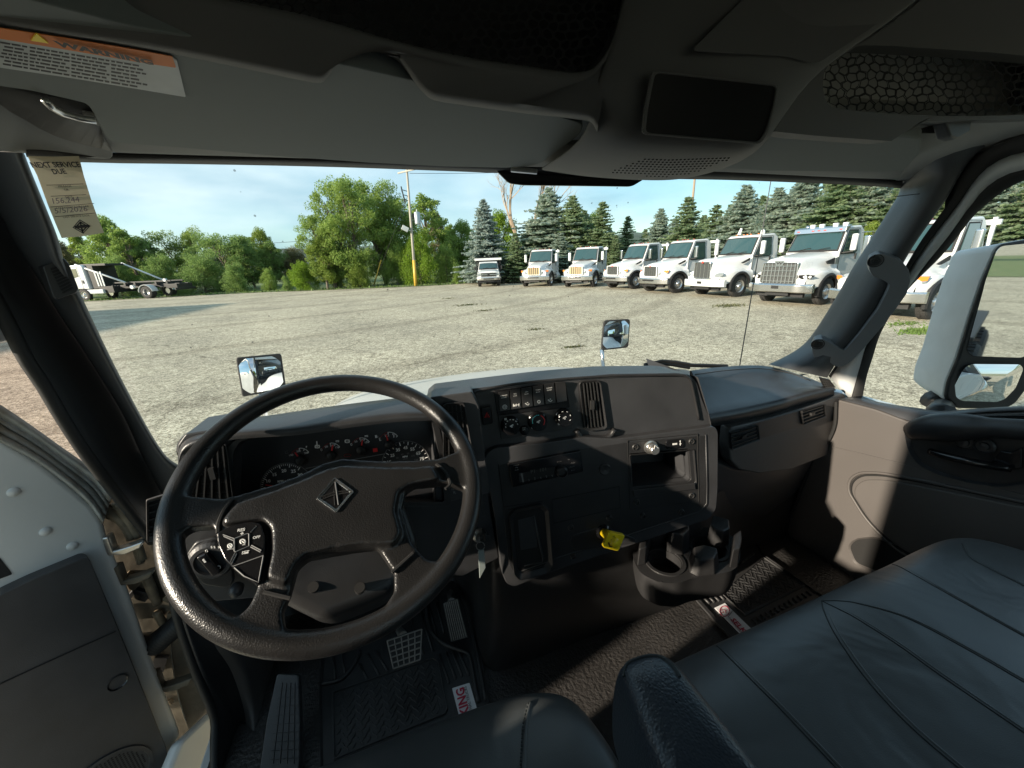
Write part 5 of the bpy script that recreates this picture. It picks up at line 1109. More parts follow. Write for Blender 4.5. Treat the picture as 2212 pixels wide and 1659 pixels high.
for (cx0, cy0, sw_, lbls) in ((640, 470, -40, (('100', 525, 430), ('200', 602, 388), ('300', 685, 405))), (970, 415, 12, (('0', 860, 375), ('50', 905, 340), ('100', 965, 328), ('150', 1018, 345))), (1285, 360, 12, (('0', 1178, 318), ('50', 1220, 285), ('100', 1280, 272), ('150', 1330, 290))), (1585, 300, -22, (('E', 1484, 265), ('1/2', 1545, 222), ('F', 1635, 232)))):
    c = gg(cx0, cy0); A = arc(gg(cx0 + 5, cy0 - 5), 23, 25, 40, 100); B_ = arc(gg(cx0 + 5, cy0 - 5), 23, 25, 100, 150)
    gline(pr, A, .0007); dr_.append(B_)
    for a in (42, 70, 98): 
        p0 = arc(gg(cx0 + 5, cy0 - 5), 23, 25, a, a, 1)[0]; p1 = arc(gg(cx0 + 5, cy0 - 5), 19, 21, a, a, 1)[0]; gline(pr, [p0, p1], .0007)
    tip = (c[0] + 17 * math.sin(math.radians(sw_)), c[1] - 22 * math.cos(math.radians(sw_)))
    gline(rr_, [c, tip], .0014, .006)
    P(MB().lathe([(.010, 0), (.010, .005), (.007, .008), (.0001, .009)], GP.hit(c, .002), GP.n, 20, caps=False), 'small_gauge_cap', M['black'], ic, smooth=True)
    for s, x, y in lbls: text_mb(pr, s, GP.hit(gg(x, y), .003), GP.hit(gg(x + 13 * len(s) + (6 if len(s) == 1 else 4), y - 3 - 2 * len(s)), .003), 1.0, GP.n, .0)
for s, x, y, w_ in (('PSI', 1020, 280, 34), ('PSI', 1328, 226, 34), ('F', 702, 340, 14), ('RPM x 100', 400, 708, 152), ('10', 283, 710, 44), ('15', 350, 640, 42), ('20', 443, 600, 52), ('25', 543, 605, 52), ('30', 615, 648, 54), ('5', 250, 795, 26),
                    ('15', 1570, 508, 40), ('25', 1600, 436, 44), ('35', 1660, 378, 44), ('45', 1737, 355, 46), ('55', 1812, 370, 46), ('65', 1873, 412, 46), ('75', 1912, 474, 46), ('85', 1915, 530, 40), ('MPH', 1730, 444, 52)):
    text_mb(pr, s, GP.hit(gg(x, y), .003), GP.hit(gg(x + w_, y - w_ * .14), .003), 1.0, GP.n, .0, weight=.03)
for s, x, y, w_ in (('km/h', 1735, 466, 48), ('20', 1638, 515, 26), ('40', 1660, 455, 26), ('60', 1712, 418, 26), ('80', 1775, 408, 26), ('100', 1822, 434, 36), ('120', 1856, 478, 36)):
    text_mb(gr, s, GP.hit(gg(x, y), .003), GP.hit(gg(x + w_, y - w_ * .14), .003), 1.0, GP.n, .0)
for x, y in ((822, 325), (1140, 268)):
    gline(pr, arc(gg(x, y), 3.6, 3.6, 0, 360, 12), .0006); gline(pr, arc(gg(x, y), 5.2, 4.6, 130, 230, 6), .0006); gline(pr, arc(gg(x, y), 5.2, 4.6, -50, 50, 6), .0006)
text_mb(pr, '1', GP.hit(gg(815, 337), .003), GP.hit(gg(826, 336), .003), 1, GP.n); text_mb(pr, '2', GP.hit(gg(1132, 280), .003), GP.hit(gg(1148, 278), .003), 1, GP.n)
pr.box(GP.hit(gg(1446, 218), .003), (.0035, .006, .0008), GP.rot()); gline(pr, gg(1458, 210, 1466, 216, 1464, 232), .0004)
gline(gr, gg(480, 385, 500, 370, 515, 395, 480, 395), .0005)
# warning lights
for k, (x, y) in enumerate(((1140, 418),)): dr_.append(gg(1105, 420, 1120, 405, 1165, 405, 1180, 418, 1165, 434, 1115, 434, 1105, 420))
rr_.box(GP.hit(gg(1438, 362), .003), (.009, .008, .0008), GP.rot())
# dials
for c, R1, R2, a0, a1, n in ((gg(500, 770), 0, 0, 60, 190, 27), (gg(1765, 520), 0, 0, -2, 182, 17)):
    rx, ry = (56, 53) if c[0] < 700 else (50, 50)
    gline(gr, arc(c, rx + 2, ry + 2, -5, 185, 40), .0006)
    for i in range(n + 1):
        a = a0 + (a1 - a0) * i / n; l_ = .86 if i % (5 if n > 20 else 2) == 0 else .93
        p0 = arc(c, rx, ry, a, a, 1)[0]; p1 = arc(c, rx * l_, ry * l_, a, a, 1)[0]; gline(pr, [p0, p1], .0009 if l_ < .9 else .0006)
gline(rr_, gg(270, 732, 345, 745), .0012, .006); gline(pr, gg(345, 745, 410, 756), .0014, .006); gline(rr_, gg(1720, 530, 1737, 515, 1745, 530), .001)
gline(gr, gg(700, 557, 1000, 500, 1300, 445, 1540, 402), .0009); gline(gr, gg(1230, 508, 1385, 482, 1405, 488, 1415, 515), .0007)
M['gprint'] = mat('gauge_white_print', (.95, .95, .93), .6)
P(pr, 'gauge_print', M['gprint'], ic, fix=False); P(gr, 'gauge_outline', M['greyprint'], ic, fix=False); P(rr_, 'gauge_needle', M['redprint'], ic, fix=False); [P(MB().tube([GP.hit(p, .003) for p in b_], .0007, 4), 'gauge_red_band', M['darkred'], ic, fix=False) for b_ in dr_]
# ---- vents
def vent(name, outline, pl, nsl, vertical=True, parent=None, mat_='trim', rim=1.12, rimy=None, ncross=0, depth=.03, label=None, rr=8, tab=True, slw=.0022):
    o = roundpoly(outline, rr); par = parent or dsh
    e = P(MB().ring(pl.hits(inset(o, rim, rimy or rim), 0), pl.hits(o, 0), pl.n * .007, pl.n * .003), name, M[mat_], par, bevel=.002, label=label)
    P(MB().prism(pl.hits(o, .001), pl.n * .0005), 'vent_recess', M['dark'], dsh)  # flat near-black sheet standing in for the shade inside the vent
    m = MB(); c = [V(p) for p in outline]; n = len(c); tl, tr2, br, bl = c[0], c[1], c[2], c[3]
    for i in range(nsl):
        f = (i + .5) / nsl
        a, b = (tl.lerp(tr2, f), bl.lerp(br, f)) if vertical else (tl.lerp(bl, f), tr2.lerp(br, f))
        A, B = pl.hit(a, .004), pl.hit(b, .004); d = (B - A).normalized(); w_ = pl.n.cross(d).normalized()
        rot_ = Matrix((w_, d, pl.n)).transposed(); m.box((A + B) / 2, (slw, (B - A).length, .006), rot_)
    for i in range(ncross):
        f = (i + .7) / (ncross + .4); a, b = (tl.lerp(bl, f), tr2.lerp(br, f)) if vertical else (tl.lerp(tr2, f), bl.lerp(br, f)); m.tube([pl.hit(a, .0015), pl.hit(b, .0015)], .0012, 4)
    if tab: cc = (tl + tr2 + br + bl) / 4; m.box(pl.hit(cc, .009), (.008, .02, .008) if vertical else (.018, .008, .008), pl.rot())
    P(m, 'louvre', M['screw' if mat_ != 'trimlt' else 'trim'], par if par is dsh else par)
    return e
VL = PL(at((455, 1000), Y=.733), (1, .05, 0), (0, .06, 1))
vent('air_vent', q('4', 1225, 1290, 1385, 1255, 1428, 1590, 1180, 1600), VL, 5, True, ncross=5, rim=1.10)
VC = PL(at(q('5', 780, 1150), Y=.725), (.595, -.11, 0), (0, .06, 1))
vent('air_vent', q('5', 700, 1020, 800, 1010, 850, 1330, 700, 1340), VC, 4, True, ncross=5, rim=1.28, rimy=1.12, label='centre vent half hidden by the steering wheel rim')
D(MB().prism(VC.hits(roundpoly(dd(922, 872, 930, 858, 1020, 846, 1036, 880, 1048, 985, 1060, 1065, 965, 1085, 950, 930), 4), -.004), VC.n * -.05), 'vent_housing', M['dash'], bevel=.003)
# dash-end demister outlet (pale bezel at the far left)
VE = PL(at((332, 1120), Y=.72), (.9, .43, 0), (0, .05, 1))
vent('side_demister', dd(321, 1085, 352, 1074, 352, 1155, 322, 1160), VE, 5, False, mat_='trimlt', rim=1.35, rimy=1.2, rr=3, tab=False)
# ---- centre stack
st = roundpoly(dd(918, 866, 935, 851, 1010, 841, 1180, 820, 1320, 808, 1460, 806, 1488, 809, 1505, 826, 1517, 864, 1534, 905, 1536, 930, 1534, 1050, 1528, 1095, 1505, 1120, 1400, 1152, 1120, 1254, 1095, 1250, 1080, 1225, 1068, 1120, 1055, 1030, 1045, 985, 1040, 930, 1025, 880, 1010, 862, 960, 866), 5)
stk = P(MB().prism(SP.hits(st, -.002), SP.n * -.10), 'centre_stack', M['dash'], bevel=.007, seg=3, label='angled centre stack with switches, radio and cubby')
def S(mb, name, m, **k): return P(mb, name, m, stk, **k)
def kk(*a): return q('k', *a)
def kz(ps, o=0): return SP.hits(ps, o)
rim = kk(-90, 225, 0, 165, 420, 92, 1150, 36, 1780, 28, 1850, 42, 1885, 95, 1955, 425)
S(MB().tube(crs(kz(rim, .001), 50), .003, 6), 'stack_edge', M['trim'], smooth=True)
m = MB(); tb = [((925, 848), .79), ((1010, 829), .775), ((1180, 806), .745), ((1320, 796), .72), ((1460, 793), .70), ((1490, 797), .69)]
m.loft([[at((x, y), Y=yy + .13) - V((0, 0, .03)) for (x, y), yy in tb], [at((x, y), Y=yy + .10) for (x, y), yy in tb], [at((x, y + 6), Y=yy + .05) for (x, y), yy in tb], [SP.hit((x, y + 14), .003) for (x, y), yy in tb], [SP.hit((x, y + 20), .001) for (x, y), yy in tb]], 30); S(m, 'stack_top', M['dash'], smooth=True, sub=1)
# switch bank
hb2 = roundpoly(kk(122, 165, 760, 82, 798, 312, 155, 382), 3)
bank = S(MB().prism(kz(hb2, 0), SP.n * .004), 'switch_bank', M['blackgl'], bevel=.001)
lbl = (('EXHAUST', 'BRAKE'), ('PDL', 'LOCK'), ('OFF', 'ROAD'), ('TRANS', 'MODE'), ('PARKED', 'REGEN'), None)
tp = MB()
for i in range(6):
    x = 165 + i * 101.5; yt_ = 180 - i * 17.0; xb = x + 14; yb_ = 350 - i * 15.5
    pts = kk(x, yt_, x + 90, yt_ - 15, xb + 90, yb_ - 14, xb, yb_)
    mid_ = kk(x + 5, (yt_ + yb_) / 2, x + 97, (yt_ + yb_) / 2 - 15)
    S(MB().add([SP.hit(p, .0045) for p in pts] + [SP.hit(pts[0], .012), SP.hit(pts[1], .012), SP.hit(mid_[1], .007), SP.hit(mid_[0], .007), SP.hit(pts[2], .0105), SP.hit(pts[3], .0105)],
             [(4, 5, 6, 7), (7, 6, 8, 9), (0, 1, 5, 4), (3, 9, 8, 2), (0, 4, 7, 9, 3), (1, 2, 8, 6, 5)]), 'rocker_switch', M['trim'], bevel=.0008)
    if lbl[i]:
        for k_, s in enumerate(lbl[i]):
            wd = 8.6 * len(s); xc = x + 48; y0 = yt_ + 38 + k_ * 18
            text_mb(tp, s, SP.hit(kk(xc - wd / 2, y0), .0118 - .0012 * k_), SP.hit(kk(xc + wd / 2, y0 - wd * .15), .0118 - .0012 * k_), 1.0, SP.n, .0005, weight=.01)
        ic_ = kk(xb + 42, yb_ - 38); 
        if i in (0, 3): tp.tube([SP.hit(p, .0105) for p in arc(ic_, 4.6 if i == 0 else 3.2, 4.6 if i == 0 else 3.2, 0, 350, 14)], .0006, 4); tp.tube([SP.hit(p, .0105) for p in arc(ic_, 2.4, 2.4, 0, 350, 10)], .0006, 4)
        elif i == 1: 
            for a, b in (((-6, 0), (6, -1)), ((-6, -3), (-6, 3)), ((6, -4), (6, 2)), ((0, -3), (0, 2)), ((-3, -1), (-3, 3))): tp.tube([SP.hit((ic_[0] + a[0], ic_[1] + a[1]), .0105), SP.hit((ic_[0] + b[0], ic_[1] + b[1]), .0105)], .0006, 4)
        else:
            for a in ((-4, 0), (0, -2), (3, 1), (1, 3), (-2, 2)): tp.box(SP.hit((ic_[0] + a[0], ic_[1] + a[1]), .0105), (.0026, .0018, .0006), SP.rot())
# climate panel
cp = roundpoly(kk(160, 385, 802, 312, 826, 505, 187, 600), 3)
clm = S(MB().prism(kz(cp, 0), SP.n * .002), 'climate_panel', M['trim'], bevel=.001)
bl = MB(); rd = MB()
for j, (x, y, r_) in enumerate(((282, 478, .0185), (522, 440, .019), (755, 405, .0178))):
    c = SP.hit(kk(x - 14, y - 8), .002)
    kn = S(MB().lathe([(r_ * 1.15, 0), (r_ * 1.12, .004), (r_, .006), (r_ * .97, .020), (r_ * .90, .023), (.0001, .0235)], c, SP.n, 32, caps=False), 'climate_knob', M['blackgl'], smooth=False)
    cc = kk(x, y); f = 1 / 1.02
    for a0, a1, mb in (((200, -10, tp),) if j == 0 else ((200, 80, bl), (70, -40, rd)) if j == 1 else ((210, -20, tp),)):
        for s_ in range(0, 7 if j != 2 else 6):
            a = a0 + (a1 - a0) * s_ / (7 if j != 2 else 5); mb.tube([SP.hit(p, .026) for p in arc(cc, 13.2, 13.2, a, a - 12, 3)], .0009, 4)
    for d_ in ((0, 0), (-2.4, 1.5), (2.2, -1.4), (.4, 3)): tp.box(SP.hit((cc[0] + d_[0], cc[1] + d_[1]), .0262), (.003, .0024, .0006), SP.rot())
    pt = {0: (228, 420), 1: (468, 497), 2: (706, 463)}[j]; tp.box(SP.hit(kk(*pt), .012), (.005, .0036, .004), SP.rot())
S(MB().lathe([(.0105, 0), (.0105, .008), (.009, .011), (.0001, .0115)], SP.hit(kk(393, 514), .002), SP.n, 24, caps=False), 'push_button', M['blackgl'])
text_mb(tp, 'MAX', SP.hit(kk(378, 505), .0145), SP.hit(kk(406, 500), .0145), 1, SP.n); text_mb(tp, 'A/C', SP.hit(kk(380, 522), .0145), SP.hit(kk(404, 518), .0145), 1, SP.n)
P(tp, 'control_print', M['print'], stk, fix=False); P(bl, 'cold_marks', M['blueprint'], stk, fix=False); P(rd, 'hot_marks', M['redprint'], stk, fix=False)
# hazard switch
hz = roundpoly(kk(5, 312, 95, 300, 110, 450, 20, 466), 4)
S(MB().ring(kz(inset(hz, 1.2, 1.12), 0), kz(hz, 0), SP.n * .003), 'hazard_bezel', M['trim'], bevel=.001)
S(MB().prism(kz(hz, 0), SP.n * .008), 'hazard_switch', M['blackgl'], bevel=.0015)
m = MB(); t3 = [SP.hit(p, .009) for p in kk(62, 362, 84, 402, 42, 406)]; m.tube(t3, .0009, 5, closed=True); m.tube([SP.hit(p, .009) for p in kk(62, 378, 72, 396, 53, 398)], .0006, 5, closed=True); S(m, 'hazard_symbol', M['redprint'], fix=False)
# right vent of the stack
vent('air_vent', kk(905, 100, 1050, 90, 1100, 480, 945, 500), SP, 5, True, parent=stk, ncross=3, rim=1.32, rimy=1.12, rr=9, label='tall louvred vent between the climate knobs and the blank panel')
S(MB().tube(crs(kz(kk(860, 520, 900, 580, 980, 600, 1150, 575, 1200, 510), .004), 16), .006, 8), 'vent_lip', M['trim'], smooth=True)
# lower panel
lpn = roundpoly(kk(30, 740, 55, 680, 120, 640, 500, 600, 900, 545, 1180, 560, 1500, 520, 2030, 455, 2062, 500, 2062, 1000, 2048, 1180, 1985, 1265, 1500, 1425, 700, 1690, 290, 1850, 220, 1820, 180, 1720, 120, 1250), 8)
low_ = S(MB().prism(kz(lpn, -.01), SP.n * .026), 'lower_panel', M['dash'], bevel=.009, seg=4)
inn2 = roundpoly(kk(165, 830, 240, 800, 900, 680, 1290, 620, 1940, 560, 2010, 560, 2022, 1000, 2020, 1170, 1960, 1240, 1500, 1390, 700, 1650, 310, 1790, 255, 1700), 5)
fas_ = S(MB().prism(kz(inn2, .010), SP.n * .0075), 'switch_fascia', M['trim'], bevel=.001)
hl = MB().tube(kz(kk(2012, 560, 2024, 1000, 2022, 1172, 1962, 1242, 1500, 1393, 700, 1653, 310, 1793), .017), .0016, 6); S(hl, 'fascia_edge', M['dash'], smooth=True)
def seam(pts, o, wd=.0009, closed=True, mname='dark', nm='panel_seam'): S(MB().tube(kz(pts, o), wd, 5, closed=closed), nm, M[mname])
seam(kk(1315, 612, 1938, 552, 1952, 1155, 1336, 1222), .0178); seam(kk(642, 1138, 1240, 1022, 1252, 1208, 655, 1350), .0178); seam(kk(165, 825, 210, 1205, 560, 1150, 250, 1230), .0178, closed=False)
# radio
ra = roundpoly(kk(248, 808, 888, 688, 908, 872, 282, 1012), 3)
rad = S(MB().prism(kz(ra, .0165), SP.n * .010), 'radio', M['blackgl'], bevel=.0015, label='black radio with round volume knob')
S(MB().prism(kz(kk(345, 905, 670, 842, 660, 920, 350, 985), .0265), SP.n * .0006), 'radio_display', M['dark'])
P(MB().lathe([(.0135, 0), (.013, .010), (.010, .013), (.009, .006), (.0001, .006)], SP.hit(kk(725, 880), .026), SP.n, 12, caps=False), 'volume_knob', M['trim'], rad)
tr3 = MB(); g2 = MB()
for s, x, y, w_ in (('Bluetooth', 300, 838, 48), ('Phone', 312, 880, 34), ('SRC OFF', 686, 806, 42), ('DISP', 782, 786, 20), ('MUTE', 812, 818, 34), ('MENU OFF', 800, 852, 44), ('BAND', 814, 882, 34)): text_mb(tr3, s, SP.hit(kk(x, y), .0275), SP.hit(kk(x + w_, y - w_ * .19), .0275), 1, SP.n)
for i in range(6): text_mb(tr3, str(i + 1), SP.hit(kk(380 + i * 52, 984 - i * 10), .0275), SP.hit(kk(392 + i * 52, 981 - i * 10), .0275), 1, SP.n)
tr3.tube([SP.hit(p, .0275) for p in arc(kk(328, 858), 2.6, 2.2, 20, 170, 6)], .0006, 4)
text_mb(g2, 'U2', SP.hit(kk(358, 928), .0275), SP.hit(kk(390, 922), .0275), 1, SP.n); text_mb(g2, 'P1', SP.hit(kk(455, 905), .0275), SP.hit(kk(490, 898), .0275), 1, SP.n); text_mb(g2, '101', SP.hit(kk(538, 890), .0275), SP.hit(kk(590, 880), .0275), 1, SP.n)
P(tr3, 'radio_print', M['greyprint'], rad, fix=False); P(g2, 'display_digits', mat('dim_digits', (.10, .10, .09), .5), rad, fix=False)
S(MB().lathe([(.0145, 0), (.0145, .003), (.012, .0045), (.0001, .003)], SP.hit(kk(1112, 866), .017), SP.n, 24, caps=False), 'blank_plug', M['trim'], smooth=False)
# cubby module
cub = roundpoly(kk(1348, 745, 1895, 698, 1918, 978, 1895, 1002, 1362, 1052), 3)
S(MB().ring(kz(inset(cub, 1.05, 1.07), .017), kz(cub, .017), SP.n * .003, SP.n * .001), 'cubby_rim', M['trim'], bevel=.001)
cbk = kz(inset(cub, .99), .03); cen_ = sum(cbk, V((0, 0, 0))) / len(cbk)
for nm_ in (low_, fas_, stk):
    cm_ = MB(); cm_.prism(cbk, SP.n * -.16, .86); cut(nm_, cm_)
m = MB(); f_ = kz(cub, .012); cf = sum(f_, V((0, 0, 0))) / len(f_); m.grid([f_, [cf + (p - cf) * .88 - SP.n * .11 for p in f_]], True); m.add([cf + (p - cf) * .88 - SP.n * .11 for p in f_], [tuple(range(len(f_)))]); S(m, 'cubby', M['trim'], bevel=.001)
S(MB().prism(kz(kk(1358, 1048, 1910, 985, 1916, 1040, 1368, 1108), .0185), SP.n * .004), 'cubby_lip', M['trim'], bevel=.0015)
for (x, y) in ((1382, 668), (1883, 618), (1395, 1160), (1884, 1100), (1448, 1280), (1793, 1245), (1150, 1298), (808, 1385), (830, 1642)):
    S(MB().lathe([(.0075, 0), (.0075, .002), (.006, .0035), (.0055, .001), (.0030, .001), (.0025, .0025), (.0001, .0025)], SP.hit(kk(x, y), .0175), SP.n, 18, caps=False), 'screw', M['screw'])
li = SP.hit(kk(1520, 668), .018); ax = (SP.n + V((0, -.2, 0))).normalized()
S(MB().lathe([(.0165, 0), (.0165, .003), (.013, .004)], li, SP.n, 28, caps=False), 'lighter_bezel', M['metal'])
S(MB().lathe([(.0125, 0), (.0125, .012), (.0105, .013), (.0105, .022), (.009, .024), (.0001, .024)], li, SP.n, 24, caps=False), 'cigarette_lighter', M['metal'])
m = MB(); m.tube(kz(kk(1552, 688, 1560, 655, 1590, 680), .044), .0008, 4); S(m, 'lighter_mark', M['print'])
ub = roundpoly(kk(1650, 625, 1665, 605, 1790, 592, 1810, 605, 1815, 655, 1800, 672, 1670, 688, 1655, 672), 2)
S(MB().prism(kz(ub, .0175), SP.n * .003), 'usb_cover', M['blackgl'], bevel=.001)
m = MB(); m.box(SP.hit(kk(1738, 642), .021), (.011, .004, .001), SP.rot()); m.tube(kz(kk(1786, 618, 1786, 655), .0215), .0006, 4); m.tube(kz(kk(1778, 640, 1786, 648, 1794, 636), .0215), .0006, 4); m.lathe([(.0018, 0), (.0001, .0004)], SP.hit(kk(1786, 616), .0215), SP.n, 8, caps=False); S(m, 'usb_symbol', M['print'])
# tall bin with raised frame at lower left of the stack
def e8(*a): return q('8', *a)
tb1 = roundpoly(e8(1085, 95, 1120, 55, 1285, 22, 1325, 55, 1352, 400, 1325, 440, 1150, 488, 1115, 455), 5); tb2 = inset(tb1, .80, .86)
S(MB().ring(kz(tb1, .014), kz(tb2, .014), SP.n * .013, SP.n * .004), 'bin_frame', M['trim'], bevel=.004, seg=3, smooth=False)
S(MB().prism(kz(tb2, .0175), SP.n * .0005), 'bin_back', M['dark']); S(MB().prism(kz(e8(1142, 135, 1245, 108, 1262, 300, 1160, 320), .0185), SP.n * .0005), 'bin_panel', M['dash'])
S(MB().tube(kz(e8(1240, 110, 1268, 250, 1298, 375, 1290, 392, 1180, 415), .019), .0022, 6), 'bin_edge', M['dash'], smooth=True)
# parking brake valve
yk = SP.hit(e8(1665, 205), .017); kf = SP.hit(e8(1727, 262), .060); ax = (kf - yk).normalized()
tk = roundpoly(e8(1462, 262, 1480, 225, 1560, 200, 1700, 160, 1715, 190, 1860, 245, 1868, 275, 1500, 320, 1470, 300), 4)
S(MB().prism(kz(tk, .0168), SP.n * .003), 'valve_plate', M['trim'], bevel=.0015)
S(MB().lathe([(.019, 0), (.019, .004), (.014, .008)], yk, SP.n, 24, caps=False), 'valve_collar', M['blackgl'])
yb = P(MB().lathe([(.0105, .0), (.0105, .030), (.0095, .032), (.010, .036), (.011, .056)], yk, ax, 20), 'parking_brake_knob', M['yellowknob'], smooth=True, label='yellow push-pull parking brake knob')
KP = PL(kf, SP.hit(e8(1768, 240), .058) - SP.hit(e8(1700, 225), .058), SP.hit(e8(1735, 215), .06) - SP.hit(e8(1725, 300), .06))
sq = roundpoly([(-.021, -.020), (.021, -.022), (.022, .021), (-.020, .021)], .006)
P(MB().prism([KP.pt(a, b, -.006) for a, b in sq], KP.n * .010), 'knob_face', M['yellowknob'], yb, bevel=.0018, seg=3)
m = MB(); text_mb(m, 'PARKING', KP.pt(-.010, .012, .0065), KP.pt(.014, -.006, .0065), 1.1, KP.n); text_mb(m, 'BRAKE', KP.pt(-.011, .004, .0065), KP.pt(.006, -.010, .0065), 1.1, KP.n); m.tube([KP.pt(-.013, -.004, .0066), KP.pt(-.007, -.012, .0066), KP.pt(-.002, -.012, .0066)], .0012, 5); P(m, 'knob_print', M['dark'], yb, fix=False)
# ---- engine cover / lower console down to the floor
FZ = -1.08
fl = [at(p, Z=FZ) for p in dd(975, 1240, 1010, 1330, 1040, 1420, 1072, 1452, 1250, 1385, 1400, 1330, 1500, 1291, 1585, 1195, 1690, 1128)]
tp_ = [at((1040, 1040), Y=.95), at((1048, 1060), Y=.86), SP.hit((1062, 1100), -.02), SP.hit((1100, 1200), -.02), SP.hit((1250, 1180), -.01), SP.hit((1400, 1130), -.01), SP.hit((1500, 1100), -.01), at((1560, 1060), Y=.76), at((1700, 1010), Y=.84)]
m = MB(); rows = []
for f, bow in ((0, 0), (.04, .004), (.3, .012), (.7, .012), (1, 0)):
    rows.append([a.lerp(b, f) + V((-.3, -1, 0)) * bow for a, b in zip(fl, tp_)])
m.loft(rows, 40); P(m, 'engine_cover', M['trim'], smooth=True, sub=1, label='moulded engine cover below the centre stack')
# ---- passenger side of the dash
bk = dd(1488, 790, 1560, 784, 1660, 783, 1740, 806, 1806, 836); bY = (.90, .95, .965, .93, .87)
m1 = dd(1498, 806, 1560, 797, 1645, 794, 1725, 815, 1806, 842); mY = (.87, .92, .935, .905, .855)
m2 = dd(1512, 868, 1600, 852, 1690, 842, 1752, 838, 1804, 848); m2Y = (.79, .82, .845, .85, .84)
fr = q('6', 285, 1110, 480, 1075, 700, 1022, 880, 968, 1045, 925)
m = MB(); m.loft([[at(p, Y=y) - V((0, -.02, .08)) for p, y in zip(bk, bY)], [at(p, Y=y) for p, y in zip(bk, bY)], [at(p, Y=y) for p, y in zip(m1, mY)], [at(p, Y=y) for p, y in zip(m2, m2Y)], [FP.hit((p[0], p[1] - 14), .012) for p in fr], [FP.hit(p, .016) for p in fr], [FP.hit((p[0], p[1] + 6), .010) for p in fr], [FP.hit((p[0], p[1] + 14), -.02) for p in fr]], 30)
pd = P(m, 'passenger_dash', M['dash'], smooth=True, sub=1, label='passenger side dash top and fascia with two small vents')
m = MB(); m.tube(crs([at(p, Y=y) + V((0, 0, .003)) for p, y in zip(q('6', 190, 832, 400, 805, 600, 796, 780, 825, 900, 870), (.85, .895, .915, .90, .87))], 24), .0018, 5); P(m, 'pad_seam', M['trimlt'], pd, smooth=True)
fo = roundpoly(q('6', 345, 1128, 560, 1080, 800, 1010, 985, 945, 1040, 928, 1058, 975, 1055, 1120, 1010, 1240, 940, 1300, 720, 1385, 520, 1408, 400, 1385, 345, 1330, 332, 1240), 5)
P(MB().prism(FP.hits(fo, -.03), FP.n * .034), 'fascia', M['trimlt'], pd, bevel=.010, seg=4)
ins = q('6', 392, 1172, 572, 1118, 835, 1045, 985, 1000, 998, 1080, 850, 1140, 585, 1222, 408, 1296)
P(MB().prism(FP.hits(roundpoly(ins, 4), .003), FP.n * .002), 'fascia_strip', M['dash'], pd, bevel=.001)
vent('air_vent', q('6', 405, 1182, 560, 1140, 570, 1222, 415, 1278), FV, 4, False, parent=pd, ncross=4, rim=1.10, rr=2, label='left of the two small slatted vents on the passenger side')
vent('air_vent', q('6', 843, 1050, 970, 1012, 978, 1080, 852, 1128), FV, 4, False, parent=pd, ncross=4, rim=1.10, rr=2, label='right of the two small slatted vents, next to the door')
CV = PL(at(q('6', 1000, 885), Y=.86), (.8, -.5, -.2), (-.25, .1, .9))
vent('side_demister', q('6', 955, 845, 1010, 858, 1042, 900, 990, 918), CV, 5, False, parent=pd, ncross=4, rim=1.18, rr=2, tab=False)
gb_t = [FP.hit(p, -.02) for p in q('6', 290, 1300, 480, 1385, 720, 1365, 940, 1270, 1040, 1150)]
gb_b = [at(p, Y=y) for p, y in zip(dd(1500, 1260, 1590, 1178, 1630, 1158, 1665, 1140, 1695, 1115), (.80, .88, .90, .92, .93))]
m = MB(); m.loft([gb_t, [a.lerp(b, .4) + V((0, -.015, 0)) for a, b in zip(gb_t, gb_b)], gb_b], 24); P(m, 'glovebox_panel', M['dash'], pd, smooth=True, sub=1, solid=.004)
P(MB().box((1.02, .86, -.78), (.86, .02, .60)), 'dash_backing', M['dark'], pd)
# side of the stack facing the passenger
m = MB(); a = [SP.hit(p, 0) for p in dd(1508, 815, 1534, 905, 1536, 930, 1534, 1050, 1528, 1100)]; m.loft([a, [p + V((.01, .2, 0)) for p in a]], 12); P(m, 'stack_side', M['dash'], stk, smooth=True)
# ---- cup holder
CT = -.69
def ct(*a): return q('c', *a)
ctr1 = at(ct(600, 720), Z=-.725); ctr2 = at(ct(1010, 600), Z=-.725)
base = roundpoly(ct(300, 640, 345, 560, 600, 470, 820, 430, 1100, 450, 1270, 560, 1290, 640, 1280, 780, 1200, 840, 850, 900, 720, 950, 540, 940, 380, 860, 320, 760), 12)
bp_ = [at(p, Z=-.735) for p in base]
cen = sum(bp_, V((0, 0, 0))) / len(bp_)
m = MB(); m.grid([bp_, [cen + (p - cen) * .985 - V((0, 0, .045)) for p in bp_], [cen + (p - cen) * .93 - V((0, 0, .080)) for p in bp_]], True); m.add([cen + (p - cen) * .93 - V((0, 0, .080)) for p in bp_], [tuple(range(len(bp_)))]); m.add(bp_, [tuple(range(len(bp_)))])
cup = P(m, 'cup_holder', M['trim'], bevel=.005, seg=3, label='black twin cup holder bolted under the centre stack')
cm_ = MB()
for c in (ctr1, ctr2): cm_.lathe([(.036, -.05), (.041, .02)], V((c.x, c.y, -.74)), (0, 0, 1), 32)
cut(cup, cm_)
for c in (ctr1, ctr2):
    c2 = c.copy(); c2.z = -.735
    P(MB().lathe([(.0405, .001), (.0362, -.046), (.0001, -.046)], c2, (0, 0, 1), 32, caps=False), 'cup_well', M['dark'], cup, smooth=False)
    P(MB().lathe([(.050, -.002), (.049, .003), (.0415, .003), (.0405, -.001)], c2, (0, 0, 1), 32, caps=False), 'well_rim', M['trim'], cup)
def post(pts, z0, h, sc=.72):
    b = [at(p, Z=z0) for p in pts]; P(MB().prism(b, (0, 0, h), sc), 'retainer_post', M['trim'], cup, bevel=.004, seg=3)
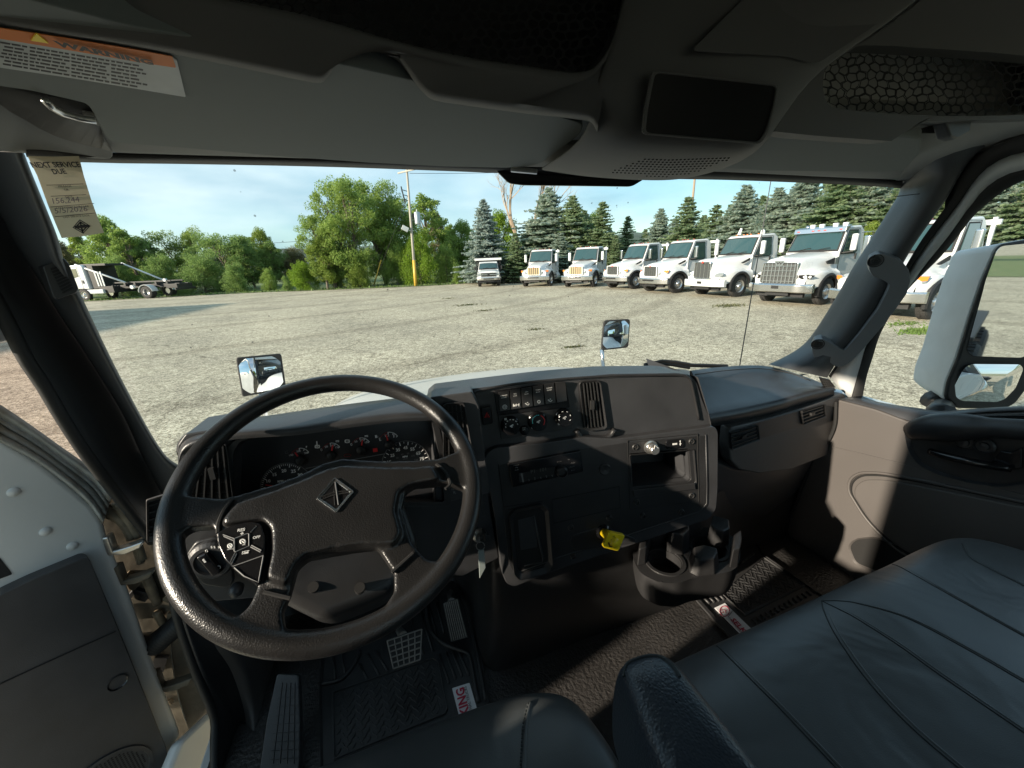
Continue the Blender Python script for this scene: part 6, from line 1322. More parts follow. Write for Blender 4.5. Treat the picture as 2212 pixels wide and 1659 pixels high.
post(ct(600, 640, 620, 520, 800, 500, 820, 640, 760, 700, 640, 680), -.735, .062, .84); post(ct(980, 560, 1010, 450, 1180, 500, 1190, 600, 1120, 640, 1020, 600), -.735, .052, .84); post(ct(820, 860, 810, 730, 930, 700, 1090, 740, 1100, 800, 1060, 880, 900, 900), -.735, .044, .74)
post(ct(340, 800, 350, 640, 420, 560, 470, 600, 440, 700, 420, 780), -.735, .048, .82); post(ct(1190, 820, 1200, 640, 1280, 580, 1290, 680, 1270, 800), -.735, .050, .82)
m = MB(); m.box(cen + V((0, .09, -.02)), (.20, .06, .05)); P(m, 'mounting_bracket', M['trim'], cup, bevel=.003)
# ================================================================ STEERING WHEEL
WC = V((-.0884, .6023, -.3302)); th, ph = math.radians(8.1), math.radians(55.79)
wn3 = V((math.sin(th) * math.cos(ph), -math.cos(th) * math.cos(ph), math.sin(ph))); wu = V((0, 0, 1)).cross(wn3).normalized(); wv = wn3.cross(wu)
WP = PL(WC, wu, wv)
m = MB(); m.tube([WP.pt(math.cos(a) * .2125, math.sin(a) * .2125) for a in [2 * math.pi * i / 96 for i in range(96)]], .0165, 16, closed=True)
sil = dd(395, 1082, 436, 1086, 492, 1090, 527, 1081, 598, 1060, 650, 1040, 700, 1015, 740, 1004, 830, 1009, 900, 1007, 945, 1003, 985, 988, 1015, 1000, 1018, 1060, 998, 1064, 960, 1053, 893, 1060, 876, 1074, 868, 1110, 889, 1185, 917, 1216, 955, 1226, 930, 1262, 880, 1325, 828, 1350, 837, 1308, 851, 1287, 851, 1245, 816, 1192, 780, 1196, 717, 1206, 668, 1216, 647, 1234, 633, 1287, 615, 1329, 622, 1368, 645, 1398, 560, 1380, 470, 1350, 485, 1342, 527, 1336, 548, 1315, 566, 1273, 520, 1245, 492, 1216, 478, 1181, 475, 1157, 468, 1146, 422, 1151, 400, 1166, 365, 1172, 365, 1100)
m.prism(WP.hits(sil, -.012), WP.n * .022)
pad = roundpoly(dd(508, 1096, 598, 1066, 660, 1042, 702, 1022, 742, 1012, 830, 1016, 905, 1016, 940, 1012, 955, 1040, 893, 1052, 866, 1068, 858, 1110, 872, 1160, 855, 1186, 780, 1186, 715, 1196, 660, 1208, 636, 1232, 618, 1275, 575, 1262, 588, 1200, 586, 1150, 565, 1130, 480, 1144, 478, 1130), 8)
m.prism(WP.hits(pad, .005), WP.n * .018, .95)
wh = P(m, 'steering_wheel', M['wheelleather'], smooth=True, fix=True, label='big black four-spoke steering wheel with diamond badge')
md = wh.modifiers.new('remesh', 'REMESH'); md.mode = 'VOXEL'; md.voxel_size = .0024; md.use_smooth_shade = True
md = wh.modifiers.new('smooth', 'SMOOTH'); md.iterations = 14; md.factor = .6
def W(mb, name, m, **k): return P(mb, name, m, wh, **k)
for ps in (dd(942, 1002, 955, 1012, 967, 1030, 972, 1046, 962, 1056), q('8', 368, 458, 420, 410, 500, 338), q('7', 1428, 8, 1380, 70, 1345, 150, 1340, 215), q('7', 1620, 575, 1700, 595, 1785, 615)):
    W(MB().tube(crs([WP.hit(p, .012) for p in ps], 14), .0028, 6), 'seam_line', M['dark'])
def gp2(*a): return q('g', *a)
em = gp2(1010, 660, 1212, 808, 1026, 1034, 815, 882); emr = roundpoly(em, 4)
W(MB().prism(WP.hits(inset(emr, 1.04), .021), WP.n * .002), 'badge_base', M['dark'], bevel=.0006)
W(MB().ring(WP.hits(emr, .023), WP.hits(inset(emr, .80), .023), WP.n * .0025, WP.n * .0012), 'badge_ring', M['chrome'], bevel=.0004)
m = MB(); m.prism(WP.hits(inset(emr, .80), .0225), WP.n * .001); W(m, 'badge_field', M['blackgl'])
m = MB(); m.tube(WP.hits(gp2(1014, 700, 1048, 945), .0245), .0012, 5); m.tube(WP.hits(gp2(1014, 700, 1000, 800, 1006, 950), .0243), .0005, 4); m.tube(crs(WP.hits(gp2(865, 890, 1000, 840, 1180, 810), .0245), 10), .0008, 4); m.tube(crs(WP.hits(gp2(850, 862, 1000, 812, 1165, 792), .0245), 10), .0008, 4)
text_mb(m, 'INTERNATIONAL', WP.hit(gp2(880, 872), .0246), WP.hit(gp2(1155, 815), .0246), 1.15, WP.n); W(m, 'badge_relief', M['screw'], fix=False)
W(MB().prism(WP.hits(roundpoly(gp2(990, 1220, 1030, 1232, 1090, 1212, 1080, 1248, 1000, 1252), 2), .0175), WP.n * .002), 'horn_mark', M['dark'])
# thumb buttons
bt = roundpoly(q('7', 1352, 232, 1440, 185, 1560, 160, 1620, 175, 1645, 260, 1640, 400, 1610, 530, 1585, 548, 1480, 480, 1400, 400, 1358, 310), 6)
BP = W(MB().prism(WP.hits(bt, .006), WP.n * .014, .97), 'button_pod', M['blackgl'], bevel=.003, seg=3)
m = MB()
for ps in (q('7', 1370, 225, 1440, 250), q('7', 1375, 235, 1435, 262), q('7', 1540, 210, 1575, 172), q('7', 1545, 290, 1605, 322), q('7', 1540, 300, 1600, 332), q('7', 1415, 395, 1445, 335), q('7', 1425, 402, 1455, 342), q('7', 1430, 420, 1620, 352), q('7', 1440, 250, 1440, 325, 1450, 330, 1530, 295, 1530, 220, 1520, 218, 1440, 250), q('7', 1440, 428, 1500, 480, 1588, 518, 1618, 356)): m.tube(WP.hits(ps, .0205), .0008, 4)
W(m, 'button_gap', M['greyprint'])
m = MB()
for s, x, y, w_ in (('RES', 1458, 208, 46), ('+', 1474, 232, 22), ('OFF', 1552, 252, 46), ('SET', 1484, 346, 46), ('-', 1498, 356, 26), ('ON', 1486, 292, 20), ('CANCEL', 1394, 320, 40)): text_mb(m, s, WP.hit(q('7', x, y), .0208), WP.hit(q('7', x + w_, y - w_ * .16), .0208), 1.0, WP.n, weight=.02)
m.tube([WP.hit(p, .0208) for p in arc(q('7', 1492, 268), 5.5, 5.0, -60, 240, 12)], .0009, 5); m.tube([WP.hit(p, .0208) for p in q('7', 1476, 258, 1500, 275)], .0008, 4)
m.tube([WP.hit(p, .0208) for p in arc(q('7', 1414, 294), 5.0, 4.6, 0, 350, 12)], .0007, 5); m.tube([WP.hit(p, .0208) for p in q('7', 1404, 286, 1424, 302)], .0007, 4); m.tube([WP.hit(p, .0208) for p in q('7', 1424, 286, 1404, 302)], .0007, 4)
W(m, 'button_print', M['print'], fix=False)
# column and shroud
cw_ = WC - wn3 * .02
P(MB().tube([cw_, cw_ - wn3 * .10, cw_ - wn3 * .32], [.055, .06, .065], 20), 'steering_column', M['trim'], smooth=True)
shr = [WP.pt(-.11, -.02, -.07), WP.pt(.10, -.02, -.07), WP.pt(.11, -.10, -.10), WP.pt(.05, -.155, -.13), WP.pt(-.06, -.155, -.13), WP.pt(-.12, -.10, -.10)]
P(MB().prism(shr, -wn3 * .10, .9), 'column_shroud', M['trim'], bevel=.02, seg=4, label='moulded shroud under the steering wheel')
for c in (q('8', 172, 562), q('7', 1930, 558)):
    p = WP.hit(c, -.115); P(MB().lathe([(.008, 0), (.008, .012), (.0001, .012)], p, wn3, 16, caps=False), 'shroud_screw', M['screw'])
# gear stalk text panel and stalk
m = MB(); a = WP.pt(.06, .00, -.05); m.tube([a, WP.pt(.14, -.01, -.05), WP.pt(.185, -.005, -.05)], [.008, .009, .012], 10); P(m, 'gear_stalk', M['trim'], smooth=True)
m = MB(); text_mb(m, 'N', at(q('5', 735, 1540), Y=.70), at(q('5', 750, 1536), Y=.70), 1, (0, -.5, .8)); text_mb(m, 'R', at(q('5', 748, 1562), Y=.70), at(q('5', 762, 1558), Y=.70), 1, (0, -.5, .8)); P(m, 'gear_print', M['greyprint'], fix=False)
# headlamp switch
HP = PL(DP.hit(q('7', 1300, 370), .0), (1, 0, 0), (0, .06, 1))
hs = roundpoly(q('7', 1150, 340, 1210, 255, 1330, 225, 1420, 240, 1450, 500, 1400, 540, 1260, 520, 1170, 430), 10)
hp_ = P(MB().prism(DP.hits(hs, 0), DP.n * .008), 'headlamp_panel', M['trim'], dsh, bevel=.004, seg=3)
hc_ = DP.hit(q('7', 1310, 368), .008)
P(MB().lathe([(.036, 0), (.036, .008), (.031, .014), (.025, .014), (.023, .009), (.0001, .009)], hc_, DP.n, 36, caps=False), 'headlamp_switch', M['dash'], hp_ if 0 else dsh, smooth=False)
m = MB(); d_ = (DP.hit(q('7', 1350, 425)) - DP.hit(q('7', 1270, 330))).normalized(); w_ = DP.n.cross(d_); m.box(hc_ + DP.n * .014, (.016, .046, .014), Matrix((w_, d_, DP.n)).transposed()); P(m, 'headlamp_knob', M['blackgl'], dsh, bevel=.003)
m = MB(); m.box(hc_ + DP.n * .022 - d_ * .012, (.003, .007, .001), Matrix((w_, d_, DP.n)).transposed()); m.tube([DP.hit(p, .0225) for p in arc(q('7', 1270, 325), 2.4, 2.4, 0, 340, 10)], .0006, 4)
for k_ in range(8):
    a = k_ * math.pi / 4; c = q('7', 1346, 425); m.tube([DP.hit((c[0] + 2.4 * math.cos(a), c[1] + 2.4 * math.sin(a)), .026), DP.hit((c[0] + 4 * math.cos(a), c[1] + 4 * math.sin(a)), .026)], .0005, 4)
for x in (1300, 1318, 1345, 1358): m.box(DP.hit(q('7', x, 302), .0225), (.002, .0045, .0006), DP.rot())
P(m, 'headlamp_print', M['print'], dsh, fix=False)
P(MB().lathe([(.011, 0), (.012, .012), (.008, .02), (.0001, .021)], DP.hit(q('7', 1460, 545), .004), DP.n, 20, caps=False), 'dimmer_knob', M['dash'], dsh, smooth=True)
# ================================================================ KEY AND TAG, SERVICE STICKER (loose things)
ig = at(q('8', 905, 225), Y=.735)
m = MB(); m.lathe([(.017, 0), (.017, .006), (.012, .012), (.0001, .012)], ig, (0, -1, .2), 24, caps=False); P(m, 'ignition_switch', M['metal'], dsh, smooth=False)
K = empty('key_with_tag', at(q('8', 930, 480), Y=.70), 0, 'key with pale grey tag hanging from its ring in the ignition right of the wheel', 'key')
kl = V(K.location)
def KK(mb, n_, m_, **k):
    o = mb.build(n_, m_, K, **k); o.location = o.location - kl; return o
KK(MB().box(at(q('8', 935, 225), Y=.708), (.007, .02, .022)).box(at(q('8', 938, 250), Y=.705), (.022, .008, .02)), 'key', M['screw'], bevel=.002)
KK(MB().tube([at(p, Y=.70) for p in arc(q('8', 912, 295), 9, 9, 0, 345, 20)], .0009, 6), 'key_ring', M['metal'])
M['tag'] = mat('grey_plastic_tag', (.33, .38, .37), .4)
KK(MB().prism([at(p, Y=.70) for p in q('8', 897, 322, 932, 312, 942, 425, 906, 490)], (0, -.002, 0)), 'tag', M['tag'], bevel=.0005)
# sticker on the glass
STP = PL(at((130, 430), Y=.792), (1, .03, 0), (0, -.28, 1))
s1 = q('1', 170, 958, 330, 962, 485, 958, 515, 1080, 560, 1225, 605, 1350, 640, 1430, 500, 1452, 380, 1462, 300, 1270, 230, 1080)
ST = empty('service_sticker', STP.hit((160, 500), .002), 0, 'yellowed paper NEXT SERVICE DUE sticker clinging to the top left of the windscreen', 'sticker')
sl_ = V(ST.location)
def SS(mb, n_, m_, **k):
    o = mb.build(n_, m_, ST, **k); o.location = o.location - sl_; return o
SS(MB().prism(STP.hits(s1, 0), STP.n * .0006), 'sheet', M['paper'])
m = MB()
for s, a, b, w_ in (('NEXT SERVICE', (200, 1030), (498, 1026), .03), ('DUE', (330, 1070), (412, 1066), .03), ('MILEAGE', (362, 1152), (442, 1149), 0), ('OR', (398, 1173), (426, 1171), .01), ('DATE', (405, 1215), (448, 1213), 0), ('LAST SERVICE MILEAGE', (352, 1284), (548, 1272), 0), ('LAST SERVICE DATE', (392, 1340), (552, 1328), 0)):
    text_mb(m, s, STP.hit(q('1', *a), .0012), STP.hit(q('1', *b), .0012), 1.15 if w_ else 1.0, STP.n, weight=w_)
for a in ((285, 1138, 512, 1130), (312, 1206, 530, 1196), (310, 1272, 578, 1250), (335, 1332, 590, 1308)): m.tube(STP.hits(q('1', *a), .0012), .00035, 4)
em2 = q('1', 490, 1348, 556, 1388, 512, 1436, 446, 1398)
m.ring(STP.hits(em2, .001), STP.hits(inset(em2, .86), .001), STP.n * .0003); m.ring(STP.hits(inset(em2, .74), .001), STP.hits(inset(em2, .52), .001), STP.n * .0003); m.tube(STP.hits(q('1', 492, 1362, 508, 1428), .0012), .0009, 4); m.tube(STP.hits(q('1', 462, 1396, 545, 1388), .0012), .0018, 4)
SS(m, 'sticker_print', M['frame'], fix=False)
m = MB(); text_mb(m, '156,244', STP.hit(q('1', 328, 1252), .0012), STP.hit(q('1', 498, 1240), .0012), 1.0, STP.n, italic=.3); text_mb(m, '5/5/2026', STP.hit(q('1', 340, 1312), .0012), STP.hit(q('1', 545, 1296), .0012), .9, STP.n, italic=.3); SS(m, 'handwriting', mat('pen_ink', (.12, .10, .12), .6), fix=False)
# ================================================================ FLOOR, MATS, PEDALS
m = MB(); m.add([(-.50, -.8, FZ), (1.46, -.8, FZ), (1.46, 1.35, FZ), (-.50, 1.35, FZ)], [(0, 1, 2, 3)]); P(m, 'cab_floor', M['floor'], fix=False, label='coarse grained black rubber cab floor')
m = MB(); m.grid([[V((-.5, 1.18, FZ)), V((1.46, 1.18, FZ))], [V((-.5, 1.30, FZ + .12)), V((1.46, 1.30, FZ + .12))], [V((-.5, 1.30, FZ + .40)), V((1.46, 1.30, FZ + .40))], [V((-.5, 1.02, -.50)), V((1.5, 1.02, -.50))]]); P(m, 'firewall', M['dark'], fix=False)
def onfl(ps, o=0): return [at(p, Z=FZ + o) for p in ps]
dm = roundpoly(dd(697, 1380, 690, 1500, 694, 1740, 1075, 1620, 1056, 1520, 1042, 1425, 1015, 1330, 985, 1250, 900, 1270, 760, 1300), 10)
FM = empty('floor_mat', at((860, 1500), Z=FZ), 0, 'black ribbed rubber floor mat with raised tread under the pedals on the driver side', 'floor mat', 'rubber floor mats')
fm = V(FM.location)
def F1(mb, n_, m_, par=None, **k):
    o = mb.build(n_, m_, par or FM, **k); o.location = o.location - V((par or FM).location if par is None else fm); return o
F1(MB().ring(onfl(inset(dm, 1.0), .002), onfl(inset(dm, .965, .97), .002), (0, 0, .014), (0, 0, .007)), 'mat_edge', M['matrub'], bevel=.003)
F1(MB().prism(onfl(inset(dm, .98), .002), (0, 0, .006)), 'mat_base', M['matrub'])
tr1 = roundpoly(dd(721, 1498, 935, 1424, 946, 1431, 965, 1533, 960, 1543, 724, 1640), 4)
F1(MB().ring(onfl(inset(tr1, 1.03), .008), onfl(tr1, .008), (0, 0, .006)), 'tread_border', M['matrub'], bevel=.002)
def diamonds(c0, c1, c2, c3, nu, nv, z, r_=.0022, ln=.014):
    m = MB()
    for i in range(nu):
        for j in range(nv):
            u_, v_ = (i + .5 + (.25 if j % 2 else -.25)) / nu, (j + .5) / nv
            p = c0.lerp(c1, u_).lerp(c3.lerp(c2, u_), v_); p.z = z; sgn = 1 if (i + j) % 2 else -1
            ex, ey = (c1 - c0).normalized(), (c3 - c0).normalized(); d = (ex * sgn * .75 + ey).normalized(); pe = V((-d.y, d.x, 0))
            m.tube([p - d * ln * .5, p - d * ln * .1 + pe * .002, p + d * ln * .5], [r_ * .5, r_, r_ * .5], 6)
    return m
t4 = [at(p, Z=FZ + .008) for p in dd(728, 1500, 934, 1430, 957, 1536, 728, 1632)]
F1(diamonds(t4[0], t4[1], t4[2], t4[3], 15, 13, FZ + .009), 'tread_bumps', M['matrub'], fix=False)
m = MB()
for a in ((590, 640, 640, 830), (640, 640, 690, 830), (700, 945, 760, 1110), (740, 940, 800, 1095), (780, 945, 840, 1085), (660, 960, 720, 1140), (480, 730, 560, 960), (540, 690, 620, 940), (410, 790, 330, 800), (170, 1020, 220, 1120), (220, 960, 290, 1090), (270, 940, 340, 1060), (60, 960, 80, 1080), (10, 970, 20, 1120)):
    m.tube([at(p, Z=FZ + .010) for p in q('8', *a)], .0035, 6)
m.tube(crs([at(p, Z=FZ + .012) for p in q('8', 580, 660, 600, 800, 680, 890, 790, 935, 840, 960, 870, 1100, 900, 1250)], 24), .006, 8); m.tube(crs([at(p, Z=FZ + .012) for p in q('8', -60, 1140, 60, 1110, 150, 1000, 170, 940)], 16), .005, 8)
m.tube(crs([at(p, Z=FZ + .012) for p in q('8', 780, 520, 830, 680, 880, 900, 945, 1240)], 16), .006, 8)
F1(m, 'mat_ribs', M['matrub'], smooth=True)
lp = q('8', 738, 1172, 845, 1138, 900, 1330, 790, 1375)
F1(MB().prism(onfl(roundpoly(lp, 2), .009), (0, 0, .002)), 'mat_label', M['whitelabel'])
m = MB(); fz = FZ + .0125
text_mb(m, 'SELKING', at(q('8', 868, 1440), Z=fz), at(q('8', 808, 1160), Z=fz), 1.05, (0, 0, 1), weight=.03); F1(m, 'label_name', M['crimson'], fix=False)
m = MB(); text_mb(m, 'INTERNATIONAL TRUCKS', at(q('8', 900, 1450), Z=fz), at(q('8', 825, 1155), Z=fz), 1.0, (0, 0, 1)); F1(m, 'label_subtitle', M['screw'], fix=False)
# passenger mat
pmx = roundpoly(ct(860, 1090, 1290, 640, 1360, 560, 1420, 540, 1500, 690, 2020, 1050, 2300, 1220, 1900, 1500, 1400, 1700), 8)
FN = empty('floor_mat', at(ct(1500, 950), Z=FZ), 0, 'black rubber floor mat with red and white label on the passenger side', 'floor mat', 'rubber floor mats'); fn = V(FN.location)
def F2(mb, n_, m_, **k):
    o = mb.build(n_, m_, FN, **k); o.location = o.location - fn; return o
F2(MB().prism(onfl(pmx, .002), (0, 0, .006)), 'mat_base', M['matrub']); F2(MB().ring(onfl(pmx, .008), onfl(inset(pmx, .95, .96), .008), (0, 0, .007)), 'mat_edge', M['matrub'], bevel=.003)
t5 = [at(p, Z=FZ + .008) for p in ct(1130, 1040, 1500, 730, 1850, 960, 1330, 1220)]; F2(diamonds(t5[0], t5[1], t5[2], t5[3], 13, 12, FZ + .009, .0022, .018), 'tread_bumps', M['matrub'], fix=False)
F2(MB().tube([at(p, Z=FZ + .010) for p in ct(1110, 1040, 1500, 712, 1880, 970, 1330, 1240)], .004, 6, closed=True), 'tread_border', M['matrub'])
m = MB()
for i in range(4): m.tube([at(p, Z=FZ + .010) for p in ct(940 + i * 45, 1070 - i * 12, 1010 + i * 45, 1140 - i * 12)], .0045, 6)
for i in range(14): m.tube([at(p, Z=FZ + .010) for p in ct(1400 + i * 42, 1290 - i * 22, 1440 + i * 42, 1325 - i * 22)], .004, 6)
for i in range(4): m.tube([at(p, Z=FZ + .010) for p in ct(1290 + i * 30, 770 - i * 22, 1330 + i * 30, 740 - i * 22)], .004, 6)
m.box(at(ct(1420, 1050), Z=FZ + .0055), (.30, .34, .002))
F2(m, 'mat_ribs', M['matrub'], smooth=True)
l2 = ct(1055, 1182, 1150, 1138, 1460, 1440, 1360, 1490); F2(MB().prism(onfl(l2, .009), (0, 0, .002)), 'mat_label', M['whitelabel'])
m = MB(); text_mb(m, 'SELKING', at(ct(1200, 1285), Z=fz), at(ct(1430, 1520), Z=fz), 1.0, (0, 0, 1), weight=.03)
m.tube([at(p, Z=fz) for p in arc(ct(1148, 1208), 10.5, 11, 0, 345, 22)], .0010, 5); text_mb(m, 'ST', at(ct(1120, 1222), Z=fz), at(ct(1180, 1232), Z=fz), 1.1, (0, 0, 1)); F2(m, 'label_name', M['crimson'], fix=False)
m = MB(); text_mb(m, 'INTERNATIONAL TRUCKS', at(ct(1183, 1268), Z=fz), at(ct(1420, 1560), Z=fz), 1.0, (0, 0, 1)); m.tube([at(p, Z=fz) for p in ct(1222, 1205, 1180, 1262)], .0006, 4); F2(m, 'label_subtitle', M['screw'], fix=False)
# pedals
PP = PL(at(q('8', 445, 930), Y=.80), (1, .15, 0), (0, .75, .6))
bpo = roundpoly(q('8', 332, 872, 545, 800, 560, 830, 540, 1000, 375, 1055), 3)
bp2 = P(MB().prism(PP.hits(bpo, 0), PP.n * -.012), 'brake_pedal', M['matrub'], bevel=.003, label='square rubber brake pedal with a grid of pale ridges')
m = MB()
for i in range(6):
    f = i / 5; a = V(q('8', 340, 878)).lerp(V(q('8', 378, 1048)), f); b = V(q('8', 552, 806)).lerp(V(q('8', 542, 992)), f); m.tube(PP.hits([a, b], .001), .0018, 6)
    a = V(q('8', 340, 878)).lerp(V(q('8', 552, 806)), f); b = V(q('8', 378, 1048)).lerp(V(q('8', 542, 992)), f); m.tube(PP.hits([a, b], .001), .0018, 6)
P(m, 'pedal_ridges', M['pedal'], bp2)
PA = PL(at(q('8', 757, 750), Y=.88), (1, -.1, 0), (0, .75, .6))
apo = roundpoly(q('8', 680, 645, 775, 615, 836, 855, 730, 886), 2)
ap = P(MB().prism(PA.hits(apo, 0), PA.n * -.012), 'accelerator_pedal', M['matrub'], bevel=.003, label='narrow ribbed accelerator pedal')
m = MB()
for i in range(8): f = (i + .5) / 8; m.tube(PA.hits([V(q('8', 684, 648)).lerp(V(q('8', 772, 620)), f), V(q('8', 732, 880)).lerp(V(q('8', 832, 852)), f)], .001), .0022, 6)
P(m, 'pedal_ridges', M['pedal'], ap)
P(MB().tube([PA.hit(q('8', 735, 640), -.01), at(q('8', 725, 560), Y=1.15), at(q('8', 735, 480), Y=1.25)], .012, 8), 'pedal_arm', M['metal'], ap)
P(MB().tube([PP.hit(q('8', 440, 850), -.01), at(q('8', 400, 790), Y=1.1)], .012, 8), 'pedal_arm', M['metal'], bp2)
# ================================================================ LEFT KICK PANEL, SILL, HINGE POST
S1 = [at(p, X=-.475) for p in dd(352, 1105, 370, 1250, 383, 1329, 422, 1448, 461, 1543)] + [at((463, 1600), X=-.475), at((463, 1700), X=-.475)]
S2 = [at(p, X=-.462) for p in dd(372, 1105, 385, 1250, 400, 1336, 453, 1462, 508, 1550)] + [at((518, 1600), X=-.462), at((520, 1700), X=-.462)]
S3 = [at(p, X=-.44) for p in dd(395, 1105, 430, 1300, 461, 1389, 499, 1448, 527, 1533)] + [at((534, 1600), X=-.44), at((536, 1700), X=-.44)]
S4 = [at(p, X=-.415) for p in dd(430, 1200, 470, 1290, 500, 1360, 535, 1420, 550, 1500)] + [at((548, 1600), X=-.415), at((550, 1700), X=-.415)]
m = MB(); m.tube(crs(S1, 30), .009, 8); P(m, 'sill_seal', M['black'], smooth=True)
m = MB(); m.loft([S1, [a.lerp(b, .5) + V((.010, -.01, 0)) for a, b in zip(S1, S2)], S2, S3], 30); P(m, 'kick_panel', M['trim'], smooth=True, sub=1)
m = MB(); m.loft([S3, [a.lerp(b, .5) + V((.010, -.01, 0)) for a, b in zip(S3, S4)], S4, [V((p.x + .01, p.y + .3, p.z)) for p in S4]], 30); P(m, 'sill_trim', M['trimlt'], smooth=True, sub=1)
m = MB(); FT = PL(at((620, 1560), Z=-1.0), (1, 0, 0), (0, .75, .6)); m.prism(FT.hits(roundpoly(dd(598, 1455, 645, 1458, 648, 1560, 647, 1640, 640, 1700, 555, 1700, 575, 1560), 6), 0), FT.n * -.03); P(m, 'foot_rest', M['dash'], bevel=.004, seg=3)
m = MB()
for i in range(4): m.tube(FT.hits(dd(612 + i * 9 - 2, 1475, 590 + i * 15, 1650), .001), .0008, 4)
for i in range(9): m.tube(FT.hits(dd(603 - i * 2.6, 1490 + i * 19, 644, 1486 + i * 19), .001), .0008, 4)
P(m, 'foot_rest_grid', M['trim'])
# hinge pillar behind the open door: grimy painted metal, hinges, rubber boot
HPn = PL((-.62, 1.03, -.6), (1, .05, 0), (0, 0, 1))
m = MB(); 
hpn = HPn.hits(dd(205, 985, 262, 1020, 330, 1110, 385, 1300, 425, 1440, 470, 1560, 470, 1700, 380, 1700, 330, 1560, 240, 1300, 200, 1090)); m.prism(hpn, (0, .04, 0)); P(m, 'hinge_pillar', M['grime'], bevel=.004)
for ps, r_ in ((q('l', 650, 1030, 760, 1060, 860, 1120, 920, 1230), .012), (q('l', 810, 980, 870, 1080, 960, 1220), .011), (q('l', 940, 1290, 975, 1400), .008), (q('l', 1000, 1500, 1060, 1640), .008), (q('7', 850, 290, 880, 380), .008), (q('7', 900, 480, 970, 650), .010), (q('7', 960, 700, 1020, 800), .009)):
    P(MB().tube(crs([HPn.hit(p, .012) for p in ps], 12), r_, 8), 'pillar_flange', M['rust'], smooth=True)
rr = random.Random(5)
for c in ((700, 300), (800, 430), (760, 470)): pass
def hinge(cx, cy):
    P(MB().prism([HPn.hit(p, .03) for p in q('7', cx - 190, cy - 90, cx - 150, cy - 95, cx - 120, cy - 10, cx - 20, cy - 40, cx + 60, cy - 70, cx + 40, cy - 30, cx - 50, cy + 10, cx - 160, cy + 20, cx - 175, cy - 10)], (0, -.022, 0)), 'door_hinge', M['metal'] if cy < 400 else M['grime'], bevel=.003)
hinge(850, 300); hinge(910, 480); hinge(1140, 1130)
m = MB()
for i in range(12): 
    f = i / 11; c = V(q('7', 1115, 760)).lerp(V(q('7', 950, 900)), f); m.lathe([(.018, -.004), (.026, 0), (.018, .004)], HPn.hit(c, .03), (.7, -.2, .5), 16, caps=False)
P(m, 'cable_boot', M['black'], smooth=True)
for i in range(18):
    c = q('7', rr.uniform(720, 1130), rr.uniform(200, 1300)); P(MB().box(HPn.hit(c, .004), (rr.uniform(.01, .04), .012, rr.uniform(.008, .05)), Matrix.Rotation(rr.uniform(-1, 1), 3, 'Y')), 'pillar_rib', M[rr.choice(['rust', 'grime', 'frame'])], bevel=.002)
# bright step and body side below the hinge post
m = MB(); SX = PL((-.66, .80, -1.3), (.35, .93, 0), (0, 0, 1)); m.prism(SX.hits(dd(395, 1600, 470, 1530, 480, 1760, 330, 1760)), (-.03, 0, 0)); P(m, 'cab_step', M['white'], bevel=.01)
m = MB(); m.box((-.62, .4, -1.35), (.3, 1.0, .03)); m.box((-.66, .4, -1.65), (.3, 1.0, .03)); P(m, 'entry_step', M['metal'], bevel=.005)
# ================================================================ OPEN DRIVER DOOR
DL = PL((-.60, 1.0, -.5), (.8, .6, 0), (0, 0, 1))
dmet = dd(-140, 860, -60, 905, 0, 945, 94, 1003, 175, 1068, 200, 1090, 225, 1128, 234, 1168, 275, 1265, 330, 1425, 392, 1588, 362, 1645, 350, 1700, 340, 1790, -140, 1790)
dor = P(MB().prism(DL.hits(dmet, 0), DL.n * -.05), 'driver_door', M['doorwhite'], bevel=.012, seg=4, label='open driver door, grey-white metal with dark inner trim')
def O(mb, name, m, **k): return P(mb, name, m, dor, **k)
ch = [(-140, 795), (-60, 840), (0, 876), (60, 916), (130, 966), (206, 1020), (243, 1066)]; cl = [(-140, 870), (-60, 915), (0, 955), (60, 985), (120, 1025), (185, 1080), (222, 1130)]
for k_, (f0, f1, o0, mt) in enumerate(((0, .28, -.01, 'channel'), (.30, .52, -.018, 'channel'), (.55, .80, -.012, 'channel'), (.80, 1.0, -.004, 'channel'))):
    a = [(p[0] + (q_[0] - p[0]) * f0, p[1] + (q_[1] - p[1]) * f0) for p, q_ in zip(ch, cl)]; b = [(p[0] + (q_[0] - p[0]) * f1, p[1] + (q_[1] - p[1]) * f1) for p, q_ in zip(ch, cl)]
    m = MB(); m.loft([[DL.hit(p, o0) for p in a], [DL.hit(((p[0] + q_[0]) / 2, (p[1] + q_[1]) / 2), o0 + .007) for p, q_ in zip(a, b)], [DL.hit(p, o0) for p in b]], 20); O(m, 'window_channel', M[mt], smooth=True, solid=.004)
m = MB(); m.loft([[DL.hit(p, -.02) for p in ch], [DL.hit(p, -.02) for p in cl]], 14); O(m, 'channel_base', M['grime'])
tm = roundpoly(dd(-140, 1350, -60, 1310, 0, 1268, 60, 1240, 172, 1194, 186, 1196, 205, 1240, 257, 1366, 352, 1603, 359, 1665, 352, 1790, -140, 1790), 8)
O(MB().prism(DL.hits(tm, .0), DL.n * .03), 'door_trim', M['dash'], bevel=.012, seg=4)
O(MB().tube(crs(DL.hits(dd(-140, 1545, 0, 1478, 130, 1418, 250, 1364), .031), 20), .0016, 6), 'trim_seam', M['dark'])
c = DL.hit(q('7', 722, 1132), .03); O(MB().lathe([(.017, .003), (.015, .001), (.011, -.006), (.0001, -.006)], c, DL.n, 24, caps=False), 'trim_bolt', M['blackgl'])
c = DL.hit(q('7', 640, 1790), .03); O(MB().lathe([(.085, -.002), (.085, .004), (.078, .005), (.077, .001)], c, DL.n, 48, caps=False), 'speaker_ring', M['dash'], smooth=False)
m = MB()
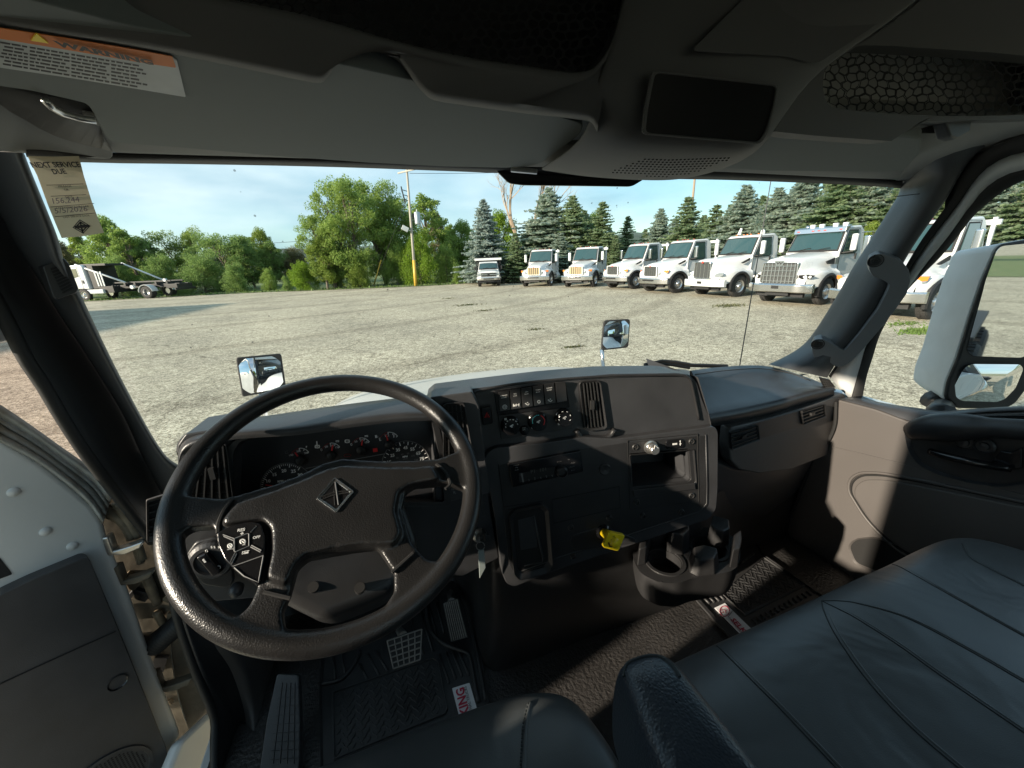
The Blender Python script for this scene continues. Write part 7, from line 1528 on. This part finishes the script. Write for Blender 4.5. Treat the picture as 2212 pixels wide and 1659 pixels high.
for i in range(-13, 14):
    for j in range(-13, 14):
        if i * i + j * j < 150: m.box(c + DL.u * i * .0058 + DL.v * j * .0058 + DL.n * .0008, (.003, .003, .0008), DL.rot())
O(m, 'speaker_mesh', M['dark'], fix=False)
for x, y in (q('l', 95, 912), q('7', 280, 205), q('7', 445, 295)): O(MB().lathe([(.009, 0), (.008, .003), (.0001, .0035)], DL.hit((x, y), .0), DL.n, 20, caps=False), 'metal_dimple', M['doorwhite'], smooth=True)
O(MB().prism(DL.hits(roundpoly(dd(-60, 1190, 0, 1205, 27, 1240, 0, 1250, -60, 1270), 4), .0005), DL.n * .001), 'door_cutout', M['dark'])  # flat near-black patch in place of a shaded hole
m = MB(); m.add([DL.hit(p, -.03) for p in dd(-420, 150, -60, 250, 20, 520, 300, 1110, 243, 1072, 0, 880, -140, 800, -420, 640)], [tuple(range(8))]); O(m, 'door_glass', M['pinkglass'], fix=False)
m = MB(); m.prism([DL.pt(a, b, -.05) for a, b in ((-.20, -.85), (-.20, .16), (-.35, .26), (-1.12, .32), (-1.15, -.80))], DL.n * .05); O(m, 'door_rear_half', M['doorwhite'], bevel=.01)  # unseen rest of the door, made longer and taller to block sun
m = MB(); m.prism([DL.pt(a, b, 0) for a, b in ((-.28, -.78), (-.28, .02), (-1.08, .12), (-1.10, -.74))], DL.n * .03); O(m, 'door_trim_rear', M['dash'], bevel=.01)
m = MB(); m.tube([DL.pt(a, b, -.025) for a, b in ((-.145, .36), (-.22, .70), (-.35, .80), (-1.08, .82), (-1.14, .30))], .022, 8); O(m, 'window_frame', M['doorwhite'], smooth=True)
# ================================================================ SEATS
fe = [(p, -.625) for p in dd(1425, 1452, 1441, 1438, 1540, 1392, 1660, 1338, 1772, 1287, 1850, 1250, 1927, 1216, 1997, 1181, 2060, 1160, 2130, 1165, 2185, 1195)]
F_ = [at(p, Z=z) for p, z in fe]
def seat_rows(F_, xs, back=(.03, .08, .2, .4, .7), zt=-.598, dipf=None):
    rows = [[p + V((0, -.02, -.25)) for p in F_], [p + V((0, .012, -.12)) for p in F_], [p + V((0, .016, -.05)) for p in F_], [p + V((0, .006, -.012)) for p in F_], F_]
    for b in back:
        rows.append([V((p.x, p.y - b, zt + (-.012 if b < .05 else 0) + (dipf(p.x, p.y - b) if dipf else 0))) for p in F_])
    return rows
n_ = 34; Fr = crs(F_, n_)
def dip(x, y): return -.012 * math.exp(-((x - .95) / .12) ** 2) * min(1, max(0, (.36 - y) * 5)) + .006 * math.sin(x * 9) - .02 * max(0, (x - 1.25) * 3)
m = MB(); m.grid(seat_rows(Fr, None, dipf=dip))
bs = P(m, 'passenger_seat', M['leather'], smooth=True, sub=2, label='wide dark teal-grey vinyl bench seat for passengers')
def zs(x, y, F_=F_, zt=-.598): 
    fy = .38; return zt + dip(x, y)
for k_, a in enumerate(((322, 908, 345, 925, 400, 980, 550, 1130, 700, 1280, 900, 1490, 1060, 1659, 1200, 1800), (968, 632, 985, 700, 1060, 850, 1250, 1120, 1500, 1390, 1810, 1659, 2000, 1810), (968, 632, 1100, 695, 1200, 750, 1450, 910, 1700, 1090, 2212, 1440, 2500, 1640), (968, 632, 1080, 632, 1200, 650, 1500, 740, 1900, 950, 2212, 1130, 2500, 1290), (1370, 402, 1430, 415, 1500, 450, 1800, 620, 2212, 850, 2500, 1010), (1830, 280, 1855, 330, 1900, 380, 2050, 460, 2212, 540, 2500, 690))):
    pts = [onsurf(bs, p, .0004) for p in crs([V(p) for p in q('9', *a)], 40)]; pts = [p for p in pts if p is not None]
    sp_ = crs(pts, 150); m = MB()
    for i_ in range(0, 148, 2):
        o2 = V((.0052, -.003, .0006)); m.tube([sp_[i_] + o2, sp_[i_ + 1] + o2], .0007, 4, caps=False)
    P(m, 'stitching', M['stitch'], bs, fix=False)
    P(MB().tube(pts, .0011, 6), 'seat_seam', M['thread'], bs)
    if k_ != 5: P(MB().tube([p + V((.0055, -.0035, -.0012)) for p in pts], .0024, 6), 'seat_piping', M['leather'], bs, smooth=True)
# driver seat cushion
fd = [at(p, Z=-.62) for p in dd(430, 1790, 560, 1705, 717, 1640, 870, 1580, 1000, 1533, 1051, 1515, 1122, 1495, 1192, 1490, 1240, 1509, 1290, 1566, 1338, 1640, 1365, 1710, 1375, 1790)]
fr2 = crs(fd, 34); cc0 = V((-.05, -.1, 0))
rows = []
for s_, dz in ((1.02, -.22), (1.03, -.10), (1.02, -.04), (1.0, 0), (.96, .018), (.90, .026), (.75, .030), (.5, .028), (.2, .026), (.02, .026)):
    rows.append([V((cc0.x + (p.x - cc0.x) * s_, cc0.y + (p.y - cc0.y) * s_, -.62 + dz)) for p in fr2])
ds = P(MB().grid(rows), 'driver_seat', M['leather'], smooth=True, sub=1, label='front edge of the driver seat cushion in dark vinyl')
pts = [onsurf(ds, p, .0004) for p in crs([V(p) for p in q('8', 1205, 1262, 1185, 1330, 1172, 1420, 1164, 1540, 1160, 1659, 1158, 1760)], 44)]; pts = [p for p in pts if p is not None]
m = MB()
for i in range(0, len(pts) - 1, 2): m.tube([pts[i], pts[i + 1]], .0014, 5)
P(m, 'stitching', M['thread'], ds)
P(MB().tube([p + V((.0045, 0, -.0015)) for p in pts], .003, 6), 'seat_piping', M['leather'], ds, smooth=True)
# armrest
at_ = dd(1331, 1448, 1340, 1425, 1392, 1404, 1425, 1404, 1462, 1430, 1500, 1475, 1660, 1680, 1760, 1850, 1500, 1850, 1430, 1700, 1372, 1560)
Ar = [at(p, Z=-.435) for p in at_]; ca = sum(Ar, V((0, 0, 0))) / len(Ar)
rows = [[ca + (p - ca) * k_ + V((0, 0, dz)) for p in crs(Ar + [Ar[0]], 48)] for k_, dz in ((.9, -.13), (1.0, -.11), (1.03, -.07), (1.02, -.03), (.97, -.006), (.86, .008), (.6, .014), (.2, .016), (.01, .016))]
m = MB(); m.grid(rows); ar = P(m, 'armrest', M['grain'], smooth=True, sub=1, label='grained armrest between the two seats')
pz = [onsurf(ar, p, .0005) for p in dd(1348, 1462, 1352, 1440, 1366, 1428, 1400, 1418, 1428, 1420, 1452, 1438, 1468, 1462)]
P(MB().tube(crs([p for p in pz if p is not None], 24), .0022, 6), 'armrest_piping', M['thread'], ar)
P(MB().box(V((.235, .16, -.66)), (.07, .20, .22)), 'armrest_bracket', M['grain'], ar, bevel=.02, seg=3)
# ================================================================ CAB SHELL BEHIND THE CAMERA, WITH ADDED SUN BLOCKS
m = MB()
m.box((.52, -.18, .53), (2.2, 1.30, .03)); m.box((.52, .62, .50), (2.2, .5, .03)); m.box((.52, .88, .40), (2.16, .04, .34)); m.box((-.60, .84, .10), (.03, .16, .40))  # last box is added to keep sun off the left pillar cover
m.box((-.58, -.32, -.35), (.05, 1.06, 1.75)); m.box((-.58, .42, .40), (.05, 1.0, .25)); m.box((-.575, .29, -.70), (.04, .20, .65))  # left wall brought forward, last box added, both unseen, to shade the seats
m.box((1.60, -.55, -.35), (.05, .60, 1.75)); m.box((1.60, .40, .40), (.05, 1.3, .2))
m.box((.52, -.84, -.85), (2.2, .05, .80)); m.box((.52, -.84, .40), (2.2, .05, .28)); m.box((-.30, -.84, -.1), (.6, .05, .75)); m.box((1.34, -.84, -.1), (.6, .05, .75))  # rear opening left in the wall to brighten the inside
m.box((.52, .2, -1.12), (2.1, 2.2, .03))
P(m, 'cab_shell_with_sun_blocks', M['white'], bevel=.005, label='white outer shell of the cab around the camera, with added sun blocks at its left')
m = MB(); m.box((.52, -.19, .505), (2.05, 1.27, .01)); m.box((.52, -.81, -.3), (2.0, .01, 1.5) if 0 else (.01, .01, .01)); m.box((-.545, -.36, -.3), (.01, .95, 1.5)); m.box((1.565, -.5, -.3), (.01, .6, 1.5)); P(m, 'headliner', M['liner'], label='grey headliner above the seats')
# outer skin of right door below the window and body side
m = MB(); m.box((1.585, .42, -.93), (.05, 1.3, .84)); P(m, 'passenger_door_skin', M['white'], bevel=.01)
# ================================================================ HOOD, FENDERS, MIRRORS OUTSIDE
m = MB(); rows = []
cxh = .46
for y, hz, hwid, fz_ in ((1.02, -.52, .90, -.62), (1.15, -.485, .92, -.62), (1.4, -.515, .93, -.63), (1.7, -.57, .93, -.66), (2.0, -.628, .92, -.72), (2.3, -.695, .90, -.80), (2.55, -.78, .86, -.92), (2.7, -.92, .80, -1.05), (2.74, -1.15, .76, -1.3), (2.74, -1.5, .74, -1.6)):
    r_ = []
    for x, dz in ((-1.18, -.75), (-1.17, -.45), (-1.10, -.18), (-.98, -.07), (-.85, -.06), (-.74, -.045), (-.5, -.015), (-.25, -.004), (0, .0), (.25, -.004), (.5, -.015), (.74, -.045), (.85, -.06), (.98, -.07), (1.10, -.18), (1.17, -.45), (1.18, -.75)):
        ax_ = abs(x); r_.append(V((cxh + x * hwid * 1.05, y, .035 + (hz if ax_ < .8 else min(hz, fz_)) + dz)))
    rows.append(r_)
m.grid(rows); P(m, 'hood', M['white'], smooth=True, sub=2, label='white hood seen just over the dash')
m = MB(); m.grid([[V((-.5, .99, -.47)), V((.5, 1.10, -.47)), V((1.58, .99, -.47))], [V((-.52, 1.08, -.53)), V((.5, 1.22, -.50)), V((1.6, 1.08, -.53))]]); P(m, 'cowl', M['black'])
wpl = q('5', 1920, 768, 2030, 745, 2110, 752, 2212, 770); wp3 = [at(p, Y=y) for p, y in zip(wpl, (1.05, 1.04, 1.03, 1.02))]
m = MB(); m.tube(wp3 + [wp3[-1] + V((.15, -.01, -.02))], .007, 6); m.tube([p + V((0, .01, -.012)) for p in wp3], .005, 6); P(m, 'wiper', M['black'])
def hood_mirror(px, Y, nrm, post, label):
    pts = [at(p, Y=Y) for p in px]; c = sum(pts, V((0, 0, 0))) / 4; n_ = V(nrm).normalized()
    u_ = (pts[1] - pts[0]); u_ = (u_ - n_ * u_.dot(n_)).normalized(); pl = PL(c, u_, n_.cross(u_))
    o = roundpoly(px, 7); e = P(MB().prism(pl.hits(inset(o, 1.05, 1.06), -.002), -pl.n * .045, .88), 'hood_mirror', M['black'], bevel=.008, seg=3, label=label)
    # convex glass
    rows = []; tl, tr_, br, bl_ = [V(p) for p in px]
    for i in range(17):
        r_ = []
        for j in range(17):
            a, b = i / 16, j / 16; p = tl.lerp(tr_, b).lerp(bl_.lerp(br, b), a); p = V(((p.x - (tl.x + br.x) / 2) * .94 + (tl.x + br.x) / 2, (p.y - (tl.y + br.y) / 2) * .93 + (tl.y + br.y) / 2))
            r_.append(pl.hit(p, .012 - .010 * (((a - .5) * 2) ** 2 + ((b - .5) * 2) ** 2)))
        rows.append(r_)
    P(MB().grid(rows), 'mirror_glass', M['mirror'], e, smooth=True)
    P(MB().tube(post, [.012, .010], 10), 'mirror_post', M['chrome'], e, smooth=True)
    return e
hood_mirror(dd(510, 774, 606, 765, 617, 840, 524, 856), 1.9, (.16, -.98, .12), [at((565, 850), Y=1.93), at((580, 940), Y=1.9)], 'square hood mirror on the left fender, seen over the wheel')
hood_mirror(dd(1305, 693, 1361, 690, 1357, 750, 1299, 756), 1.9, (-.30, -.95, .10), [at((1300, 755), Y=1.93), at((1304, 800), Y=1.92)], 'square hood mirror on its chrome post, right fender')
# big door mirror
MN = V((-.58, -.81, .02)).normalized(); MP = PL((1.72, .70, -.25), (.81, -.58, 0), (0, 0, 1))
mo = roundpoly(q('r', 1040, 150, 1075, 118, 1220, 92, 1420, 75, 1440, 120, 1400, 500, 1330, 800, 1240, 980, 1150, 1100, 1090, 1128, 800, 1125, 722, 1060, 740, 960, 800, 820, 880, 560, 960, 330), 10)
mr = P(MB().prism(MP.hits(mo, 0), MN * -.17, .93), 'door_mirror', mat('mirror_shell_white', (.74, .76, .76), .4, var=.08, vscale=12), bevel=.03, seg=5, label='large dusty grey-white door mirror outside the passenger window')
P(MB().prism(MP.hits(inset(mo, 1.0), .001), MN * .012, .97), 'mirror_bezel', M['black'], mr, bevel=.004)
u1 = roundpoly(q('r', 1050, 165, 1080, 135, 1420, 100, 1380, 420, 1310, 760, 1205, 815, 900, 805, 868, 770, 890, 690, 990, 330), 8)
u2 = roundpoly(q('r', 840, 880, 880, 850, 1180, 852, 1202, 880, 1170, 1000, 1130, 1085, 1080, 1115, 800, 1110, 768, 1075, 800, 980), 8)
P(MB().prism(MP.hits(u1, .0135), MN * .001), 'mirror_glass', M['mirror'], mr)
c_m = MP.hit(q('r', 985, 985), .014); rows = []
cu = [MP.hit(p, .0135) for p in u2]
rows = [[c_m + (p - c_m) * k_ + MN * (.016 * (1 - k_ * k_) + .13 * k_ * (p - c_m).dot(MP.v)) for p in cu] for k_ in (1, .85, .7, .55, .4, .25, .1, .01)]
P(MB().grid(rows, True), 'convex_mirror', M['mirror'], mr, smooth=True)
P(MB().tube(crs([MP.hit(q('r', 640, 1060), -.05), MP.hit(q('r', 720, 1110), -.03), at(q('r', 700, 1150), X=1.56), at(q('r', 740, 1165), X=1.53)], 12), .030, 10), 'mirror_arm', M['trim'], mr, smooth=True)
# radio antenna outside the windscreen
a0 = at(q('3', 655, 1120), Y=1.25); a1 = at(q('6', 468, 752), Y=1.12)
P(MB().tube([a1 + (a1 - a0) * .1, a0 + (a0 - a1) * .4], [.0022, .0014], 6), 'antenna', M['screw'], label='thin whip antenna outside the windscreen')
# frame, tanks and rear wheels of our truck (seen in the door mirror)
m = MB()
for s in (-1, 1): m.box((.5 + s * .43, -4.4, GZ + .98), (.09, 7.0, .26))
for y in (-1.4, -3, -5, -7.6): m.box((.5, y, GZ + .98), (.8, .12, .2))
P(m, 'chassis_rail', M['frame'])
WHO = empty('wheels', (0, 0, 0)); COL.objects.unlink(WHO)
for y in (-4.6, -5.95):
    for s in (-1, 1):
        e = wheel(TK, 0, 0, .52, .58, s, dual=True); e.location = V((.5 + s * .95, y, GZ + .52)) - TO
for s in (-1, 1):
    e = wheel(TK, 0, 0, .52, .29, s); e.location = V((.5 + s * 1.04, 2.0, GZ + .52)) - TO
m = MB(); m.box((1.35, -5.3, GZ + 1.18), (.62, 2.7, .05)); m.box((-.35, -5.3, GZ + 1.18), (.62, 2.7, .05)); P(m, 'mudguard', M['black'], bevel=.01)
m = MB(); m.tube([(1.45, -.9, GZ + .72), (1.45, -2.4, GZ + .72)], .31, 20); m.tube([(-.45, -.9, GZ + .72), (-.45, -2.4, GZ + .72)], .31, 20); P(m, 'fuel_tank', M['chrome'])
# a few things far behind, for the mirrors
for i, (x, y, s, k_) in enumerate(((34, -60, 1.3, 't1'), (58, -50, 1.2, 'b1'), (20, -70, 1.2, 't1'), (-10, -72, 1.3, 't1'))):
    e0, tm_, cm = PROTO[k_]; e = empty('leafy_tree', (x, y, GZ), i, ('leafy tree far behind, seen small in the door mirror', 'wide bush far off to the right rear', 'leafy tree straight behind the truck, in the mirrors', 'leafy tree far behind to the left')[i], 'tree', 'trees far behind the truck'); e.scale = (s, s, s)
    for nm, me in (('trunk', tm_), ('crown', cm)):
        o = bpy.data.objects.new(nm, me); COL.objects.link(o); o.parent = e
        if nm == 'crown': o.material_slots[0].link = 'OBJECT'; o.material_slots[0].material = LM['mid']
for o in bpy.data.objects:
    if '_w' in o: del o['_w']
